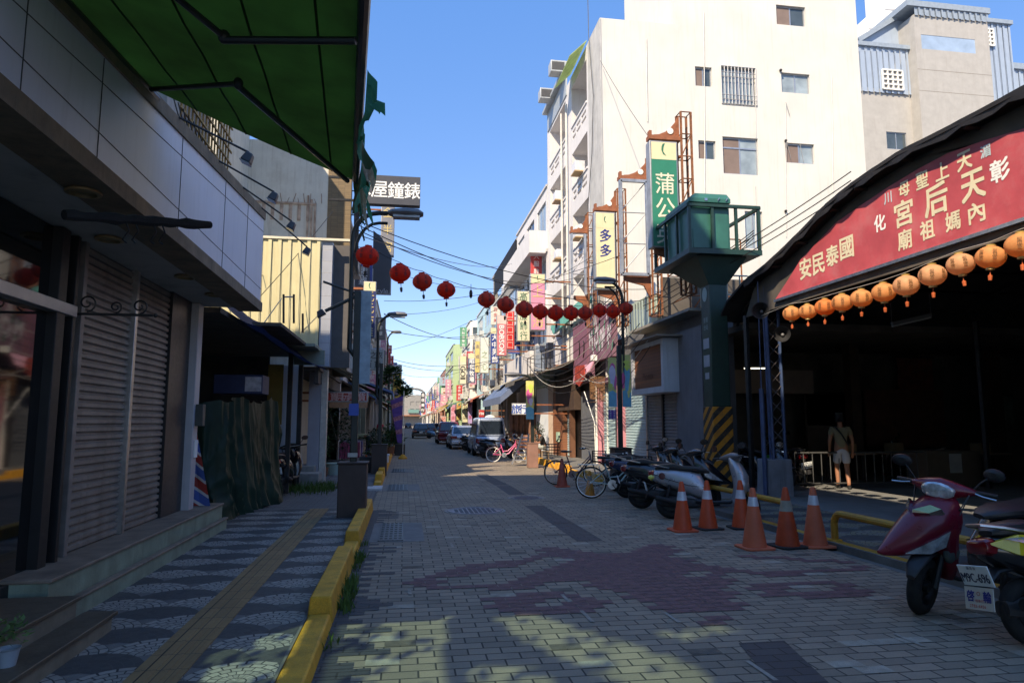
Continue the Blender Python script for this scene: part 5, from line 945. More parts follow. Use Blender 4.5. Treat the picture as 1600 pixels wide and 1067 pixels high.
# street front with balconies (faces -X)
pl=FR(XW); BB=[(AX(917,150,XW).y,AX(893,150,XW).y),(AX(884,200,XW).y,AX(859,200,XW).y)]; zt=AX(917,160,XW).z; pit=2.85; op=[]; levels=[zt-k*pit for k in range(4)]
for k,zb in enumerate(levels):
    for y0,y1 in BB: op.append((-y1,-y0,zb,zb+pit-1.25 if k else zb+1.9,1.25))
sl=[]
for zb in levels:
    for y0,y1 in BB:
        for q in (.28,.55):
            for f0,f1 in ((.06,.36),(.42,.68),(.74,.95)): sl.append((-(y0+(y1-y0)*f1),-(y0+(y1-y0)*f0),zb-q-.07,zb-q+.07,.1))
g=MB(); g.wall(pl,-34.35,-(YW+.01),4.2,zR,op+sl); g.build('street_front',LAV,t,smooth=0,fix=False)
for k,zb in enumerate(levels):
    for (y0,y1) in BB:
        g=MB(); g.pbox(pl,-y1-.02,-y0+.02,zb-.02,zb+.06,-.05,.05); g.build('balustrade_cap',LAV,t,smooth=0)
        g=MB(); a=y0+.5; g.box(XW+1.18,XW+1.24,a,a+1.0,zb-.9,zb+1.2); g.build('balcony_door',PM('dark_brown_door',(.12,.1,.09),.6),t,smooth=0)  # plain dark brown door leaf
g=MB(); g.box(XW-.02,XW+1.0,YW-.035,YW-.002,4.3,zR) if 0 else g.pbox(pl,-(AX(921,200,XW).y),-YW+.03,4.3,zR-.03,-.02,.03); g.build('corner_strip',PM('grey_corner_tile',(.46,.45,.43),.7,0,.15,2,streak=.3),t,smooth=0)
for u in (889,881): g=MB(); y=AX(u,300,XW).y; g.tube([(XW-.1,y,4.2),(XW-.1,y,zR-1)],.05,6); g.build('drain_pipe',PM('pale_pipe',(.6,.58,.54)),t)
P=[AX(u,v,XW-.5) for u,v in ((900,95),(913,90))]; y0,y1=BB[0]; za=levels[0]+2.2; g=MB(); g.prism([(XW,y0-.1,za+.5),(XW-.75,y0-.1,za-.25),(XW-.75,y0-.1,za-.29),(XW,y0-.1,za+.46)],(0,y1-y0+.2,0)); g.build('balcony_awning',THIN('pale_green_awning',(.45,.55,.32),.5),t,smooth=0)
y0,y1=BB[1]; zz=levels[0]+1.95; g=MB(); g.box(XW-.3,XW+.1,y0-.4,y1+.5,zz+1.1,zz+1.25); g.box(XW-.05,XW+.02,y0-.3,y1+.4,zz+.1,zz+1.1); g.build('rooftop_shed',PM('blue_grey_sheet',(.36,.4,.43),.5,.2,.1),t,smooth=0)
for u,v,Y_ in ((870,108,31),(853,150,34)): 
    c=AX(u,v,XW-.45); a=thing('air_conditioner','boxy grey window air conditioner projecting from the '+('nearer' if u==870 else 'farther')+' top corner of the white building','air conditioner',c,'window air conditioners on the white building'); g=MB(); g.box(c.x-.35,XW,c.y-.3,c.y+.3,c.z-.28,c.z+.28); g.build('casing',PM('grey_ac_case',(.4,.42,.44),.5,.2),a,bevel=.02); g=MB(); g.box(c.x-.3,c.x+.3,c.y-.31,c.y-.302,c.z-.2,c.z+.2); g.build('vent',PM('dark_vent',(.06,.06,.065),.6),a,smooth=0)
for k,(bi,lv) in enumerate(((0,2),(1,2),(1,1),(1,3),(0,1))):
    y=BB[bi][0]+.9; z=levels[lv]; a=thing('outdoor_unit','white wrapped condenser box on the '+['near column, third','far column, third','far column, second','far column, lowest','near column, second'][k]+' balcony ledge','air conditioner',(XW-.2,y,z),'condenser boxes on the balconies'); g=MB(); g.box(XW-.42,XW+.1,y-.35,y+.35,z+.05,z+.1); g.build('shelf',PM('wood_shelf',(.45,.3,.16),.7),a,smooth=0)
    g=MB(); g.box(XW-.38,XW+.05,y-.3,y+.3,z+.1,z+.55); g.build('unit',PM('wrapped_unit',(.62,.62,.64),.5),a,bevel=.08 if k in (1,3) else .02)
# ================================================================ GREY BUILDING BEHIND WITH BLUE SIDING
YG=38.0; t=thing('rear_building','beige concrete building behind with pale blue corrugated rooftop sheds','building',(33,40,0)); pg=FY(YG); P=lambda u,v,Y=YG: AY(u,v,Y)
BLS=PM('pale_blue_siding',(.36,.44,.54),.5,.1,.05,2,streak=.2); BLT=PM('blue_grey_trim',(.3,.36,.42),.5,.1)
a,b=P(1426,0),P(1540,0); zr=P(1480,28).z; xl=P(1336,0).x; zm=P(1380,148).z
o=P(1441,80); o2=P(1523,56); oo=(o.x,o2.x,P(1480,80).z,P(1480,58).z); w0=P(1400,225);w1=P(1430,200)
g=MB(); g.wall(pg,a.x,b.x,0,zr,[oo],.05); g.quad((a.x,YG,0),(a.x,YG+9,0),(a.x,YG+9,zr),(a.x,YG,zr)); g.quad((b.x,YG,0),(b.x,YG+9,0),(b.x,YG+9,zr),(b.x,YG,zr)); g.build('stair_tower',BEIGEW,t,smooth=0,fix=False)
g=MB()
for v in (112,145): z=P(1480,v).z; g.box(a.x,b.x,YG-.003,YG+.01,z-.02,z+.02)
g.build('joint_line',PM('joint_dark',(.25,.23,.2),.9),t,smooth=0)
g=MB(); g.pbox(pg,oo[0],oo[1],oo[2],oo[3],-.045,-.02); g.build('blue_panel',PM('blue_infill_panel',(.33,.44,.57),.4,.1,.15,1),t,smooth=0)
YL=YG+.8; pL=FY(YL); g=MB(); g.wall(pL,xl-12,a.x,0,P(1390,140,YL).z,[(w0.x,w1.x,w0.z,w1.z)],.1); g.build('wing_wall',BEIGEW,t,smooth=0,fix=False); win(pL,(w0.x,w1.x,w0.z,w1.z),t)
g=MB(); z0,z1=P(1390,146,YL-.1).z,P(1390,77,YL-.1).z; xs=P(1350,100,YL-.1).x; corrug(g,FY(YL-.1),xs-4,a.x-.05,z0,z1,.42,.06); g.build('blue_cladding',BLS,t,smooth=0); g=MB(); g.box(xs-4,a.x,YL-.3,YL,z1,z1+.28); g.build('eave_trim',BLT,t,smooth=0)
def gridwin(u0,v0,u1,v1,Y):
    a_=P(u0,v1,Y-.12);b_=P(u1,v0,Y-.12); g=MB(); e=.05
    for k in range(5): x=a_.x+(b_.x-a_.x)*k/4; z=a_.z+(b_.z-a_.z)*k/4; g.box(x-e,x+e,Y-.2,Y-.12,a_.z,b_.z); g.box(a_.x,b_.x,Y-.21,Y-.11,z-e,z+e)
    f=g.build('window',WHITEP,t,smooth=0); g=MB(); g.box(a_.x,b_.x,Y-.13,Y-.1,a_.z,b_.z); g.build('pane',PM('dim_pane',(.2,.2,.2),.3,0,.6,1.5),f,smooth=0)
gridwin(1380,112,1409,139,YL-.05)
g=MB(); q=[P(1428,76),P(1428,14),P(1424,12),P(1344,62),P(1342,76)]; g.prism([AY(u,v,YG+1.5) for u,v in ((1428,80),(1428,16),(1424,14),(1344,66),(1342,80))],(0,5,0)); g.build('shed_gable',BLS,t,smooth=0); g=MB(); g.tube([AY(1426,12,YG+1.4),AY(1340,64,YG+1.4)],.16,4,square=True); g.build('gable_trim',BLT,t,smooth=0)
g=MB(); corrug(g,FY(YG-.08),a.x,b.x,P(1480,30).z,P(1480,18).z,.42,.06); g.box(a.x-.6,b.x+.1,YG-.2,YG+6,P(1480,17.5).z,P(1480,9).z); g.build('roof_fascia',BLT,t,smooth=0)
Y2=YG+1.5; g=MB(); c0,c1=P(1541,0,Y2).x,P(1574,0,Y2).x; corrug(g,FY(Y2),c0-1,c1,P(1555,190,Y2).z,P(1555,38,Y2).z,.42,.06); g.quad((c1,Y2,10),(c1,Y2+6,10),(c1,Y2+6,P(1555,38,Y2).z),(c1,Y2,P(1555,38,Y2).z)); corrug(g,FY(Y2+.3),c1,c1+14,P(1590,190,Y2).z,P(1590,106,Y2).z,.42,.06); g.build('blue_cladding',BLS,t,smooth=0); g=MB(); g.box(c0-1,c1+.1,Y2-.2,Y2+4,P(1555,38,Y2).z,P(1555,32,Y2).z); g.box(c1-.1,c1+15,Y2+.1,Y2+4,P(1590,106,Y2).z,P(1590,97,Y2).z); g.build('eave_trim',BLT,t,smooth=0); gridwin(1529,47,1551,70,Y2)
for u0,v0,u1,v1,lb in ((1382,0,1424,30,'white cube rooftop water tank behind the blue gable'),(1356,28,1380,52,'small white rooftop tank left of the cube tank')):
    a_=P(u0,v1,YG+4);b_=P(u1,v0,YG+4); q=thing('roof_tank',lb,'water tank',(a_.x,YG+4,a_.z)); g=MB(); g.box(a_.x,b_.x,YG+4,YG+6,a_.z-1,b_.z+(1.5 if v0==0 else 0)); g.build('tank_body',WHITEP,q,bevel=.1); g=MB(); g.box(a_.x+.1,b_.x-.1,YG+3.97,YG+3.99,b_.z-1.0,b_.z-.9); g.build('seam',GREYW,q,smooth=0)
# ================================================================ RIGHT: LOW SHOPS IN FRONT OF THE WHITE BUILDING
def frp(g,X,u0,v0,u1,v1,d0,d1):
    """a panel of the right street front, from the far edge u0 to the near edge u1, heights read at u1"""
    a=AX(u0,v0,X);b=AX(u1,v1,X);c=AX(u1,v0,X); g.pbox(FR(X),-a.y,-b.y,b.z,c.z,d0,d1); return a.y,b.y,b.z,c.z
Ys=15.9
t=thing('wood_sign_shop','grey low shop with a big white framed wooden sign box over dark double shutters','shop',(7.4,18,0))
g=MB(); g.box(7.42,8.1,Ys,20.3,0,4.35); g.build('wall',PM('grey_shop_wall',(.11,.11,.115),.8,0,.2,2,streak=.4,grime=.3),t,smooth=0)
y0,y1=AX(1012,700,7.3).y,AX(1061,700,7.3).y; ym_=AX(1036,700,7.3).y; zt=AX(1061,592,7.3).z; DSH=PM('grey_blue_shutter',(.2,.21,.23),.5,.2,.15,3,streak=.4,dirt=(.08,.08,.085))
for a,b in ((ym_+.03,y0),(y1,ym_-.03)): g=MB(); shutter(g,FR(7.36),-b,-a,.1,zt,0,.09); g.build('roller_shutter',DSH,t,smooth=0)
for y,m in ((y0+.05,STEEL),(ym_,DARKM),(y1-.06,PM('pale_post',(.42,.43,.45),.6))): g=MB(); g.box(7.3,7.41,y-.05,y+.05,.08,zt); g.build('shutter_post',m,t,smooth=0)
g=MB(); a=AX(1066,700,7.28).y; g.box(7.22,7.5,Ys-.05,y1-.12,.08,4.0); g.build('pilaster',PM('grey_pilaster',(.15,.15,.165),.8,0,.15,2,streak=.4),t,smooth=0)
XS_=6.78; ya,yb=AX(987,600,XS_).y,AX(1037,600,XS_).y; z0=AX(1037,612,XS_).z; z1=AX(1037,527,XS_).z; pl=FR(XS_); f_=.13
sb=thing('sign_box','white framed wooden sign box jutting over the dark shutters','shop sign',(XS_,(ya+yb)/2,z0)); g=MB(); e=.16
g.box(XS_+.1,7.45,yb,ya,z0,z1); g.pbox(pl,-ya,-yb,z0,z0+e,-.1,0); g.pbox(pl,-ya,-yb,z1-e*.8,z1,-.1,.0); g.pbox(pl,-ya,-ya+e,z0+e,z1-e*.8,-.1,0); g.pbox(pl,-yb-e,-yb,z0+e,z1-e*.8,-.1,0); g.build('box',PM('weathered_white_box',(.46,.48,.52),.6,0,.08,2,streak=.5,dirt=(.2,.2,.2)),sb,smooth=0)
g=MB(); g.pbox(pl,-ya+e,-yb-e,z0+e,z1-e*.8,-.099,-.06); g.build('wood_panel',BRICK('red_wood_slats',(.33,.1,.035),(.25,.075,.028),(.07,.03,.015),3,.1,.004,.55,.4,.3,'YZ'),sb,smooth=0)
g=MB(); L_=wword('Phoenix',.2,.1); word(g,pl,'Phoenix',-ya+e+((ya-yb-2*e)-L_)/2,z0+e+.35,.2,.1,-.05); g.build('carved_lettering',PM('dark_wood_lettering',(.1,.035,.02),.7),sb,smooth=0,fix=False)
g=MB(); g.box(6.9,10,Ys-.1,20.4,4.35,4.42); g.box(6.5,7.4,yb-.3,ya+.5,z1+.02,z1+.06); g.build('tin_roof',PM('tin_roof_sheet',(.25,.23,.2),.6,.2,.2,2,grime=.5),t,smooth=0)
g=MB()
for k in range(6): x=7.3+.35*k; g.tube([(x,Ys+.05,4.4),(x,Ys+.05,5.3)],.02,4)
for z in (4.8,5.3): g.tube([(7.3,Ys+.05,z),(9.2,Ys+.05,z)],.02,4)
g.build('roof_railing',PM('pale_mint_rail',(.35,.42,.38),.5,.2),t,smooth=0)
# water tank on its stand
c=AY(1061,528,20.5); t=thing('water_tank','stainless steel cylindrical water tank on a rusty roof stand','water tank',c); r=.42; h=AY(1061,476,20.5).z-c.z; g=MB(); P=[(r*.98,0)]
for k in range(1,9): P+=[(r,h*.85*k/9-.02),(r*1.02,h*.85*k/9),(r,h*.85*k/9+.02)]
P+=[(r*.97,h*.87),(r*.6,h*.97),(r*.2,h),(.02,h)]; g.lathe(P,c,n=24); g.build('tank',PM('dull_stainless',(.62,.61,.58),.45,.5,.08),t)
for k in range(4): q=k*1.57+.4; g=MB(); g.tube([c+Vector((r*math.cos(q),r*math.sin(q),0)),Vector((c.x+r*math.cos(q),c.y+r*math.sin(q),4.42))],.02,4); g.tube([c+Vector((r*1.06*math.cos(q),r*1.06*math.sin(q),0)),c+Vector((r*1.06*math.cos(q),r*1.06*math.sin(q),h*.4))],.012,4); g.build('stand_leg',RUST,t,smooth=0)
g=MB(); g.lathe([(r+.05,-.06),(r+.05,0),(.02,0)],c,n=12); g.build('stand_top',RUST,t); g=MB(); g.lathe([(r*1.06,h*.4),(r*1.09,h*.4),(r*1.09,h*.43),(r*1.06,h*.43)],c,n=20); g.build('stand_ring',RUST,t)
# pink and mint shops
t=thing('pink_trim_shop','small shop with pale blue shutters between pink posts','shop',(7.4,22,0)); g=MB(); g.box(7.42,9.5,20.35,24.2,0,4.5); g.build('wall',PM('grey_shop_wall',(.11,.11,.115)),t,smooth=0)
BSH=PM('pale_blue_shutter',(.36,.5,.54),.5,.1,.12,3,streak=.35,dirt=(.2,.25,.26)); PINK=PM('pink_post_paint',(.6,.25,.3),.6,0,.1,4,streak=.3)
for u0,u1 in ((976,1011),(942,962)):
    a,b=AX(u0,700,7.3).y,AX(u1,700,7.3).y; g=MB(); shutter(g,FR(7.36),-a,-b,.1,3.0,0,.09); g.build('roller_shutter',BSH,t,smooth=0)
for u,w_,m in ((969,.14,PINK),(937,.1,PINK),(965,.05,STEEL)): y=AX(u,700,7.25).y; g=MB(); g.box(7.2,7.42,y-w_,y+w_,.08,3.1); g.build('post',m,t,smooth=0)
g=MB(); g.box(7.1,7.5,20.35,25.2,3.0,3.2); g.build('lintel',PM('dark_plum_board',(.1,.035,.06),.7),t,smooth=0)
a=AX(978,520,7.5);b=AX(1018,520,7.5); zt=AX(1018,462,7.5).z; g=MB(); corrug(g,FR(7.5),-a.y,-b.y,4.4,zt,.25,.03); corrug(g,FY(b.y),7.5,9,4.4,zt,.25,.03); g.box(7.5,9,b.y,a.y,zt,zt+.06); g.build('mint_shed',PM('mint_sheet',(.42,.52,.47)),t,smooth=0)
t=thing('graffiti_signboard','signboard painted with green and white graffiti lettering above the pink post shop','shop sign',(7.0,24,3.5)); g=MB(); y0,y1,z0,z1=frp(g,7.0,919,470,957,556,-.2,0); g.build('board',PM('plum_board',(.2,.1,.14),.6,0,.3,3,grime=.3),t,smooth=0)
g=MB(); pl=FR(7.0); r=random.Random(5)
for k in range(46): 
    a,b=-r.uniform(y1+.1,y0-.1),r.uniform(z0+.1,z0+(z1-z0)*.75); g.cur=r.choice((0,0,1,1,2)); l=r.uniform(.15,.55); q=r.uniform(-.5,.5); g.quad(pl.p(a,b,.004+k*.0002),pl.p(a+.09,b+.02,.004+k*.0002),pl.p(a+.09+q*.4,min(z1,b+l),.004+k*.0002),pl.p(a+q*.4,min(z1,b+l),.004+k*.0002))
g.cur=1
for k,ch in enumerate('MONA'): put(g,pl,ch,-y0+(y0-y1)*(k+.5)/4,z0+(z1-z0)*.45,.55,.45,.018,.15,.03)
g.build('graffiti',[PM('graffiti_green',(.1,.3,.2),.6),PM('graffiti_white',(.55,.52,.56),.6),PM('graffiti_pink',(.42,.2,.3),.6)],t,smooth=0,fix=False)
t=thing('purple_shop','shop with plum coloured wall, curled letters and pink slanted board','shop',(7.2,26.5,0)); g=MB(); frp(g,7.05,895,500,918,596,-.3,0); g.build('plum_wall',PM('plum_wall_paint',(.2,.085,.13),.7,0,.08,3),t,smooth=0)
g=MB(); pl=FR(7.05)
for u in (905,912): 
    a=AX(u,533,7.05); g.tube([pl.p(-a.y,a.z,.02),pl.p(-a.y+.12,a.z-.1,.02),pl.p(-a.y+.1,a.z-.5,.02),pl.p(-a.y-.05,a.z-.65,.02)],.025,5)
g.build('curl_letters',BLACK,t); g=MB(); a=AX(925,566,6.9);b=AX(897,590,6.9); g.prism([(6.95,a.y,a.z+.05),(6.95,b.y,b.z+.3),(6.85,b.y,b.z-.25),(6.8,a.y+.1,a.z-.35)],(.05,0,0)); g.build('pink_board',PM('pink_board_paint',(.72,.38,.48),.6),t,smooth=0)
y=AX(926,560,6.75); g=MB(); g.box(6.7,6.9,y.y-.12,y.y+.12,y.z-.1,y.z+.12); g.build('spot_lamp',WHITEP,t,bevel=.02)
g=MB(); y0,y1=AX(895,700,7.4).y,AX(942,700,7.4).y; g.box(7.5,7.6,y1,y0,0,3.3); g.build('dark_doorway',BLACK,t,smooth=0); g=MB(); a,b=AX(908,700,7.4).y,AX(930,700,7.4).y; g.box(7.42,7.48,b,a,.08,2.9); g.build('grey_door',PM('slate_door',(.12,.13,.15),.6),t,smooth=0)
g=MB()
for k in range(14): a=AX(922+k*1.7,588,6.9); g.tube([(6.9,a.y,a.z),(6.9,a.y,a.z-.85)],.012,4)
for k in range(7): A=AX(922,590,6.9);B=AX(946,590,6.9); g.tube([(6.9,A.y,B.z-.02-.13*k),(6.9,B.y,B.z-.02-.13*k)],.012,4)
g.build('orange_mesh',PM('orange_brown_mesh',(.3,.15,.07),.7,.1,.3),t,smooth=0)
g=MB(); A=AX(872,600,6.6);B=AX(905,592,6.6); p=[AX(u,v,6.75) for u,v in ((899,572),(912,570),(913,590),(905,604),(897,596))]; g.prism(p,(.04,0,0)); g.build('red_awning_scrap',THIN('faded_red_cloth',(.5,.09,.07),.4,.7,.4,8),t,smooth=0)
g=MB(); y=AX(935,700,7.2).y; g.tube([(7.15,y,.08),(7.15,y,3.2)],.04,6); g.tube([AX(913,612,6.9),AX(929,660,6.9),AX(931,720,6.9)],.02,5); g.build('white_pipe',WHITEP,t)
t=thing('brown_shop','shop with dark brown fascia, red brown pier and worn shutter right of the white hoarding','shop',(7.2,30,0)); g=MB(); frp(g,7.1,868,585,897,640,-.3,0); g.build('fascia',PM('dark_brown_fascia',(.06,.035,.025),.7,0,.25,3),t,smooth=0)
g=MB(); a=AX(866,700,7.2).y;b=AX(881,700,7.2).y; g.box(7.15,7.6,b,a,.08,3); g.build('red_brown_pier',BRICK('red_brown_tile',(.33,.12,.055),(.28,.1,.05),(.12,.06,.04),.3,.12,.006,.6,.3,.5,'YZ'),t,smooth=0)
g=MB(); a=AX(881,700,7.3).y;b=AX(893,700,7.3).y; shutter(g,FR(7.38),-a,-b,.1,2.9,0,.1); g.build('roller_shutter',BSH,t,smooth=0); g=MB(); g.box(7.2,7.42,b-.25,b,.08,3); g.build('brown_post',PM('brown_post_wood',(.16,.07,.04),.7),t,smooth=0)
g=MB(); g.box(7.6,12,24.4,36,0,4.1); g.build('back_wall',DARKC,t,smooth=0); g=MB(); y=AX(871,685,7.1); g.box(7.08,7.15,y.y-.3,y.y+.2,y.z-.15,y.z+.3); g.build('green_box_sign',PM('mint_box',(.35,.5,.4),.5),t,smooth=0)
A=AX(826,568,6.0);B=AX(898,520,6.0); g=MB(); g.prism([(7.4,28,4.35),(7.4,36,4.25),(6.0,36,3.75),(6.0,28,3.8)],(0,0,.05)); g.build('canopy_sheet',PM('brown_canopy_sheet',(.14,.11,.09),.7,0,.2,2),t,smooth=0)
g=MB(); y=27.8
for k in range(7): yy=28+k*.9; g.tube([(6.0,yy,3.85),(6.0,yy,4.75)],.02,4)
g.tube([(6.0,28,4.75),(6.0,33.4,4.75)],.02,4); g.tube([(6.0,28,4.3),(6.0,33.4,4.75)],.015,4); g.build('canopy_rail',DARKM,t,smooth=0)
t=thing('white_hoarding','plain white hoarding panel with peach pier, half in sunlight','hoarding',(7.2,33,0)); g=MB(); a=AX(838,700,7.2).y;b=AX(857,700,7.2).y; g.box(7.2,7.3,b,a,.08,3.4); g.build('white_panel',PM('bluish_white_panel',(.68,.73,.8),.6,0,.04,2),t,smooth=0); g=MB(); c=AX(865,700,7.2).y; g.box(7.2,7.45,c,b-.02,.08,3.5); g.build('peach_pier',PM('peach_paint',(.62,.46,.36),.7),t,smooth=0)
g=MB(); z=AX(845,620,6.9); g.box(6.9,7.3,b,a,3.45,4.5); g.build('green_logo_fascia',PM('teal_white_fascia',(.3,.42,.36),.6,0,.5,6),t,smooth=0)
# ---------------------------------------------------------------- rusty sign towers over the shops
def lattice(g,x,y,z0,z1,w_=.28,d=.3,r=.025):
    c=[(x,y),(x+w_,y),(x+w_,y+d),(x,y+d)]
    for p in c: g.tube([(*p,z0),(*p,z1)],r,4,square=True)
    n=int((z1-z0)/.55)
    for k in range(n+1):
        z=z0+(z1-z0)*k/n
        for a in range(4): g.tube([(*c[a],z),(*c[(a+1)%4],z)],r*.7,4)
        if k<n and k%2==0: g.tube([(*c[0],z),(*c[1],z+(z1-z0)/n)],r*.6,4)
def signtower(lb,u0,u1,vt,vb,Y,face=None):
    a=AY(u0,vb,Y);b=AY(u1,vt,Y); x0,x1,z0,z1=a.x,b.x,a.z,b.z; wd=x1-x0; t=thing('sign_tower',lb,'sign frame',((x0+x1)/2,Y,z0),'rusty sign towers in a row')
    g=MB(); lattice(g,x1+.12,Y,max(3.9,z0-1.2),z1+.85); g.build('lattice_mast',RUST,t,smooth=0)
    g=MB(); pl=FY(Y); pts=[(x1+.12,z1+.12),(x1+.12,z1+.8)]+[(x1+.12-wd*.95*q,z1+.22+.55*(1-q)**2.2) for q in (.15,.35,.55,.8,1)]+[(x0,z1+.12)]; hole=[(x1-.14+.09*math.cos(k),z1+.34+.09*math.sin(k)) for k in [6.283*i/12 for i in range(12)]]
    g.pprism(pl,pts,-.16,-.12); g.box(x0-.02,x1+.12,Y,Y+.25,z1+.05,z1+.16); g.pbox(pl,x0,x0+.07,z1+.1,z1+.3,-.2,-.05); g.build('top_gusset',RUST2,t,smooth=0)
    g=MB(); g.quad(*[pl.p(x_,z_,-.1) for x_,z_ in hole]); g.build('gusset_hole',PM('pale_disc',(.8,.78,.72),.8),t,smooth=0)
    g=MB(); g.pprism(pl,[(x1+.12,z0-.02),(x1+.12,z0-.7),(x1-.1,z0-.3),(x0+.1,z0-.16),(x0+.1,z0-.02)],-.2,-.12); g.build('bottom_gusset',RUST2,t,smooth=0)
    return t,x0,x1,z0,z1
Yt=16.4; t,x0,x1,z0,z1=signtower('nearest rusty sign tower, carrying a green and cream vertical sign',1020,1058,222,385,Yt)
vsign('green vertical sign with cream cap and pale characters, nearest of the sign towers',1019,222,1058,386,Yt-.02,'蒲公英',PM('viridian_sign_face',(.012,.2,.12),.5,0,.06,3),CREAMI,(CREAMS,.165),logoh=.5,th=.3,start=.11,side=1,wall=x1+.14,bold=.006)
t,x0,x1,z0,z1=signtower('second rusty sign tower with an empty frame',972,1010,284,428,19.0); g=MB()
for x in (x0,x1): g.tube([(x,19,z0),(x,19,z1)],.045,4,square=True)
for z in (z0,z1): g.tube([(x0,19,z),(x1,19,z)],.045,4,square=True)
for k in range(3): a=z0+(z1-z0)*k/3; b=z0+(z1-z0)*(k+1)/3; g.tube([(x0,19.1,a),(x1,19.1,b)],.015,4); g.tube([(x0,19.1,b),(x1,19.1,b)],.015,4)
g.build('empty_frame',GALV,t,smooth=0)
Yt=21.7; t,x0,x1,z0,z1=signtower('third rusty sign tower, carrying a cream sign with blue characters',932,960,332,452,Yt)
vsign('cream vertical sign with navy characters and green emblem on the third sign tower',931,332,961,452,Yt-.02,'多多  ',CREAMS,INKN,(CREAMS,.2),logoh=.35,th=.28,wall=x1+.14,bold=.01)
t,x0,x1,z0,z1=signtower('farthest rusty sign tower with a small empty frame by the balconies',894,914,366,460,24.6); g=MB()
for x in (x0,x1): g.tube([(x,24.6,z0),(x,24.6,z1)],.04,4,square=True)
for k in range(3): a=z0+(z1-z0)*k/3; b=z0+(z1-z0)*(k+1)/3; g.tube([(x0,24.7,a),(x1,24.7,b)],.015,4); g.tube([(x0,24.6,b),(x1,24.6,b)],.02,4)
g.build('empty_frame',GALV,t,smooth=0)
t=thing('teal_roof_board','teal and blue painted board rising along the roof edge behind the lanterns','board',(7,26,5)); g=MB(); P=[AX(u,v,6.9) for u,v in ((860,510),(918,458),(921,472),(864,522))]; g.prism(P,(.12,0,0)); g.build('board',PM('teal_board_paint',(.1,.42,.36),.5,0,.1,3),t,smooth=0)
t=tag(MB().tube([AX(938,470,7.0),AX(985,505,7.0)],.02,4).build('strut',DARKM),'dark strut leaning over the graffiti signboard','strut')
bars=((1072,500,1110,445),(1085,495,1108,460),(1100,470,1104,560)); g=MB()
for u0,v0,u1,v1 in bars: g.tube([AY(u0,v0,20),AY(u1,v1,18.5)],.025,4)
t=thing('roof_scaffold','rusty leftover scaffold of pipes around the roof water tank','scaffold',(9,19,4.4)); g.build('leaning_pipes',RUST,t,smooth=0); g=MB()
for x in (8.0,9.6): 
    for y in (18.2,19.8): g.tube([(x,y,4.4),(x,y,6.9)],.025,5)
for z in (5.2,6.1,6.9): g.tube([(8.0,18.2,z),(9.6,18.2,z)],.02,4); g.tube([(8.0,19.8,z),(9.6,19.8,z)],.02,4); g.tube([(8.0,18.2,z),(8,19.8,z)],.02,4)
g.build('pipe_frame',RUST,t,smooth=0)
# ---------------------------------------------------------------- farther buildings on the right
def YU(u,x=7.3): return AX(u,600,x).y
yy=[34.45,YU(808),YU(768),YU(745)]
def bal(t,y0,y1,levels,x=7.3):
    for z in levels:
        g=MB(); g.box(x-.95,x-.85,y0+.3,y1-.3,z-.1,z+1.0); g.box(x-.95,x,y0+.3,y1-.3,z-.2,z-.1); g.box(x-.95,x,y0+.2,y0+.3,z-.2,z+1); g.box(x-.95,x,y1-.3,y1-.2,z-.2,z+1); g.build('balcony',LAV,t,smooth=0)
h=AX(830,330,7.3).z; b2=streethouse('pale grey balconied building next to the tall white apartment building',1,yy[0],yy[1],h,LAV,3,4.2,3); bal(b2,yy[0],yy[1],[4.3,4.3+(h-4.6)/3,4.3+(h-4.6)*2/3])
h=AX(790,452,7.3).z; b3=streethouse('weathered concrete building with an open netted frame on its roof',1,yy[1]+.05,yy[2],h,CONC,2,4.2,3); g=MB()
for y in (yy[1]+.4,(yy[1]+yy[2])/2,yy[2]-.4):
    for x in (7.4,10): g.box(x,x+.35,y-.2,y+.2,h-.3,h+2.4)
g.box(7.3,10.5,yy[1]+.2,yy[2]-.2,h+2.4,h+2.6); g.build('roof_frame',CONC,b3,smooth=0); g=MB(); g.box(7.25,7.28,yy[1]+.3,yy[2]-2,h+.6,h+2.5); g.build('shade_net',THIN('dark_shade_net',(.04,.045,.06),.2,clear=.3),b3,smooth=0)
h=AX(757,478,7.3).z; streethouse('light blue building beside the concrete frame building',1,yy[2]+.05,yy[3],h,PM('light_blue_render',(.4,.58,.64),.7,0,.06,2,streak=.3),3,4,2)
x5=6.6; ya5=YU(734,x5); yb5=YU(722,x5); h=AX(730,508,x5).z; b5=streethouse('cream white corner building with wide dark windows far up the right side',1,ya5,yb5,h,PM('cream_white_render',(.74,.7,.64),.7,0,.05,2,streak=.2),4,4,2,x=x5); pl=FY(ya5); fh=(h-4.4)/4
streethouse('pink and grey building in front of the cream white corner building',1,yy[3]+.05,ya5-.05,AX(742,525,7.3).z,PM('pale_pink_render',(.62,.5,.46),.7,0,.06,2,streak=.3),3,4,3)
for f in range(4): win(pl,(x5+.25,x5+1.9,4+fh*f+.9,4+fh*(f+1)-.3),b5,dep=-.06)
x6=5.9; ya6=YU(708,x6); h=AX(702,548,x6).z; b6=streethouse('lime green building with a tall vertical inscription far up the right side',1,ya6,YU(696,x6),h,PM('lime_green_render',(.42,.53,.3),.7,0,.05,1,streak=.15),3,4,2,x=x6,grp=None); g=MB(); pl=FY(ya6); zz=h-5
for k,ch in enumerate('國泰世華銀'): put(g,pl,ch,x6+1.0,zz-1.15*k,.8,.8,.02)
g.build('lettering',PM('grey_green_lettering',(.25,.36,.22),.6),b6,smooth=0,fix=False); g=MB(); z=zz-6.6; g.quad(*[pl.p(x6+1.0+.6*math.cos(q)*(1+.2*math.cos(5*q)),z+.55*math.sin(q)*(1+.2*math.cos(5*q)),.02) for q in [6.283*k/30 for k in range(30)]]); g.build('emblem',INKR,b6,smooth=0,fix=False)
ys=[YU(696,6.6)+1]
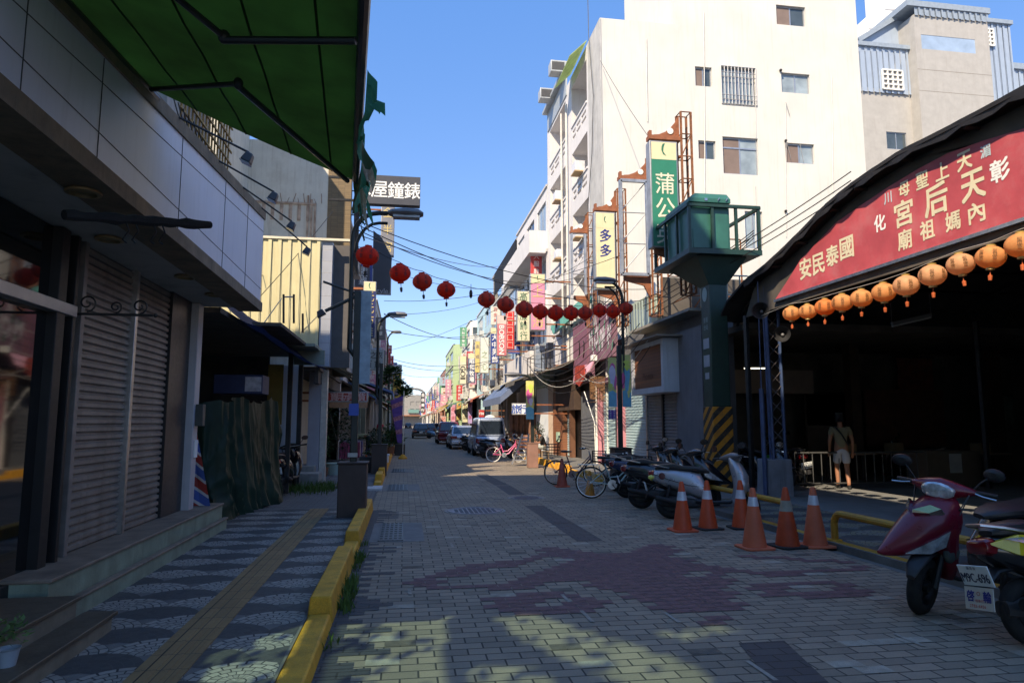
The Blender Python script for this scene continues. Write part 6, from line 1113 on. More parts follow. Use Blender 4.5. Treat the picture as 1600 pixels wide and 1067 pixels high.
for k,(u,v,mt_,lb) in enumerate(((688,584,PM('brick_red_render',(.36,.17,.13),.8,0,.1,2),'red brick coloured building behind the lime green one'),(681,598,PM('pale_peach_render',(.62,.52,.44),.8,0,.08,2),'pale peach building far up the right side'),(674,603,CREAMW,'cream far building, third beyond the lime green one'),(667,612,PM('far_white_render',(.66,.66,.64),.8,0,.06,2),'white far building near the right end of the street'),(660,622,BEIGEW,'low beige building at the far right end of the street'))):
    y1=YU(u,7.0); streethouse(lb,1,ys[-1]+.1,y1,AX(u+2,v,7.0).z,mt_,3,4,2,x=7.0); ys.append(y1)
t=thing('end_building','grey concrete building closing the far end of the street','building',(2,330,0)); g=MB(); pl=FY(325); a=AY(634,660,325);b=AY(668,600,325); ops=[(a.x+2+q*2.6,a.x+3.8+q*2.6,6+3.4*f,8+3.4*f) for q in range(3) for f in range(2)]; g.wall(pl,a.x-14,b.x,0,AY(650,617,325).z,ops,.2); g.build('wall',CONC,t,smooth=0,fix=False); g=MB(); g.box(a.x-14,b.x+.5,320,325,4.6,5.0); g.build('orange_awning',PM('orange_awning_sheet',(.4,.16,.08),.6),t,smooth=0); g=MB(); g.box(a.x+1,a.x+6,324,324.8,6.0,7.6); g.build('teal_board',PM('far_teal_board',(.12,.26,.23),.6),t,smooth=0)
g=MB(); q=AY(652,617,325); 
for k in range(10): a0=math.pi*k/10; a1=math.pi*(k+1)/10; g.tube([(q.x-1+4.5*math.cos(a0),325.5,q.z+3*math.sin(a0)),(q.x-1+4.5*math.cos(a1),325.5,q.z+3*math.sin(a1))],.5,4)
g.build('roof_arch',CONC,t,smooth=0)
# vertical signs of the right row
vsign('cream vertical sign with green clothing shop characters behind the lanterns',808,455,828,533,31,'高雅服飾行',PM('pale_cream_face',(.66,.62,.46),.5,0,.05,2),INKGR,th=.3,wall=7.3)
vsign('pink vertical sign with cream cap behind the lanterns',829,428,852,516,29,'上 海',PM('pink_sign_face',(.7,.27,.4),.5,0,.06,2),INKG,(CREAMS,.16),logoh=.4,th=.3,wall=7.3)
vsign('bright red vertical sign of stacked blocks behind the first lanterns after the gap',790,486,804,546,38,'口口口口口',PM('bright_red_face',(.6,.02,.02),.5),PM('pale_red_line',(.75,.4,.35),.6),th=.3,wall=7.3)
t=vsign('pink and red vertical sign with white latin letters turned sideways',776,493,792,556,36,'BOBSON',PM('rose_sign_face',(.62,.18,.2),.5,0,.2,1),INKW,(PM('pale_rose_cap',(.68,.5,.46),.5),.2),th=.25,wall=7.3,rotw=True,bold=.02)
vsign('navy vertical sign with white characters for a menswear shop',766,512,780,568,42,'大中男飾',PM('navy_blue_face',(.03,.06,.24),.5),INKW,(CREAMS,.16),th=.3,wall=7.3,bold=.01)
vsign('off white vertical sign with faint handwriting left of the navy menswear sign',750,527,764,583,48,'之心',PM('offwhite_face',(.66,.68,.62),.5),PM('grey_green_lettering',(.25,.36,.22)),th=.3,wall=7.3,start=.3)
vsign('yellow vertical sign with navy characters beyond the off white sign',742,533,750,582,54,'友成行',PM('light_yellow_face',(.66,.52,.2),.5),INKN,th=.3,wall=7.3)
vsign('dark blue vertical sign with white block characters far up the right side',731,552,743,598,62,'昭和牧場',PM('dusk_blue_face',(.07,.09,.17),.5),INKW,(CREAMS,.16),th=.4,wall=7.3,bold=.02)
vsign('cream vertical sign with black latin letters turned sideways far up the right side',718,556,729,600,70,'GOII',PM('pale_cream_face',(.66,.62,.46)),INKK,(CREAMS,.2),th=.4,wall=7.3,rotw=True,bold=.03)
vsign('small black vertical sign with white characters at the far end of the right row',657,613,664,645,150,'金佳美行',PM('black_sign_face',(.02,.022,.025),.5),INKW,th=.5,wall=7.3,bold=.04)
t=vsign('white travel sign with blue characters above the ladder',800,630,823,648,30,'',PM('white_sign_face',(.78,.8,.82),.5),INKB,th=.12,wall=7.3,name='signboard'); g=MB(); a=AY(800,648,30);b=AY(823,630,30)
for k,ch in enumerate('旅行'): put(g,FY(29.98),ch,a.x+(b.x-a.x)*(k+.5)/2,(a.z+b.z)/2,(b.z-a.z)*.75,None,.01,bold=.008)
g.build('lettering',INKB,t,smooth=0,fix=False)
t=vsign('small red square sign with white letters over the parked van',748,640,757,652,50,'',INKR,INKW,th=.2,wall=7.3,name='signboard'); g=MB(); a=AY(748,652,50);b=AY(757,640,50); word(g,FY(49.97),'FBI',a.x+.05,(a.z+b.z)/2,.2,.1,bold=.015); g.build('lettering',INKW,t,smooth=0,fix=False)
vsign('blue and grey boxed vertical sign below the pink sign',836,540,852,580,30,'',PM('grey_blue_board',(.2,.25,.33),.5,0,.4,8),INKW,th=.3,wall=7.3); vsign('dark slate boxed sign right of the blue and grey boxed sign',856,535,865,575,30,'',PM('slate_board',(.07,.08,.11),.5),INKW,th=.4,wall=7.3)
for k,(u0,v0,u1,v1,Y,c,lb) in enumerate(((704,632,712,660,75,(.62,.3,.4),'pink printed shop banner in the far right row'),(713,628,721,656,75,(.6,.45,.15),'orange printed shop banner in the far right row'),(722,630,731,660,72,(.66,.62,.4),'cream printed shop banner with dark square in the far right row'),(731,622,738,662,70,(.42,.3,.55),'lilac and orange printed shop banner in the far right row'),(688,650,697,668,90,(.66,.42,.36),'pale red standing shop banner far up the right side'))):
    vsign(lb,u0,v0,u1,v1,Y,'特價' if k%2 else '名店',PM('banner_face_%d'%k,c,.6,0,.5,3),INKK if k==2 else INKR,th=.1,wall=7.3,name='shop_banner')
# blue grey awning, second right lamp post with pink box, ladder
t=thing('slanted_awning','blue grey sloping street awning over the right pavement beyond the hoarding','awning',(6,40,3)); zt=AX(824,573,7.3).z; Yn,Yf_=36.5,45; p=AY(754,612,Yf_);q=AY(780,622,Yn); zl=2.95
g=MB(); g.prism([(7.3,Yn,zt),(7.3,Yf_,zt),(5.1,Yf_,zl),(5.1,Yn,zl)],(0,0,.06)); g.build('awning_sheet',PM('blue_grey_awning',(.1,.145,.25),.6,0,.12,1),t,smooth=0); g=MB(); g.box(5.08,5.1,Yn,Yf_,zl-.35,zl+.05); g.prism([(7.3,Yn-.01,zt),(5.1,Yn-.01,zl),(5.1,Yn-.01,zl-.3),(7.3,Yn-.01,zt-.5)],(0,.02,0)); g.build('valance',PM('pale_blue_valance',(.13,.17,.27),.6),t,smooth=0)
for y in (Yn+.3,Yf_-.3): g=MB(); g.tube([(5.2,y,.08),(5.2,y,zl)],.04,5); g.build('awning_post',DARKM,t)
g=MB()
for k in range(4): y=Yn+1+k*2.1; g.box(6.6,7.2,y,y+1.4,.1,.9); g.box(6.9,7.2,y,y+1.4,.9,2.2)
g.build('stall_shelves',PM('stall_mix',(.25,.12,.08),.7,0,.7,2.5),t,smooth=0)
c=AG(830,727,.08); t=lamppost('second right lamp post with a pinkish brown base box beside the ladder',c.x+.05,c.y,AY(0,575,c.y).z,c.x-.35,-1,(.36,.86),False,lowtop=AY(0,590,c.y).z); 
for ch in t.children:
    if ch.name.startswith(('base_box','base_cap')): ch.data=ch.data.copy(); ch.data.materials[0]=PM('pinkish_box',(.26,.14,.11),.7,0,.15,3)
y=c.y-.06; a,b=AY(822,655,y),AY(834,595,y); g,blob,pl=banner(a.x,b.x,a.z,b.z,y,0,'x',3); blob(.4,.6,.35,.2,2); blob(.6,.8,.3,.12,4); blob(.6,.45,.25,.1,3); g.build('street_banner',BC,t,smooth=0,fix=False)
t=thing('step_ladder','tall aluminium step ladder leaning by the pinkish lamp post box','ladder',(c.x-.3,c.y+1,.08)); g=MB(); Y=c.y+.9; A=AY(800,735,Y);B=AY(822,735,Y); T0=AY(816,678,Y);T1=AY(826,678,Y); A.z=B.z=.08
g.tube([A,T0],.03,4,square=True); g.tube([B,T1],.03,4,square=True); g.build('rail',ALU,t,smooth=0); g=MB()
for k in range(1,8): g.tube([A.lerp(T0,k/8),B.lerp(T1,k/8)],.025,4)
g.build('rungs',ALU,t,smooth=0); g=MB(); g.tube([A+Vector((.3,1,0)),T0],.02,4); g.tube([B+Vector((.3,1,0)),T1],.02,4); g.build('rear_stay',ALU,t,smooth=0)
# ================================================================ TRAFFIC CONES
CO=PM('cone_orange',(.62,.075,.02),.55,0,.12,5,grime=.35,dirt=(.2,.06,.04)); CF=PM('faded_cone_orange',(.62,.125,.055),.6,0,.1,4,grime=.25,dirt=(.4,.2,.15)); REF=PM('reflective_band',(.6,.62,.66),.4,.2,.15,5,grime=.3); REFD=PM('dirty_band',(.3,.28,.22),.7,0,.3,5); CB=PM('black_cone_foot',(.02,.02,.02),.8)
def cone(lb,u,v,h,mat,foot,band,mark=False,bz=(.62,.8),rot=0):
    p=AG(u,v,0); p.y+=.12; t=thing('traffic_cone',lb,'traffic cone',p,'traffic cones'); k=h/.72; g=MB(); s=.19*k; g.M=Matrix.Translation(p)@Matrix.Rotation(rot,4,'Z'); g.loft([[(s*a,s*b,z) for a,b in ((-1,-.8),(-.8,-1),(.8,-1),(1,-.8),(1,.8),(.8,1),(-.8,1),(-1,.8))] for z in (.0,.025*k)]); g.build('foot',foot,t,bevel=.006)
    R0=.145*k; R1=.03*k; rr=lambda z: R0+(R1-R0)*(z-.025*k)/(h-.025*k); g=MB(); n=24
    g.lathe([(rr(.025*k),.025*k),(rr(h*.96),h*.96),(R1*.8,h),(.01,h)],p,n=n); g.build('body',mat,t); g=MB(); g.lathe([(rr(h*bz[0])+.002,h*bz[0]),(rr(h*bz[1])+.002,h*bz[1])],p,n=n); g.build('reflective_sleeve',band,t)
    if mark:
        g=MB(); pl=Pl(p+Vector((.02,-rr(.2)-.004,0)),(1,0,0),(0,.17,1))
        for r_,(s_,z) in enumerate((('化宮',.40),('寺用',.3),('禁停',.22))): 
            for q,ch in enumerate(s_): put(g,pl,ch,-.02+q*.07-.0,z-.12,.055,.055,.0)
        g.build('marking',PM('dark_marking',(.08,.02,.015),.7),t,smooth=0,fix=False)
cone('orange cone with a red foot in front of the silver scooter, leftmost of the six',1072,831,.72,CO,CO,REF); cone('orange cone with a black foot against the silver scooter flank',1112,828,.72,CO,CB,REF,rot=.1); cone('clean orange cone with white band directly before the concrete block',1165,827,.72,CO,CB,REF,rot=-.1); cone('faded pinkish orange cone, nearest on the left of the front three',1187,859,.76,CF,CF,REF,bz=(.7,.85)); cone('dirty orange cone with dark lettering and a grey band',1239,857,.76,PM('dark_cone_orange',(.5,.06,.015),.6,0,.2,5,grime=.5,dirt=(.1,.03,.02)),CB,REFD,True,(.6,.78),.15); cone('faded orange cone next to the near end of the yellow rail',1283,856,.76,CF,CF,REF,bz=(.7,.86)); cone('dull red cone in front of the basket bicycle wheel',880,761,.7,PM('dull_red_cone',(.42,.07,.04),.6,0,.15,5),CO,PM('red_band',(.45,.1,.07),.6)); cone('yellowish orange cone standing behind the teal bicycle wheel',924,776,.55,PM('yellow_orange_cone',(.6,.22,.03),.6),CF,REFD)
# ================================================================ SCOOTERS
def ring(x,w,z0,z1,n=16,e=2.6): 
    P=[]
    for k in range(n):
        q=2*math.pi*k/n; c,s=math.cos(q),math.sin(q); P.append((x,w*math.copysign(abs(c)**(2/e),c),(z0+z1)/2+(z1-z0)/2*math.copysign(abs(s)**(2/e),s)))
    return P
def ringz(z,x,dx,w,n=16,e=2.4,xo=0):
    P=[]
    for k in range(n):
        q=2*math.pi*k/n; c,s=math.cos(q),math.sin(q); P.append((x+dx*math.copysign(abs(c)**(2/e),c),w*math.copysign(abs(s)**(2/e),s),z))
    return P
CHROME=PM('chrome',(.7,.7,.72),.12,1,.05); MIRR=PM('mirror_glass',(.8,.85,.9),.03,1,.03); LENSR=PM('red_lens',(.2,.006,.01),.2,0,.1,coat=.5); LENSO=PM('orange_lens',(.6,.2,.02),.2); CLEAR=PM('clear_lamp_lens',(.5,.53,.56),.1,.3,.5,14,coat=1); PLATE=PM('white_plate',(.72,.75,.75),.4,0,.05); PLASTIC=PM('black_plastic',(.018,.018,.02),.5,0,.2,6); SEATM=PM('seat_vinyl',(.02,.02,.022),.42,0,.2,8,.2,80)
def wheel(par,x,y,z,r,wd,steer=None,nm='wheel',rimm=None):
    g=MB(); g.M=steer; P=[]
    for k in range(14): q=2*math.pi*k/14; P.append((r-wd*.55+wd*.55*math.cos(q),wd*.5*math.sin(q)))
    rings=[]; n=28
    g.loft([[Vector((x,y,z))+Vector((p[0]*math.cos(a),p[1],p[0]*math.sin(a))) for p in P] for a in [2*math.pi*i/n for i in range(n+1)]],False); w_=g.build(nm,RUBBER,par)
    g=MB(); g.M=steer; g.lathe([(r-wd*1.05,-wd*.3),(r-wd*.95,-wd*.38),(r-wd*.95,wd*.38),(r-wd*1.05,wd*.3),(r-wd*1.15,0)],(x,y,z),'y',24); g.lathe([(.045,-wd*.45),(.05,0),(.045,wd*.45)],(x,y,z),'y',10)
    for k in range(5): a=2*math.pi*k/5; b=a+.25; d=Vector((math.cos(a),0,math.sin(a))); e=Vector((math.cos(b),0,math.sin(b))); g.tube([Vector((x,y,z))+d*.04,Vector((x,y,z))+e*(r-wd*.95)],.014,4)
    g.build('rim',rimm or DARKM,w_); return w_
def scooter(lb,loc,head,body,front=None,steer=25,lean=9,plate='M9C-696',extra=None,grp='parked scooters',seat=None,s=1.0,beak=True,helmet=None,tailp=None,detail=True,retro=False):
    """forward is +X; root stands between the wheels on the ground"""
    front=front or body; t=thing('scooter',lb,'scooter',(0,0,0),grp); S=Matrix.Translation((.42,0,0))@Matrix.Rotation(rad(steer),4,'Z')@Matrix.Translation((-.42,0,0))
    wheel(t,-.6,0,.235,.235,.11); wheel(t,.64,0,.235,.235,.105,S)
    # rear body, tail, seat
    g=MB(); g.loft([ring(x,w_,a,b) for x,w_,a,b in ((-.93,.03,.66,.71),(-.88,.09,.6,.76),(-.74,.145,.53,.79),(-.5,.175,.45,.785),(-.28,.175,.37,.765),(-.12,.16,.31,.72),(-.03,.14,.29,.55),(.0,.10,.29,.42))]); g.build('rear_body',body,t)
    g=MB(); g.loft([ring(x,w_,a,b,14,3) for x,w_,a,b in ((-.84,.06,.77,.81),(-.78,.115,.76,.86),(-.55,.14,.755,.885),(-.38,.145,.75,.845),(-.2,.14,.745,.84),(-.04,.10,.73,.8),(.02,.05,.73,.765))]); g.build('seat',seat or SEATM,t)
    g=MB(); g.loft([ring(x,w_,a,b,12,4) for x,w_,a,b in ((-.2,.15,.24,.33),(.1,.165,.25,.30),(.32,.15,.26,.31),(.42,.1,.3,.36))]); g.build('floorboard',PLASTIC,t)
    g=MB(); g.loft([ring(x,w_,a,b,12,3) for x,w_,a,b in ((-.82,.06,.2,.32),(-.6,.1,.17,.36),(-.25,.12,.17,.33),(-.1,.1,.2,.3))]); g.build('engine',PM('engine_casing',(.05,.05,.052),.6,.4,.3,9),t)
    g=MB(); g.tube([(-.35,-.12,.2),(-.5,-.17,.24),(-.55,-.18,.26),(-.82,-.18,.31)],[.025,.03,.045,.042],10); g.build('exhaust',PM('dull_exhaust',(.02,.02,.02),.6,.2,.3),t)
    g=MB(); g.loft([ring(x,.07,a,b,10) for x,a,b in ((-1.0,.3,.33),(-.95,.42,.46),(-.85,.5,.54),(-.7,.52,.56))]); g.build('rear_fender',PLASTIC,t)
    # legshield + beak
    g=MB(); zs=((.27,.36,.06,.12),(.4,.40,.075,.19),(.55,.44,.09,.215),(.7,.44,.1,.21),(.84,.40,.085,.15),(.93,.36,.06,.085))
    if retro: zs=((.27,.40,.07,.15),(.4,.46,.10,.225),(.55,.50,.12,.25),(.7,.49,.13,.245),(.84,.44,.11,.19),(.95,.39,.08,.12),(1.0,.37,.06,.08))
    g.loft([ringz(z,x,dx,w_) for z,x,dx,w_ in zs]); g.build('leg_shield',front,t)
    if beak and not retro:
        g=MB(); g.loft([ring(x,w_,a,b,14,2.2) for x,w_,a,b in ((.34,.17,.56,.95),(.46,.20,.50,.935),(.58,.19,.47,.86),(.7,.15,.455,.745),(.82,.095,.45,.63),(.92,.04,.455,.53),(.96,.012,.47,.495))]); g.build('front_beak',front,t)
        for sy in (1,-1):
            g=MB(); P=[(.5,sy*.185,.57),(.62,sy*.168,.515),(.80,sy*.10,.50),(.64,sy*.172,.61),(.48,sy*.2,.70)]; g.add([Vector(p)+Vector((.012,sy*.012,0)) for p in P]+[Vector(p)-Vector((.03,sy*.03,0)) for p in P],[(0,1,2,3,4),(9,8,7,6,5)]+[(i,(i+1)%5,5+(i+1)%5,5+i) for i in range(5)]); g.build('turn_signal',CLEAR,t,smooth=0)
        for sy in (1,-1):
            g=MB(); P=[(.66,sy*.02,.79),(.60,sy*.12,.81),(.53,sy*.17,.855),(.57,sy*.10,.87),(.66,sy*.02,.815)]; g.add([Vector(p)+Vector((.02,0,.012)) for p in P]+[Vector(p)-Vector((.02,0,.03)) for p in P],[(0,1,2,3,4),(9,8,7,6,5)]+[(i,(i+1)%5,5+(i+1)%5,5+i) for i in range(5)]); g.build('chrome_trim',CHROME,t,smooth=0)
    g=MB(); g.M=S; g.loft([ring(x,w_,a,b,12,2.5) for x,w_,a,b in ((.37,.05,.36,.44),(.5,.07,.44,.5),(.66,.075,.47,.52),(.84,.06,.41,.45),(.9,.03,.34,.37))]); g.build('front_fender',PLASTIC if not retro else front,t)
    for sy in (1,-1): g=MB(); g.M=S; g.tube([(.46,sy*.085,.62),(.64,sy*.085,.235)],.024,8); g.build('fork_leg',PLASTIC,t)
    # handlebar
    g=MB(); g.M=S; g.loft([[(x+.34,y,z) for x,z in [(cx+r_*math.cos(q),.985+dz+r_*.95*math.sin(q)) for q in [2*math.pi*k/12 for k in range(12)]]] for y,r_,cx,dz in ((-.235,.022,-.02,0),(-.18,.045,.0,0),(-.09,.075,.035,.0),(0,.088,.05,.005),(.09,.075,.035,0),(.18,.045,.0,0),(.235,.022,-.02,0))]); hb=g.build('handlebar_cover',front if not retro else PM('dark_silver_cover',(.12,.12,.13),.35,.2,.1,3,coat=.4),t)
    g=MB(); g.M=S; g.loft([[(x,y,z) for y,z in [(wy*math.cos(q),.985+wz*math.sin(q)-(.018 if math.sin(q)<0 else 0)) for q in [2*math.pi*k/14 for k in range(14)]]] for x,wy,wz in ((.42,.125,.05),(.455,.12,.058),(.475,.095,.045),(.482,.03,.015))]); g.build('headlight',CLEAR,t)
    for sy in (1,-1):
        g=MB(); g.M=S; g.tube([(.33,sy*.2,.985),(.30,sy*.27,.985),(.28,sy*.37,.98)],.018,8); g.build('grip',PLASTIC,t)
        g=MB(); g.M=S; g.tube([(.36,sy*.24,.985),(.375,sy*.30,.975),(.36,sy*.385,.965)],.007,5); g.build('brake_lever',STEEL,t)
        g=MB(); g.M=S; g.tube([(.31,sy*.21,1.0),(.32,sy*.26,1.07),(.30,sy*.31,1.12)],.007,5); m=g.build('mirror',PLASTIC,t)
        g=MB(); g.M=S@Matrix.Translation((.29,sy*.34,1.145))@Matrix.Rotation(rad(sy*-12),4,'Z'); g.loft([[(x,.08*k*math.cos(q),.052*k*math.sin(q)) for q in [2*math.pi*i/16 for i in range(16)]] for x,k in ((-.012,1),(.012,.95),(.03,.5))]); g.build('mirror_shell',PLASTIC if sy>0 else DARKM,m)
        g=MB(); g.M=S@Matrix.Translation((.29,sy*.34,1.145))@Matrix.Rotation(rad(sy*-12),4,'Z'); g.quad(*[(-.0135,.074*math.cos(q),.046*math.sin(q)) for q in [2*math.pi*i/16 for i in range(16)]]); g.build('mirror_glass',MIRR,m,smooth=0)
    # tail: light, plate, grab rail, side signals
    g=MB(); g.loft([ring(x,w_,a,b,12,3) for x,w_,a,b in ((-.955,.05,.665,.735),(-.94,.09,.645,.75),(-.88,.105,.625,.765),(-.85,.1,.63,.76))]); g.build('tail_light',LENSR,t)
    g=MB(); g.M=Matrix.Translation((-.995,0,.5))@Matrix.Rotation(rad(-16),4,'Y'); g.box(-.006,.004,-.13,.13,-.075,.075); pt=g.build('license_plate',PLATE,t,bevel=.004)
    if plate and detail:
        g=MB(); g.M=Matrix.Translation((-.995,0,.5))@Matrix.Rotation(rad(-16),4,'Y'); pl=Pl((-.0065,0,0),(0,-1,0),(0,0,1)); h=.07; word(g,pl,plate,-wword(plate,h,.1)*.34,-.012,h,.07,.002,bold=.004,squash=.66); word(g,pl,'臺灣省',-.05,.055,.022,.2,.002); g.build('plate_number',PM('dark_blue_plate_ink',(.02,.03,.08),.6),pt,smooth=0,fix=False)
    g=MB(); g.tube([(-.6,.15,.79),(-.8,.13,.83),(-.93,.06,.85),(-.93,-.06,.85),(-.8,-.13,.83),(-.6,-.15,.79)],.013,6); g.build('grab_rail',STEEL if not retro else CHROME,t)
    g=MB(); g.tube([(-.1,.12,.2),(-.12,.26,.02)],.013,5); g.build('side_stand',DARKM,t)
    for sy,dz in ((1,0),(-1,.02),(1,.05)): g=MB(); g.M=S; g.tube([(.36,sy*.2,.97),(.45,sy*.17,.86-dz),(.44,sy*.1,.72),(.42,sy*.06,.6)],.006,4); g.build('control_cable',BLACK,t)
    g=MB(); g.lathe([(.01,.075),(.1,.08),(.12,.07),(.12,.055)],(-.6,0,.235),'y',18); g.build('belt_cover',PM('engine_casing',(.05,.05,.052)),t)
    for sy in (1,-1): g=MB(); g.tube([(-.66,sy*.13,.27),(-.6,sy*.13,.52)],[.03,.022],8); g.build('rear_shock',DARKM,t); g=MB(); g.tube([(-.02,sy*.142,.5),(-.3,sy*.178,.52),(-.6,sy*.172,.6),(-.85,sy*.11,.69)],.005,4); g.build('panel_gap',BLACK,t)
    if extra: extra(t,S)
    t.location=loc; t.rotation_euler=(-rad(lean),0,head); t.scale=(s,s,s); return t
WINE=PM('wine_red_gloss',(.2,.006,.022),.3,0,.12,2,coat=.25,spec=.4); LEM=PM('lemon_yellow_gloss',(.72,.52,.03),.3,0,.06,3,coat=.5); SILV=PM('silver_grey_gloss',(.38,.39,.42),.3,.35,.06,3,coat=.6); MIDB=PM('dark_blue_gloss',(.02,.03,.075),.22,0,.15,3,coat=.7); BLKG=PM('black_gloss',(.012,.012,.014),.22,0,.2,3,coat=.7); GRYD=PM('dark_grey_gloss',(.05,.055,.06),.3,0,.15,3,coat=.6)
def heading(dx,dy): return math.atan2(dy,dx)
def place(front=None,rear=None,d=(1,0),h=.62):
    d=Vector((d[0],d[1],0)).normalized(); p=(front-d*.64) if front is not None else (rear+d*.6); return p,heading(d.x,d.y)
p,hd=place(front=AG(1402,955)+Vector((.2,.06,0)),d=(-.98,-.05))
def red_extra(t,S):
    g=MB(); g.tube([(.0,.0,.5),(.0,-.0,.5)],.001,3) if 0 else g.ball((.43,.16,.52),.07,.05,.1,10,6); g.build('disc_lock_bag',PM('grey_bag',(.1,.12,.12),.6),t)
scooter('wine red scooter facing the street at the right edge, front wheel turned',p,hd,BLKG,WINE,27,9,None,red_extra,s=1.06)
def yel_extra(t,S):
    for sy in (1,-1):
        P=[(-.92,sy*.075,.72),(-.72,sy*.152,.78),(-.4,sy*.181,.77),(-.12,sy*.168,.70),(-.15,sy*.17,.57),(-.45,sy*.186,.58),(-.75,sy*.158,.64)]; g=MB(); g.add([Vector(p_)+Vector((0,sy*.012,0)) for p_ in P]+[Vector(p_)-Vector((0,sy*.02,0)) for p_ in P],[tuple(range(7)),tuple(range(13,6,-1))]+[(i,(i+1)%7,7+(i+1)%7,7+i) for i in range(7)]); g.build('yellow_side_panel',LEM,t,smooth=0)
        P=[(-.83,sy*.125,.755),(-.66,sy*.168,.765),(-.52,sy*.178,.735),(-.68,sy*.172,.715)]; g=MB(); g.add([Vector(p_)+Vector((0,sy*.02,0)) for p_ in P]+[Vector(p_) for p_ in P],[(0,1,2,3),(7,6,5,4)]+[(i,(i+1)%4,4+(i+1)%4,4+i) for i in range(4)]); g.build('rear_signal',CLEAR,t,smooth=0)
    g=MB(); g.M=Matrix.Translation((-1.0,0,.345))@Matrix.Rotation(rad(8),4,'Y'); g.box(-.004,.004,-.12,.12,-.08,.075); st=g.build('mud_flap_sticker',PM('cream_flap',(.5,.46,.4),.6,0,.1,6),t)
    g=MB(); g.M=Matrix.Translation((-1.0,0,.345))@Matrix.Rotation(rad(8),4,'Y'); pl=Pl((-.0045,0,0),(0,-1,0),(0,0,1)); put(g,pl,'啓',-.07,.01,.075,.065,.002,bold=.004); put(g,pl,'輪',.07,.01,.075,.065,.002,bold=.004); g.build('flap_lettering',INKN,st,smooth=0,fix=False)
    g=MB(); g.M=Matrix.Translation((-1.0,0,.345))@Matrix.Rotation(rad(8),4,'Y'); pl=Pl((-.0045,0,0),(0,-1,0),(0,0,1)); put(g,pl,'O',0,.03,.03,.03,.002); word(g,pl,'機車行',-.03,-.02,.02,.1,.002); word(g,pl,'2783-4456',-.08,-.055,.022,.15,.002); g.build('flap_red_lettering',INKR,st,smooth=0,fix=False)
d=Vector((1,.06,0)).normalized(); pp=AY(1541,930,4.48); pr=Vector((pp.x,pp.y,0))+d*.99
scooter('black and lemon yellow scooter with plate M9C-696 cut by the right edge',pr,heading(d.x,d.y),BLKG,BLKG,10,8,'M9C-696',yel_extra,s=1.0)
# the row of four by the cones
def row(lb,u,v,d,**k): 
    p_,h_=place(rear=AG(u,v)+Vector((.1,.12,0)),d=d); return scooter(lb,p_,h_,**k)
def silver_extra(t,S):
    for sy in (1,-1): g=MB(); g.lathe([(.055,-.0),(.05,.02),(.01,.025)] if sy>0 else [(.01,-.025),(.05,-.02),(.055,0)],(-.72,sy*.15,.66),'y',14); g.build('round_badge',PM('dark_red_badge',(.12,.02,.02),.3),t)
    g=MB(); g.ball((-.9,.1,.64),.05,.035,.04,10,6); g.ball((-.9,-.1,.64),.05,.035,.04,10,6); g.build('side_signal',PM('yellow_green_lens',(.6,.6,.1),.2,coat=.5),t)
row('silver grey rounded scooter, nearest of the parked row behind the cones',1046,812,(.9,-.43),body=SILV,steer=38,extra=silver_extra,plate='LQ2-518',retro=True,s=1.04)
row('black scooter with white stripe between the silver and the blue scooter',1000,796,(.93,-.36),body=BLKG,front=BLKG,steer=35,plate='MKE-302',s=1.05)
def sticker_extra(t,S): 
    g=MB(); g.quad(*[(-.83+.0*k,.118+.0*k,.7) for k in (0,)]*3) if 0 else g.ball((-.86,.07,.69),.04,.04,.045,8,5); g.build('pink_sticker',PM('pink_sticker_face',(.55,.2,.3),.5),t)
row('dark blue scooter with pink sticker on its tail, third in the parked row',976,779,(.95,-.3),body=MIDB,front=BLKG,steer=30,plate='NBD-117',extra=sticker_extra,s=1.02)
row('dark grey scooter, farthest of the parked row next to the teal bicycle',962,769,(.96,-.25),body=GRYD,front=BLKG,steer=30,plate='MPA-645',s=1.02)
# scooters in the dark of the temple
for (u,v,d,lb,s_) in ((1165,758,(.2,-1),'dim scooter parked in the shade behind the striped tower foot',1.05),(1285,764,(.1,1),'dark scooter with pale plate behind the barrier, left of the walking person',1.05),(1500,752,(-.4,.9),'dark scooter deep in the temple behind the brown cabinet',1.0)):
    p_,h_=place(rear=AG(u,v,.075)+(Vector((0,.8,0)) if u>1200 else Vector()),d=d); scooter(lb,p_,h_,BLKG,steer=20,plate='NKP-232' if u==1285 else None,grp='scooters in the temple shade',s=s_)
g=MB(); c=AY(1185,722,15.9); g.box(c.x-.28,c.x+.28,15.75,16.15,c.z-.2,c.z+.18); tag(g.build('crate',PM('bright_green_crate',(.04,.3,.06),.5,0,.1,3),bevel=.03),'green plastic delivery crate in the shade right of the striped tower foot','crate')
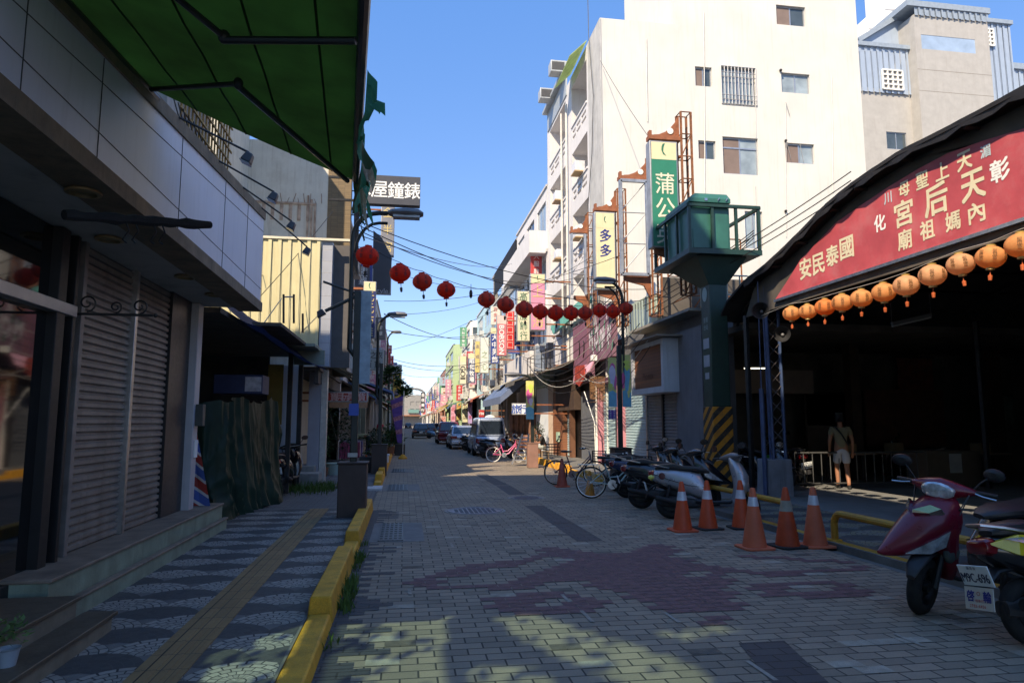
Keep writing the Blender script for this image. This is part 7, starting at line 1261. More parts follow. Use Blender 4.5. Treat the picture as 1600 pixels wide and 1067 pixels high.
# ================================================================ BICYCLES
def bicycle(lb,contact,d,frame,tyre=RUBBER,basket=None,steer=0,child=False,lean=5,fend=None,wr=.32):
    t=thing('bicycle',lb,'bicycle',(0,0,0),'parked bicycles'); S=Matrix.Translation((.5,0,0))@Matrix.Rotation(rad(steer),4,'Z')@Matrix.Translation((-.5,0,0))
    for x,M_ in ((-.5,None),(.55,S)):
        g=MB(); g.M=M_; n=32; P=[(wr-.018+.018*math.cos(q),.018*math.sin(q)) for q in [2*math.pi*k/8 for k in range(8)]]; g.loft([[Vector((x,0,wr))+Vector((p[0]*math.cos(a),p[1],p[0]*math.sin(a))) for p in P] for a in [2*math.pi*i/n for i in range(n+1)]],False); w_=g.build('wheel',tyre,t)
        g=MB(); g.M=M_; g.lathe([(wr-.045,-.012),(wr-.032,-.014),(wr-.032,.014),(wr-.045,.012),(wr-.045,-.012)],(x,0,wr),'y',28,False); g.lathe([(.022,-.05),(.022,.05)],(x,0,wr),'y',8); g.build('rim',STEEL,w_); g=MB(); g.M=M_
        for k in range(18): a=2*math.pi*k/18; c=Vector((x,0,wr)); g.tube([c+Vector((math.cos(a+.3)*.02,.03*(-1)**k,math.sin(a+.3)*.02)),c+Vector((math.cos(a)*(wr-.04),0,math.sin(a)*(wr-.04)))],.0022,3)
        g.build('spokes',STEEL,w_,smooth=0)
        g=MB(); g.M=M_; R_=wr+.03; a0,a1=(.25,2.9) if x<0 else (.6,2.6); g.loft([[Vector((x,y,wr))+Vector((R_*math.cos(a)*(1-abs(y)*.5),0,R_*math.sin(a)*(1-abs(y)*.5))) for y in (-.03,-.015,.015,.03)] for a in [a0+(a1-a0)*k/14 for k in range(15)]],False); g.build('mudguard',fend or frame,t)
    g=MB(); bb=(-.05,0,.29); st=(-.2,0,.72); hd=(.4,0,.78)
    g.tube([bb,st],.017,8); g.tube([bb,(.14,0,.36),(.3,0,.56),(.42,0,.70)],.02,8); g.tube([(-.1,0,.44),(.1,0,.46),(.28,0,.62),(.41,0,.76)],.014,8); g.tube([(.4,0,.8),(.44,0,.62)],.022,8)
    for y in (.05,-.05): g.tube([(bb[0],y*.5,bb[2]),(-.5,y,wr)],.011,6); g.tube([(-.17,y*.4,.6),(-.5,y,wr)],.009,6)
    g.build('frame',frame,t); g=MB(); g.M=S
    for y in (.045,-.045): g.tube([(.44,y,.62),(.5,y,.5),(.55,y,wr)],.012,6)
    g.tube([(.44,0,.62),(.38,0,.88)],.014,6); g.build('fork',fend or frame,t)
    g=MB(); g.M=S; g.tube([(.2,.27,.93),(.3,.25,.95),(.38,.12,.93),(.38,-.12,.93),(.3,-.25,.95),(.2,-.27,.93)],.011,6); g.build('handlebar',STEEL,t)
    for y in (.26,-.26): g=MB(); g.M=S; g.tube([(.16,y,.925),(.27,y,.945)],.016,6); g.build('grip',PLASTIC,t)
    g=MB(); g.tube([(-.2,0,.7),(-.22,0,.82)],.013,6); g.loft([ring(x,w_,a,b,10) for x,w_,a,b in ((-.36,.08,.84,.88),(-.28,.09,.82,.89),(-.15,.04,.83,.88),(-.08,.02,.84,.87))]); g.build('saddle',SEATM,t)
    g=MB(); g.box(-.78,-.34,-.06,.06,.70,.715)
    for y in (.05,-.05): g.tube([(-.74,y,.7),(-.5,y,wr)],.007,5)
    g.build('rear_rack',STEEL,t,smooth=0)
    g=MB(); g.lathe([(.1,-.05),(.1,-.045),(.03,-.045),(.03,-.05)],(bb[0],0,bb[2]),'y',18); g.build('chainring',STEEL,t); g=MB(); g.tube([(bb[0],-.06,bb[2]),(bb[0]+.1,-.07,bb[2]-.13)],.01,5); g.box(bb[0]+.06,bb[0]+.14,-.16,-.07,bb[2]-.15,bb[2]-.13); g.tube([(bb[0],.06,bb[2]),(bb[0]-.1,.07,bb[2]+.13)],.01,5); g.build('crank',DARKM,t)
    g=MB(); g.tube([(-.3,.06,.3),(-.42,.16,.01)],.01,5); g.build('kickstand',STEEL,t)
    def cage(x0,x1,z0,z1,w_,m,par,M_=None,nm='basket'):
        g=MB(); g.M=M_
        for k in range(5): z=z0+(z1-z0)*k/4; g.tube([(x0,-w_,z),(x1,-w_,z),(x1,w_,z),(x0,w_,z),(x0,-w_,z)],.006,4)
        for k in range(6): 
            f=k/5
            for P in (((x0+(x1-x0)*f,-w_),),((x0+(x1-x0)*f,w_),),((x0,-w_+2*w_*f),),((x1,-w_+2*w_*f),)): g.tube([(*P[0],z0),(*P[0],z1)],.004,4)
        g.quad((x0,-w_,z0),(x1,-w_,z0),(x1,w_,z0),(x0,w_,z0)); g.build(nm,m,par,smooth=0)
    if basket: cage(.48,.8,.62,.88,.16,basket,t,S)
    if child: cage(-.8,-.42,.74,1.04,.15,DARKM,t,None,'rear_seat_cage'); g=MB(); g.tube([(-.45,-.15,1.1),(-.4,-.15,1.16),(-.4,.15,1.16),(-.45,.15,1.1)],.014,6); g.build('child_handle',DARKM,t)
    d=Vector((d[0],d[1],0)).normalized(); t.location=contact+d*.5; t.rotation_euler=(-rad(lean),0,heading(d.x,d.y)); return t
bicycle('old plum coloured bicycle with a black rear cage seat and front basket',AG(868,757.5)+Vector((0,0,0)),(.88,-.48),PM('plum_frame',(.12,.03,.05),.4,.2),RUBBER,PM('dark_basket',(.03,.03,.035),.6),8,True,4,PM('dull_steel_guard',(.25,.26,.28),.4,.5))
bicycle('pale teal bicycle with black saddle in front of the scooter row',AG(924,778.5),(.98,-.2),PM('pale_teal_frame',(.3,.42,.4),.4,.1),RUBBER,DARKM,-10,False,5,PM('teal_guard',(.22,.32,.32),.4,.2),.335)
bicycle('small bright pink bicycle with white tyres and brown basket',AG(770.5,722),(.97,-.2),PM('bright_pink_frame',(.75,.12,.3),.35),PM('white_tyre',(.6,.58,.55),.7),PM('brown_wicker',(.28,.1,.05),.8),-30,False,4,None,.31)
for (u,v,d,m,lb) in ((757,716,(.95,.1),BLKG,'black bicycle or moped wheel side on, left of the pink bicycle'),):
    p_,h_=place(rear=AG(u,v),d=(.9,-.3)); scooter('black moped behind the pink bicycle, beside the silver blue van',p_,h_,BLKG,steer=20,plate=None,grp='scooters between the parked cars')
p_,h_=place(rear=AG(773,711),d=(.9,-.2)); scooter('red tailed dark moped between the pink bicycle and the van',p_,h_,MIDB,steer=20,plate=None,grp='scooters between the parked cars')
p_,h_=place(rear=AG(727,704),d=(.9,-.3)); scooter('black scooter parked in the gap left of the silver blue van',p_,h_,BLKG,steer=20,plate=None,grp='scooters between the parked cars')
p_,h_=place(rear=AG(706,696),d=(.9,-.3)); scooter('black scooter between the dark red and the silver car',p_,h_,BLKG,steer=20,plate=None,grp='scooters between the parked cars')
p_,h_=place(rear=AG(671,685),d=(.95,-.2)); scooter('sky blue scooter far down the street',p_,h_,PM('sky_blue_gloss',(.12,.3,.5),.3,coat=.5),steer=20,plate=None,grp='scooters between the parked cars')
# ================================================================ CARS
def car(lb,c,L,W,H,mat,hd=math.pi/2,belt=.58,kind='car',tail=None,plate='1634-SE',cat='car',hood=1.0,rearx=.04):
    t=thing('parked_'+('van' if kind=='van' else 'car'),lb,cat,(0,0,0),'cars parked along the right kerb'); zb=H*belt; hw=W/2; x0,x1=-L/2,L/2
    def rg(x,w_,za,zbt): return [(x,y,z) for y,z in ((-w_*.86,za),(-w_,za+.16),(-w_,(za+zbt)/2),(-w_*.97,zbt-.08),(-w_*.88,zbt),(w_*.88,zbt),(w_*.97,zbt-.08),(w_,(za+zbt)/2),(w_,za+.16),(w_*.86,za))]
    g=MB(); hz=zb*(.86 if kind!='van' else .9); g.loft([rg(x0,hw*.86,.32,zb*.86),rg(x0+.08,hw*.95,.26,zb*.97),rg(x0+.5,hw,.22,zb),rg(0,hw,.2,zb),rg(x1-hood-.1,hw,.2,zb),rg(x1-.5,hw*.97,.22,hz),rg(x1-.1,hw*.9,.26,hz*.92),rg(x1,hw*.8,.32,hz*.75)]); g.build('body',mat,t,bevel=0,smooth=40)
    ra,rb=x0+rearx*L,x1-hood; ta,tb=(x0+.18 if kind=='van' else x0+.95 if kind=='sedan' else x0+.45),rb-.75; wb,wt=hw*.9,hw*.74
    B=[(ra,-wb,zb-.02),(rb,-wb,zb-.02),(rb,wb,zb-.02),(ra,wb,zb-.02)]; T=[(ta,-wt,H-.06),(tb,-wt,H-.06),(tb,wt,H-.06),(ta,wt,H-.06)]; T2=[(ta+.15,-wt*.85,H),(tb-.12,-wt*.85,H),(tb-.12,wt*.85,H),(ta+.15,wt*.85,H)]
    g=MB(); g.loft([B,T,T2]); g.build('cabin',mat,t,bevel=.05)
    def pane(nm,a,b,c,d_,f0=.12,f1=.88,g0=.07,g1=.93):
        a,b,c,d_=[Vector(q) for q in (a,b,c,d_)]; P=lambda s_,r_: a.lerp(b,s_).lerp(d_.lerp(c,s_),r_); q=[P(g0,f0),P(g1,f0),P(g1,f1),P(g0,f1)]; n=(q[1]-q[0]).cross(q[3]-q[0]).normalized(); m_=sum(q,Vector())/4; n=n if n.dot(m_-Vector((0,0,H*.75)))>0 else -n; gg=MB(); gg.add([p+n*.014 for p in q]+[p-n*.03 for p in q],[(0,1,2,3),(7,6,5,4)]+[(i,(i+1)%4,4+(i+1)%4,4+i) for i in range(4)]); gg.build(nm,GLASS('car_glass',(.02,.03,.045),.05,.9),t,bevel=.01)
    pane('rear_window',B[3],B[0],T[0],T[3]); pane('windscreen',B[1],B[2],T[2],T[1])
    for (b0,b1,t0,t1) in ((B[0],B[1],T[0],T[1]),(B[2],B[3],T[2],T[3])): pane('side_window',b0,b1,t1,t0)
    for x in (x0+L*.2,x1-L*.19):
        for y in (-hw+.08,hw-.08): wheel(t,x,y,.31,.31,.19)
    for y in (-1,1):
        g=MB(); q=y*hw; zz=zb*.72; g.box(x0-.012,x0+.2,min(q*.93,q*.5),max(q*.93,q*.5),zz,zz+.17) if kind!='van' else g.box(x0-.012,x0+.16,min(q*.9,q*.55),max(q*.9,q*.55),zz-.05,zz+.16); g.build('tail_light',LENSR,t,bevel=.02); g=MB(); g.box(rb-.55,rb-.4,min(q,q*1.12),max(q,q*1.12),zb,zb+.14); g.build('wing_mirror',mat,t,bevel=.03)
    g=MB(); g.box(x0-.06,x0+.1,-hw*.9,hw*.9,.3,.5); g.build('bumper',mat if kind!='van' else PM('dark_bumper',(.05,.06,.08),.5),t,bevel=.04); g=MB(); g.box(x0-.075,x0-.06,-.16,.16,.55 if kind!='van' else .62,.7 if kind!='van' else .77); pt=g.build('license_plate',PLATE,t,smooth=0)
    g=MB(); zc=.625 if kind!='van' else .695; word(g,Pl((x0-.076,0,0),(0,-1,0),(0,0,1)),plate,-.13,zc,.075,.1,.003,bold=.006,squash=.8); g.build('plate_number',INKK,pt,smooth=0,fix=False)
    g=MB(); g.box(x0-.01,x0+.3,-hw*.6,hw*.6,.2,.3); g.build('under_tray',BLACK,t,smooth=0)
    t.location=c; t.rotation_euler=(0,0,hd); return t
def atrear(u0,u1,v,L): 
    a=AG(u0,v);b=AG(u1,v); m=(a+b)/2; return Vector((m.x,m.y+L/2,0))
c=atrear(739,787,713,4.2); c.x+=.15; car('silver blue minivan seen from behind, nearest of the parked cars',c,4.2,1.66,1.84,PM('silver_blue_paint',(.36,.42,.52),.28,.4,.05,2,coat=.7),belt=.52,kind='van',hood=.7,plate='1A-9545',cat='van')
a=thing('taxi_roof_sign','white rounded roof sign above the silver blue minivan','roof sign',(c.x-.2,c.y+6,1.7)); p=AY(766,654,c.y+5); a.location=p; OFS[a.name]=p; g=MB(); g.ball(p,.35,.2,.22,14,6); g.build('shell',WHITEP,a); g=MB(); g.tube([p,(p.x,p.y,.05)],.03,6); g.build('pole',STEEL,a)
c=atrear(712,738,702,4.4); car('silver sedan parked beyond the minivan',c,4.4,1.7,1.42,PM('silver_paint',(.42,.45,.5),.28,.5,.05,2,coat=.7),belt=.62,kind='sedan',hood=1.15,plate='3072-MN')
c=atrear(688,717,694,4.5); car('dark red sport utility car parked beyond the silver sedan',c,4.5,1.8,1.66,PM('dark_red_paint',(.16,.015,.02),.25,.2,.05,2,coat=.8),belt=.58,hood=1.1,plate='AKF-1688')
for u0,u1,v,m,lb in ((651,664,685,BLKG,'black far car, leftmost of the distant cars'),(666,676,680,PM('dark_blue_paint',(.03,.05,.1),.3,.2,coat=.5),'dark blue distant car right of the black far car'),(677,685,677.5,GRYD,'dark grey distant car farthest up the right kerb')):
    c=atrear(u0,u1,v,4.4); car(lb,c,4.4,1.72,1.5,m,belt=.6)
for k,(x,y,m,lb) in enumerate(((-1.6,130,PM('far_silver',(.35,.36,.38),.4,.3),'pale distant car on the left of the far street'),(.9,170,BLKG,'tiny dark car at the far crossing'),(3.4,150,PM('far_white_car',(.6,.6,.6),.4),'tiny white car at the far right kerb'))): car(lb,Vector((x,y,0)),4.3,1.7,1.5,m,belt=.6)
# ================================================================ PEOPLE
def skin(name,J,E_,mat,par,root=None,sub=2):
    """joints {name:(x,y,z,r)} joined by edges, grown into one smooth continuous surface"""
    me=bpy.data.meshes.new(name); K=list(J); me.from_pydata([J[k][:3] for k in K],[(K.index(a),K.index(b)) for a,b in E_],[]); o=bpy.data.objects.new(name,me); COL.objects.link(o)
    o.modifiers.new('s','SKIN'); d=o.modifiers.new('d','SUBSURF'); d.levels=d.render_levels=sub
    for k,v in zip(K,me.skin_vertices[0].data): r=J[k][3]; v.radius=(r,r) if not isinstance(r,tuple) else r; v.use_root=(k==(root or K[0]))
    bpy.context.view_layer.update(); dg=bpy.context.evaluated_depsgraph_get(); m=bpy.data.meshes.new_from_object(o.evaluated_get(dg)); m.name=name
    o.modifiers.clear(); o.data=m; m.materials.clear(); m.materials.append(mat); m.polygons.foreach_set('use_smooth',[True]*len(m.polygons)); o.parent=par; bpy.data.meshes.remove(me); return o
SKINM=PM('skin',(.33,.145,.085),.6,0,.06,4); HAIR=PM('black_hair',(.012,.01,.009),.6,0,.2,20)
def lerp(a,b,f): return tuple(a[i]+(b[i]-a[i])*f for i in range(3))
def person(lb,loc,rz,J,shirt,pants,long_pants=True,sleeve=.5,shoes=None,cap=None):
    """J: joint positions; facing +Y before rotation"""
    t=thing('person',lb,'person',(0,0,0)); B={}; E_=[]
    B['pel']=(*J['pel'],.115);B['belly']=(*lerp(J['pel'],J['chest'],.5),.115);B['chest']=(*J['chest'],.125);B['neck']=(*J['neck'],.055);B['jaw']=(*lerp(J['neck'],J['head'],.62),.07);B['head']=(*J['head'],.092);B['crown']=(*J['crown'],.07); E_+=[('pel','belly'),('belly','chest'),('chest','neck'),('neck','jaw'),('jaw','head'),('head','crown')]
    f=Vector(J['face']).normalized(); B['nose']=(*(Vector(J['head'])+f*.108-Vector((0,0,.015))),.014); E_.append(('head','nose'))
    for s in ('L','R'):
        B['sh'+s]=(*J['sh'+s],.062);B['el'+s]=(*J['el'+s],.043);B['wr'+s]=(*J['wr'+s],.028); pm=Vector(J['wr'+s])+(Vector(J['wr'+s])-Vector(J['el'+s])).normalized()*.07; B['pm'+s]=(*pm,.036); E_+=[('chest','sh'+s),('sh'+s,'el'+s),('el'+s,'wr'+s),('wr'+s,'pm'+s)]
        d=(pm-Vector(J['wr'+s])).normalized(); q=d.cross(f).normalized() if d.cross(f).length>.1 else Vector((1,0,0))
        for k,(off,l) in enumerate(((-.03,.06),(-.01,.075),(.01,.078),(.03,.068),(.05,.045))): 
            b0=pm+q*off*.8+d*(.02 if k<4 else -.03); b1=b0+d*l*.6+f*.012+(q*.02 if k==4 else q*0); b2=b1+d*l*.4+f*.025; 
            B[f'f{s}{k}a']=(*b0,.011);B[f'f{s}{k}b']=(*b1,.009);B[f'f{s}{k}c']=(*b2,.008); E_+=[('pm'+s,f'f{s}{k}a'),(f'f{s}{k}a',f'f{s}{k}b'),(f'f{s}{k}b',f'f{s}{k}c')]
        B['hp'+s]=(*J['hp'+s],.088);B['kn'+s]=(*J['kn'+s],.06);B['cf'+s]=(*lerp(J['kn'+s],J['an'+s],.35),.058);B['an'+s]=(*J['an'+s],.04);B['to'+s]=(*J['to'+s],.035); E_+=[('pel','hp'+s),('hp'+s,'kn'+s),('kn'+s,'cf'+s),('cf'+s,'an'+s),('an'+s,'to'+s)]
    skin('body',B,E_,SKINM,t,'pel'); C={};Q=[]
    C['pel']=(*lerp(J['pel'],J['chest'],-.1),.14);C['belly']=(*B['belly'][:3],.135);C['chest']=(*J['chest'],.142);C['nk']=(*lerp(J['chest'],J['neck'],.55),.085); Q+=[('pel','belly'),('belly','chest'),('chest','nk')]
    for s in ('L','R'): C['sh'+s]=(*J['sh'+s],.078);C['el'+s]=(*lerp(J['sh'+s],J['el'+s],sleeve*1.0),.068); Q+=[('chest','sh'+s),('sh'+s,'el'+s)]
    skin('shirt',C,Q,shirt,t,'pel'); C={};Q=[]; C['w']=(*lerp(J['pel'],J['chest'],.12),.125); C['pel']=(*J['pel'],.13); Q+=[('w','pel')]
    for s in ('L','R'):
        C['hp'+s]=(*J['hp'+s],.105);C['kn'+s]=(*lerp(J['hp'+s],J['kn'+s],1 if long_pants else .82),.085 if long_pants else .1); Q+=[('pel','hp'+s),('hp'+s,'kn'+s)]
        if long_pants: C['an'+s]=(*lerp(J['kn'+s],J['an'+s],.93),.062); Q+=[('kn'+s,'an'+s)]
    skin('trousers' if long_pants else 'shorts',C,Q,pants,t,'pel')
    h=Vector(J['head']); u=(Vector(J['crown'])-h).normalized(); bk=-f; skin('hair',{'a':(*(h+bk*.035-u*.03),.085),'b':(*(h+bk*.022+u*.05),.092),'c':(*(h+f*.03+u*.085),.062)},[('a','b'),('b','c')],cap or HAIR,t,'b')
    for s in ('L','R'):
        g=MB(); a=Vector(J['an'+s]);b=Vector(J['to'+s]); d=(b-a); d.z=0; d=d.normalized(); zz=min(a.z,b.z)-.03; q=Vector((-d.y,d.x,0)); 
        g.loft([[a+d*x+q*w_*math.cos(k)+Vector((0,0,zz-a.z+hh*.5+hh*.5*math.sin(k))) for k in [2*math.pi*i/10 for i in range(10)]] for x,w_,hh in ((-.08,.03,.07),(-.04,.042,.085),(.06,.045,.08),(.15,.046,.06),(.19,.025,.04))]); g.build('shoe',shoes or BLACK,t)
    t.location=loc; t.rotation_euler=(0,0,rz); return t
STAND=dict(pel=(0,0,.92),chest=(0,.0,1.27),neck=(0,-.01,1.46),head=(0,.015,1.58),crown=(0,.0,1.66),face=(0,1,-.05),shL=(-.18,0,1.37),shR=(.18,0,1.37),elL=(-.25,-.03,1.08),elR=(.25,-.02,1.08),wrL=(-.24,.1,.86),wrR=(.25,.06,.85),hpL=(-.085,0,.88),hpR=(.085,0,.88),knL=(-.09,.1,.48),knR=(.1,-.02,.47),anL=(-.09,.08,.09),anR=(.1,-.16,.10),toL=(-.1,.2,.04),toR=(.11,-.04,.04))
c=AG(1318,763,.075); t=person('person in tan shirt and pale shorts walking away inside the temple, with a shoulder strap',c,rad(-25),STAND,PM('tan_shirt',(.2,.17,.1),.8,0,.1,6),PM('pale_shorts',(.5,.5,.52),.8),False,.55)
g=MB(); g.tube([(-.12,-.13,1.42),(0,-.15,1.25),(.14,-.12,1.0)],.018,5); g.tube([(-.12,-.13,1.42),(-.1,.1,1.42),(0,.15,1.25),(.15,.1,1.0)],.018,5); g.build('bag_strap',BLACK,t)
SEAT=dict(pel=(0,0,.5),chest=(0,.14,.82),neck=(0,.22,1.0),head=(0,.29,1.10),crown=(0,.27,1.19),face=(0,1,-.3),shL=(-.17,.16,.92),shR=(.17,.16,.92),elL=(-.2,.28,.68),elR=(.2,.28,.68),wrL=(-.08,.46,.66),wrR=(.06,.48,.68),hpL=(-.1,.02,.48),hpR=(.1,.02,.48),knL=(-.13,.42,.5),knR=(.13,.42,.49),anL=(-.12,.40,.09),anR=(.13,.36,.09),toL=(-.13,.52,.04),toR=(.14,.48,.04))
c=AG(851,717,.08); t=person('person in dark clothes sitting hunched on a stool beside the white hoarding',c,rad(95),SEAT,PM('charcoal_shirt',(.025,.022,.022),.8),PM('pale_grey_trousers',(.4,.42,.38),.8),True,.9)
s=thing('stool','low wooden stool under the seated person by the hoarding','stool',c); g=MB(); g.box(c.x-.17,c.x+.17,c.y-.17,c.y+.17,.38,.42); g.build('seat',PM('stool_wood',(.3,.2,.12),.7),s,bevel=.01)
for a in (-1,1):
    for b in (-1,1): g=MB(); g.box(c.x+a*.14-.02,c.x+a*.14+.02,c.y+b*.14-.02,c.y+b*.14+.02,.08,.38); g.build('leg',PM('stool_wood',(.3,.2,.12)),s)
BEND=dict(pel=(0,-.1,.9),chest=(0,.25,1.02),neck=(0,.42,.98),head=(0,.52,.92),crown=(0,.59,.88),face=(0,.5,-1),shL=(-.17,.32,1.02),shR=(.17,.32,1.02),elL=(-.2,.4,.76),elR=(.2,.4,.76),wrL=(-.12,.46,.52),wrR=(.12,.46,.52),hpL=(-.09,-.1,.86),hpR=(.09,-.1,.86),knL=(-.1,.0,.47),knR=(.1,-.02,.47),anL=(-.1,-.06,.09),anR=(.1,-.1,.09),toL=(-.1,.07,.04),toR=(.1,.03,.04))
c=AG(572,718,.06); person('person in pale green shirt and blue jeans bending down on the left pavement',c,rad(75),BEND,PM('pale_green_shirt',(.36,.42,.28),.8),PM('blue_jeans',(.05,.08,.18),.8),True,.6)
c=AG(608,684,.06); person('person in pink red top far down the left pavement',Vector((-1.6,47,.06)),rad(160),STAND,PM('pink_red_top',(.62,.06,.12),.7),PM('blue_jeans',(.05,.08,.18)),True,.6)
# ================================================================ PLANTS
def plant(lb,x,y,z,h,rx,rz,n,leaf,col,pot=None,name='potted_plant',cat='plant',trunk=False,grp=None):
    t=thing(name,lb,cat,(x,y,z),grp); ph=0
    if pot: 
        g=MB(); r,ph=pot; g.lathe([(r*.75,0),(r,ph),(r*.9,ph),(r*.85,ph*.85)],(x,y,z),n=16); g.build('pot',PM('clay_pot',(.22,.09,.05),.8,0,.2,5) if R.random()<.5 else PM('dark_pot',(.04,.04,.045),.6),t)
    m=THIN('leaf_'+str(col),[(.035,.085,.022),(.05,.1,.03),(.03,.06,.025)][col],.25,.5,.5,2)
    if trunk:
        g=MB(); top=Vector((x,y,z+h*.55)); g.tube([(x,y,z+ph),(x+.04,y,z+h*.3),top],[.06,.05,.045],7); tips=[]
        for k in range(7):
            a=k*.9+.3; q=top+Vector((math.cos(a)*rx*.75,math.sin(a)*rx*.75,h*.15+.12*(k%3)*h)); tips.append(q); g.tube([top-Vector((0,0,.1*(k%3))),top.lerp(q,.5)+Vector((0,0,.06)),q],[.035,.025,.014],6)
        g.build('trunk',PM('grey_bark',(.15,.12,.1),.9,0,.3,9,.4,50),t)
        for q in tips:
            pass
        g=MB()
        for q in tips: leafcloud(g,q+Vector((0,0,.1)),.34*rx,.34*rx,.3*rx,n//7,leaf,.15,.2)
        g.build('crown',m,t,smooth=0,fix=False)
    else:
        g=MB(); g.tube([(x,y,z),(x,y,z+h*.6)],.02,5); 
        for k in range(5): a=k*1.26; g.tube([(x,y,z+h*.35),(x+math.cos(a)*rx*.6,y+math.sin(a)*rx*.6,z+h*.75)],.01,4)
        g.build('stem',PM('grey_bark',(.15,.12,.1),.9),t); g=MB(); leafcloud(g,(x,y,z+h-rz),rx,rx,rz,n,leaf,.3,.25); g.build('leaves',m,t,smooth=0,fix=False)
    return t
plant('leafy frangipani tree in front of the yellow and blue sign on the left',-.75,40.5,.06,4.6,1.15,1,900,.34,0,None,'frangipani_tree','tree',True)
plant('dark bushy shrub in a planter right of the second left lamp post',-1.0,26.6,.06,1.35,.5,.5,500,.14,2,(.28,.3)); plant('wide low shrub behind the second left lamp post box',-1.1,29,.06,1.2,.6,.45,450,.15,0,(.3,.3)); plant('tall potted plant on the kerb below the feather banner',-.65,33.5,.06,1.5,.42,.55,360,.2,1,(.22,.4)); plant('dark green climbing shrub beside the red shop sign',-2.1,22.6,.06,2.5,.55,1.0,700,.14,2,(.3,.35)); plant('thin potted plant outside the shop with the red sign',-2.3,20.6,.06,1.2,.25,.4,200,.12,0,(.16,.25)); plant('spiky potted palm by the green black kerb tub',-.45,35.2,.06,1.1,.4,.4,260,.3,1,(.2,.35)); plant('small potted tree beside the orange board on the right pavement',6.6,33.8,.08,1.5,.35,.5,260,.14,2,(.2,.35)); 
for x,y,lb in ((-.2,34.5,'black square planter tub standing on the road by the left kerb'),(-1.1,22.0,'dark planter trough between the two left lamp posts')):
    t=thing('planter',lb,'planter',(x,y,0)); g=MB(); g.box(x-.25,x+.25,y-.25,y+.25,.0,.55); g.build('tub',PM('dark_tub',(.03,.03,.032),.6),t,bevel=.02); g=MB(); leafcloud(g,(x,y,.62),.2,.2,.12,60,.1,.4); g.build('leaves',THIN('leaf_1',(.05,.1,.03),.25),t,smooth=0,fix=False)
# bits along the left pavement
t=thing('pale_bucket','pale green plastic tub on the left pavement before the bending person','tub',(-2.0,21.2,.06)); g=MB(); g.lathe([(.22,0),(.28,.32),(.26,.32),(.2,.05)],(-2.0,21.2,.06),n=18); g.build('tub',PM('pale_green_tub',(.3,.42,.38),.6),t); g=MB(); g.lathe([(.27,.3),(.3,.32),(.3,.35),(.27,.34)],(-2.0,21.2,.06),n=18); g.build('rim',PM('pale_green_tub',(.3,.42,.38)),t)
q=AG(600,724,.06); t=thing('white_box','white foam box on the kerb right of the second left lamp post','box',(-.62,23.4,.27)); g=MB(); g.box(-.78,-.5,23.2,23.7,.28,.5); g.build('box_body',WHITEP,t,bevel=.01); g=MB(); g.box(-.8,-.48,23.18,23.72,.5,.55); g.build('lid',PM('pale_blue_lid',(.5,.58,.65),.5),t,bevel=.01)
cone('small red cone behind the first left lamp post box',571,742,.6,CO,CO,REFD)
p_,h_=place(rear=Vector((-2.6,15.9,.06)),d=(.1,1)); scooter('dark moped parked beside the hanging white panel on the left',p_,h_,BLKG,steer=15,plate=None,grp='parked scooters')
for k,(y,c_) in enumerate(((24.5,(.3,.05,.1)),(26.0,(.12,.12,.3)),(27.5,(.4,.35,.3)))):
    t=thing('goods_rack',['rack of red and dark goods on the left pavement','rack of bluish goods further along the left pavement','rack of pale goods past the bluish rack on the left pavement'][k],'rack',(-1.9,y,.06)); g=MB()
    for sx in (-.4,.4): g.tube([(-1.9+sx,y,.06),(-1.9+sx,y,.95)],.015,5)
    g.tube([(-2.3,y,.95),(-1.5,y,.95)],.015,5); g.build('frame',STEEL,t); g=MB()
    for q in range(9): x=-2.25+q*.085; g.box(x,x+.06,y-.18,y+.18,.35+.05*R.random(),.92)
    g.build('goods',PM('goods_%d'%k,c_,.8,0,.8,7),t,smooth=0)
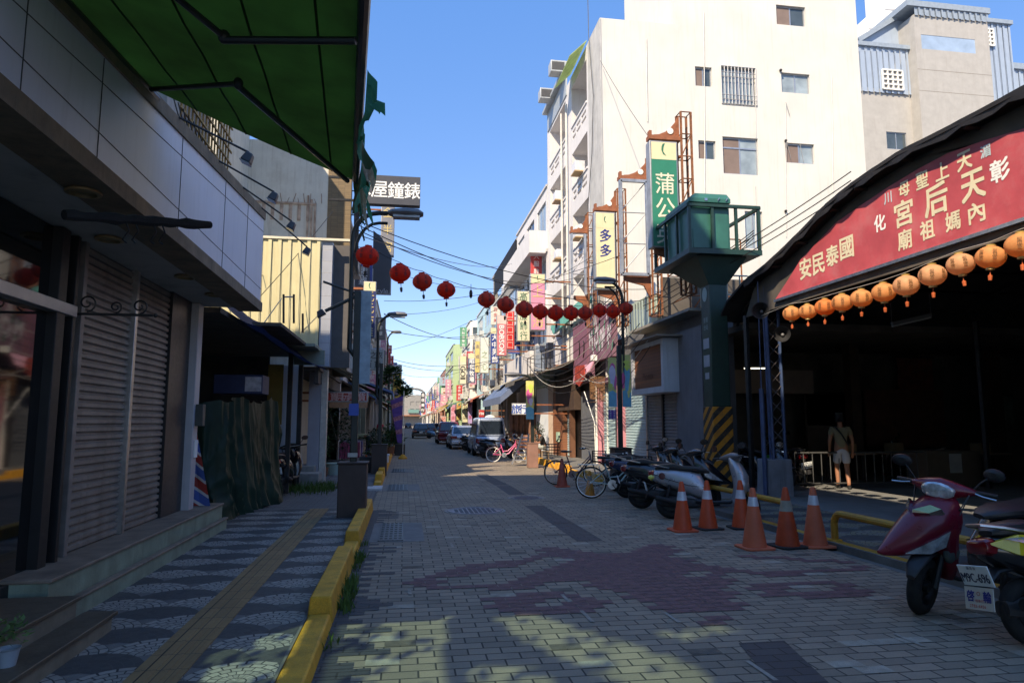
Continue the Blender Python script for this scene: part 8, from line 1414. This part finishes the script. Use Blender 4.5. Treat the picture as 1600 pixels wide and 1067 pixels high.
# ================================================================ CABLES
def wire(u0,v0,Y0,u1,v1,Y1,sag,lb='thin black overhead cable across the street',r=.009,m=None,grp='overhead cables'): cable(catenary(AY(u0,v0,Y0),AY(u1,v1,Y1),sag,16),r,lb,mat=m,grp=grp)
yl=yl0
for k,(a,b) in enumerate((((558,345,yl),(1010,452,18)),((560,352,yl),(1000,470,18)),((560,360,yl+.1),(905,432,24)),((562,368,yl),(800,412,38)),((600,470,26),(980,395,19)),((600,420,26),(858,440,30)),((600,492,23),(790,455,40)),((605,548,41),(935,395,22)))): wire(*a,*b,.35+.1*(k%3))
for k,(a,b) in enumerate((((610,560,41),(800,555,32)),((612,566,41),(780,560,45)),((600,515,30),(800,510,40)),((625,600,58),(745,605,55)),((628,585,60),(735,575,62)),((600,490,23),(760,520,50)),((628,610,58),(700,612,90)))): wire(*a,*b,.5+.15*(k%2),'thin black cable low across the far street',.014,grp='far cables over the street')
PALE=PM('pale_cable',(.5,.48,.44),.6)
for k in range(9): wire(808+k*3,548+k*4,31,968+2*k,452+6*k,17.7,.5+.12*k,'cable in the tangle between the shop fronts and the right lamp post',.011,PALE if k%3==1 else None,'tangled cables at the right lamp post')
for k in range(4): wire(1000+k*5,470+k*8,19,1178,360+k*4,14.6,.15,'cable running up to the siren tower platform',.012,None,'cables at the siren tower')
for k in range(3): wire(1100,415+k*9,15.2,1330,268+k*14,12.5,.06,'cable from the siren tower over the temple canopy',.012,None,'cables over the temple canopy')
for k in range(5): wire(880+9*k,600-5*k,25,1000+4*k,505+9*k,17,.35+.1*k,'slack cable looping along the low shop fronts',.01,PALE if k%2 else None,'slack cables along the shop fronts')
cable([AX(u,v,7.2) for u,v in ((918,-20),(920,60),(927,150),(925,240),(919,320),(921,420))],.015,'black cable hanging down the corner of the white apartment building',grp='cables on the white building'); cable(catenary(AY(938,95,24.1),AY(1022,226,17),.1),.008,'thin cable from the white building to the green sign tower',grp='cables on the white building')
for k in range(6): cable(catenary(AX(270+k*8,150+k*10,-2.5),AX(330+k*12,300+k*16,-2.3),.12+.05*k),.007,'tangled black cable above the white fascia',grp='cables above the white fascia')
wire(400,430,17.4,502,410,20,.12,'thin cable across the yellow cladding'); wire(400,470,16.2,520,330,19,.05,'thin slanting cable across the yellow cladding')
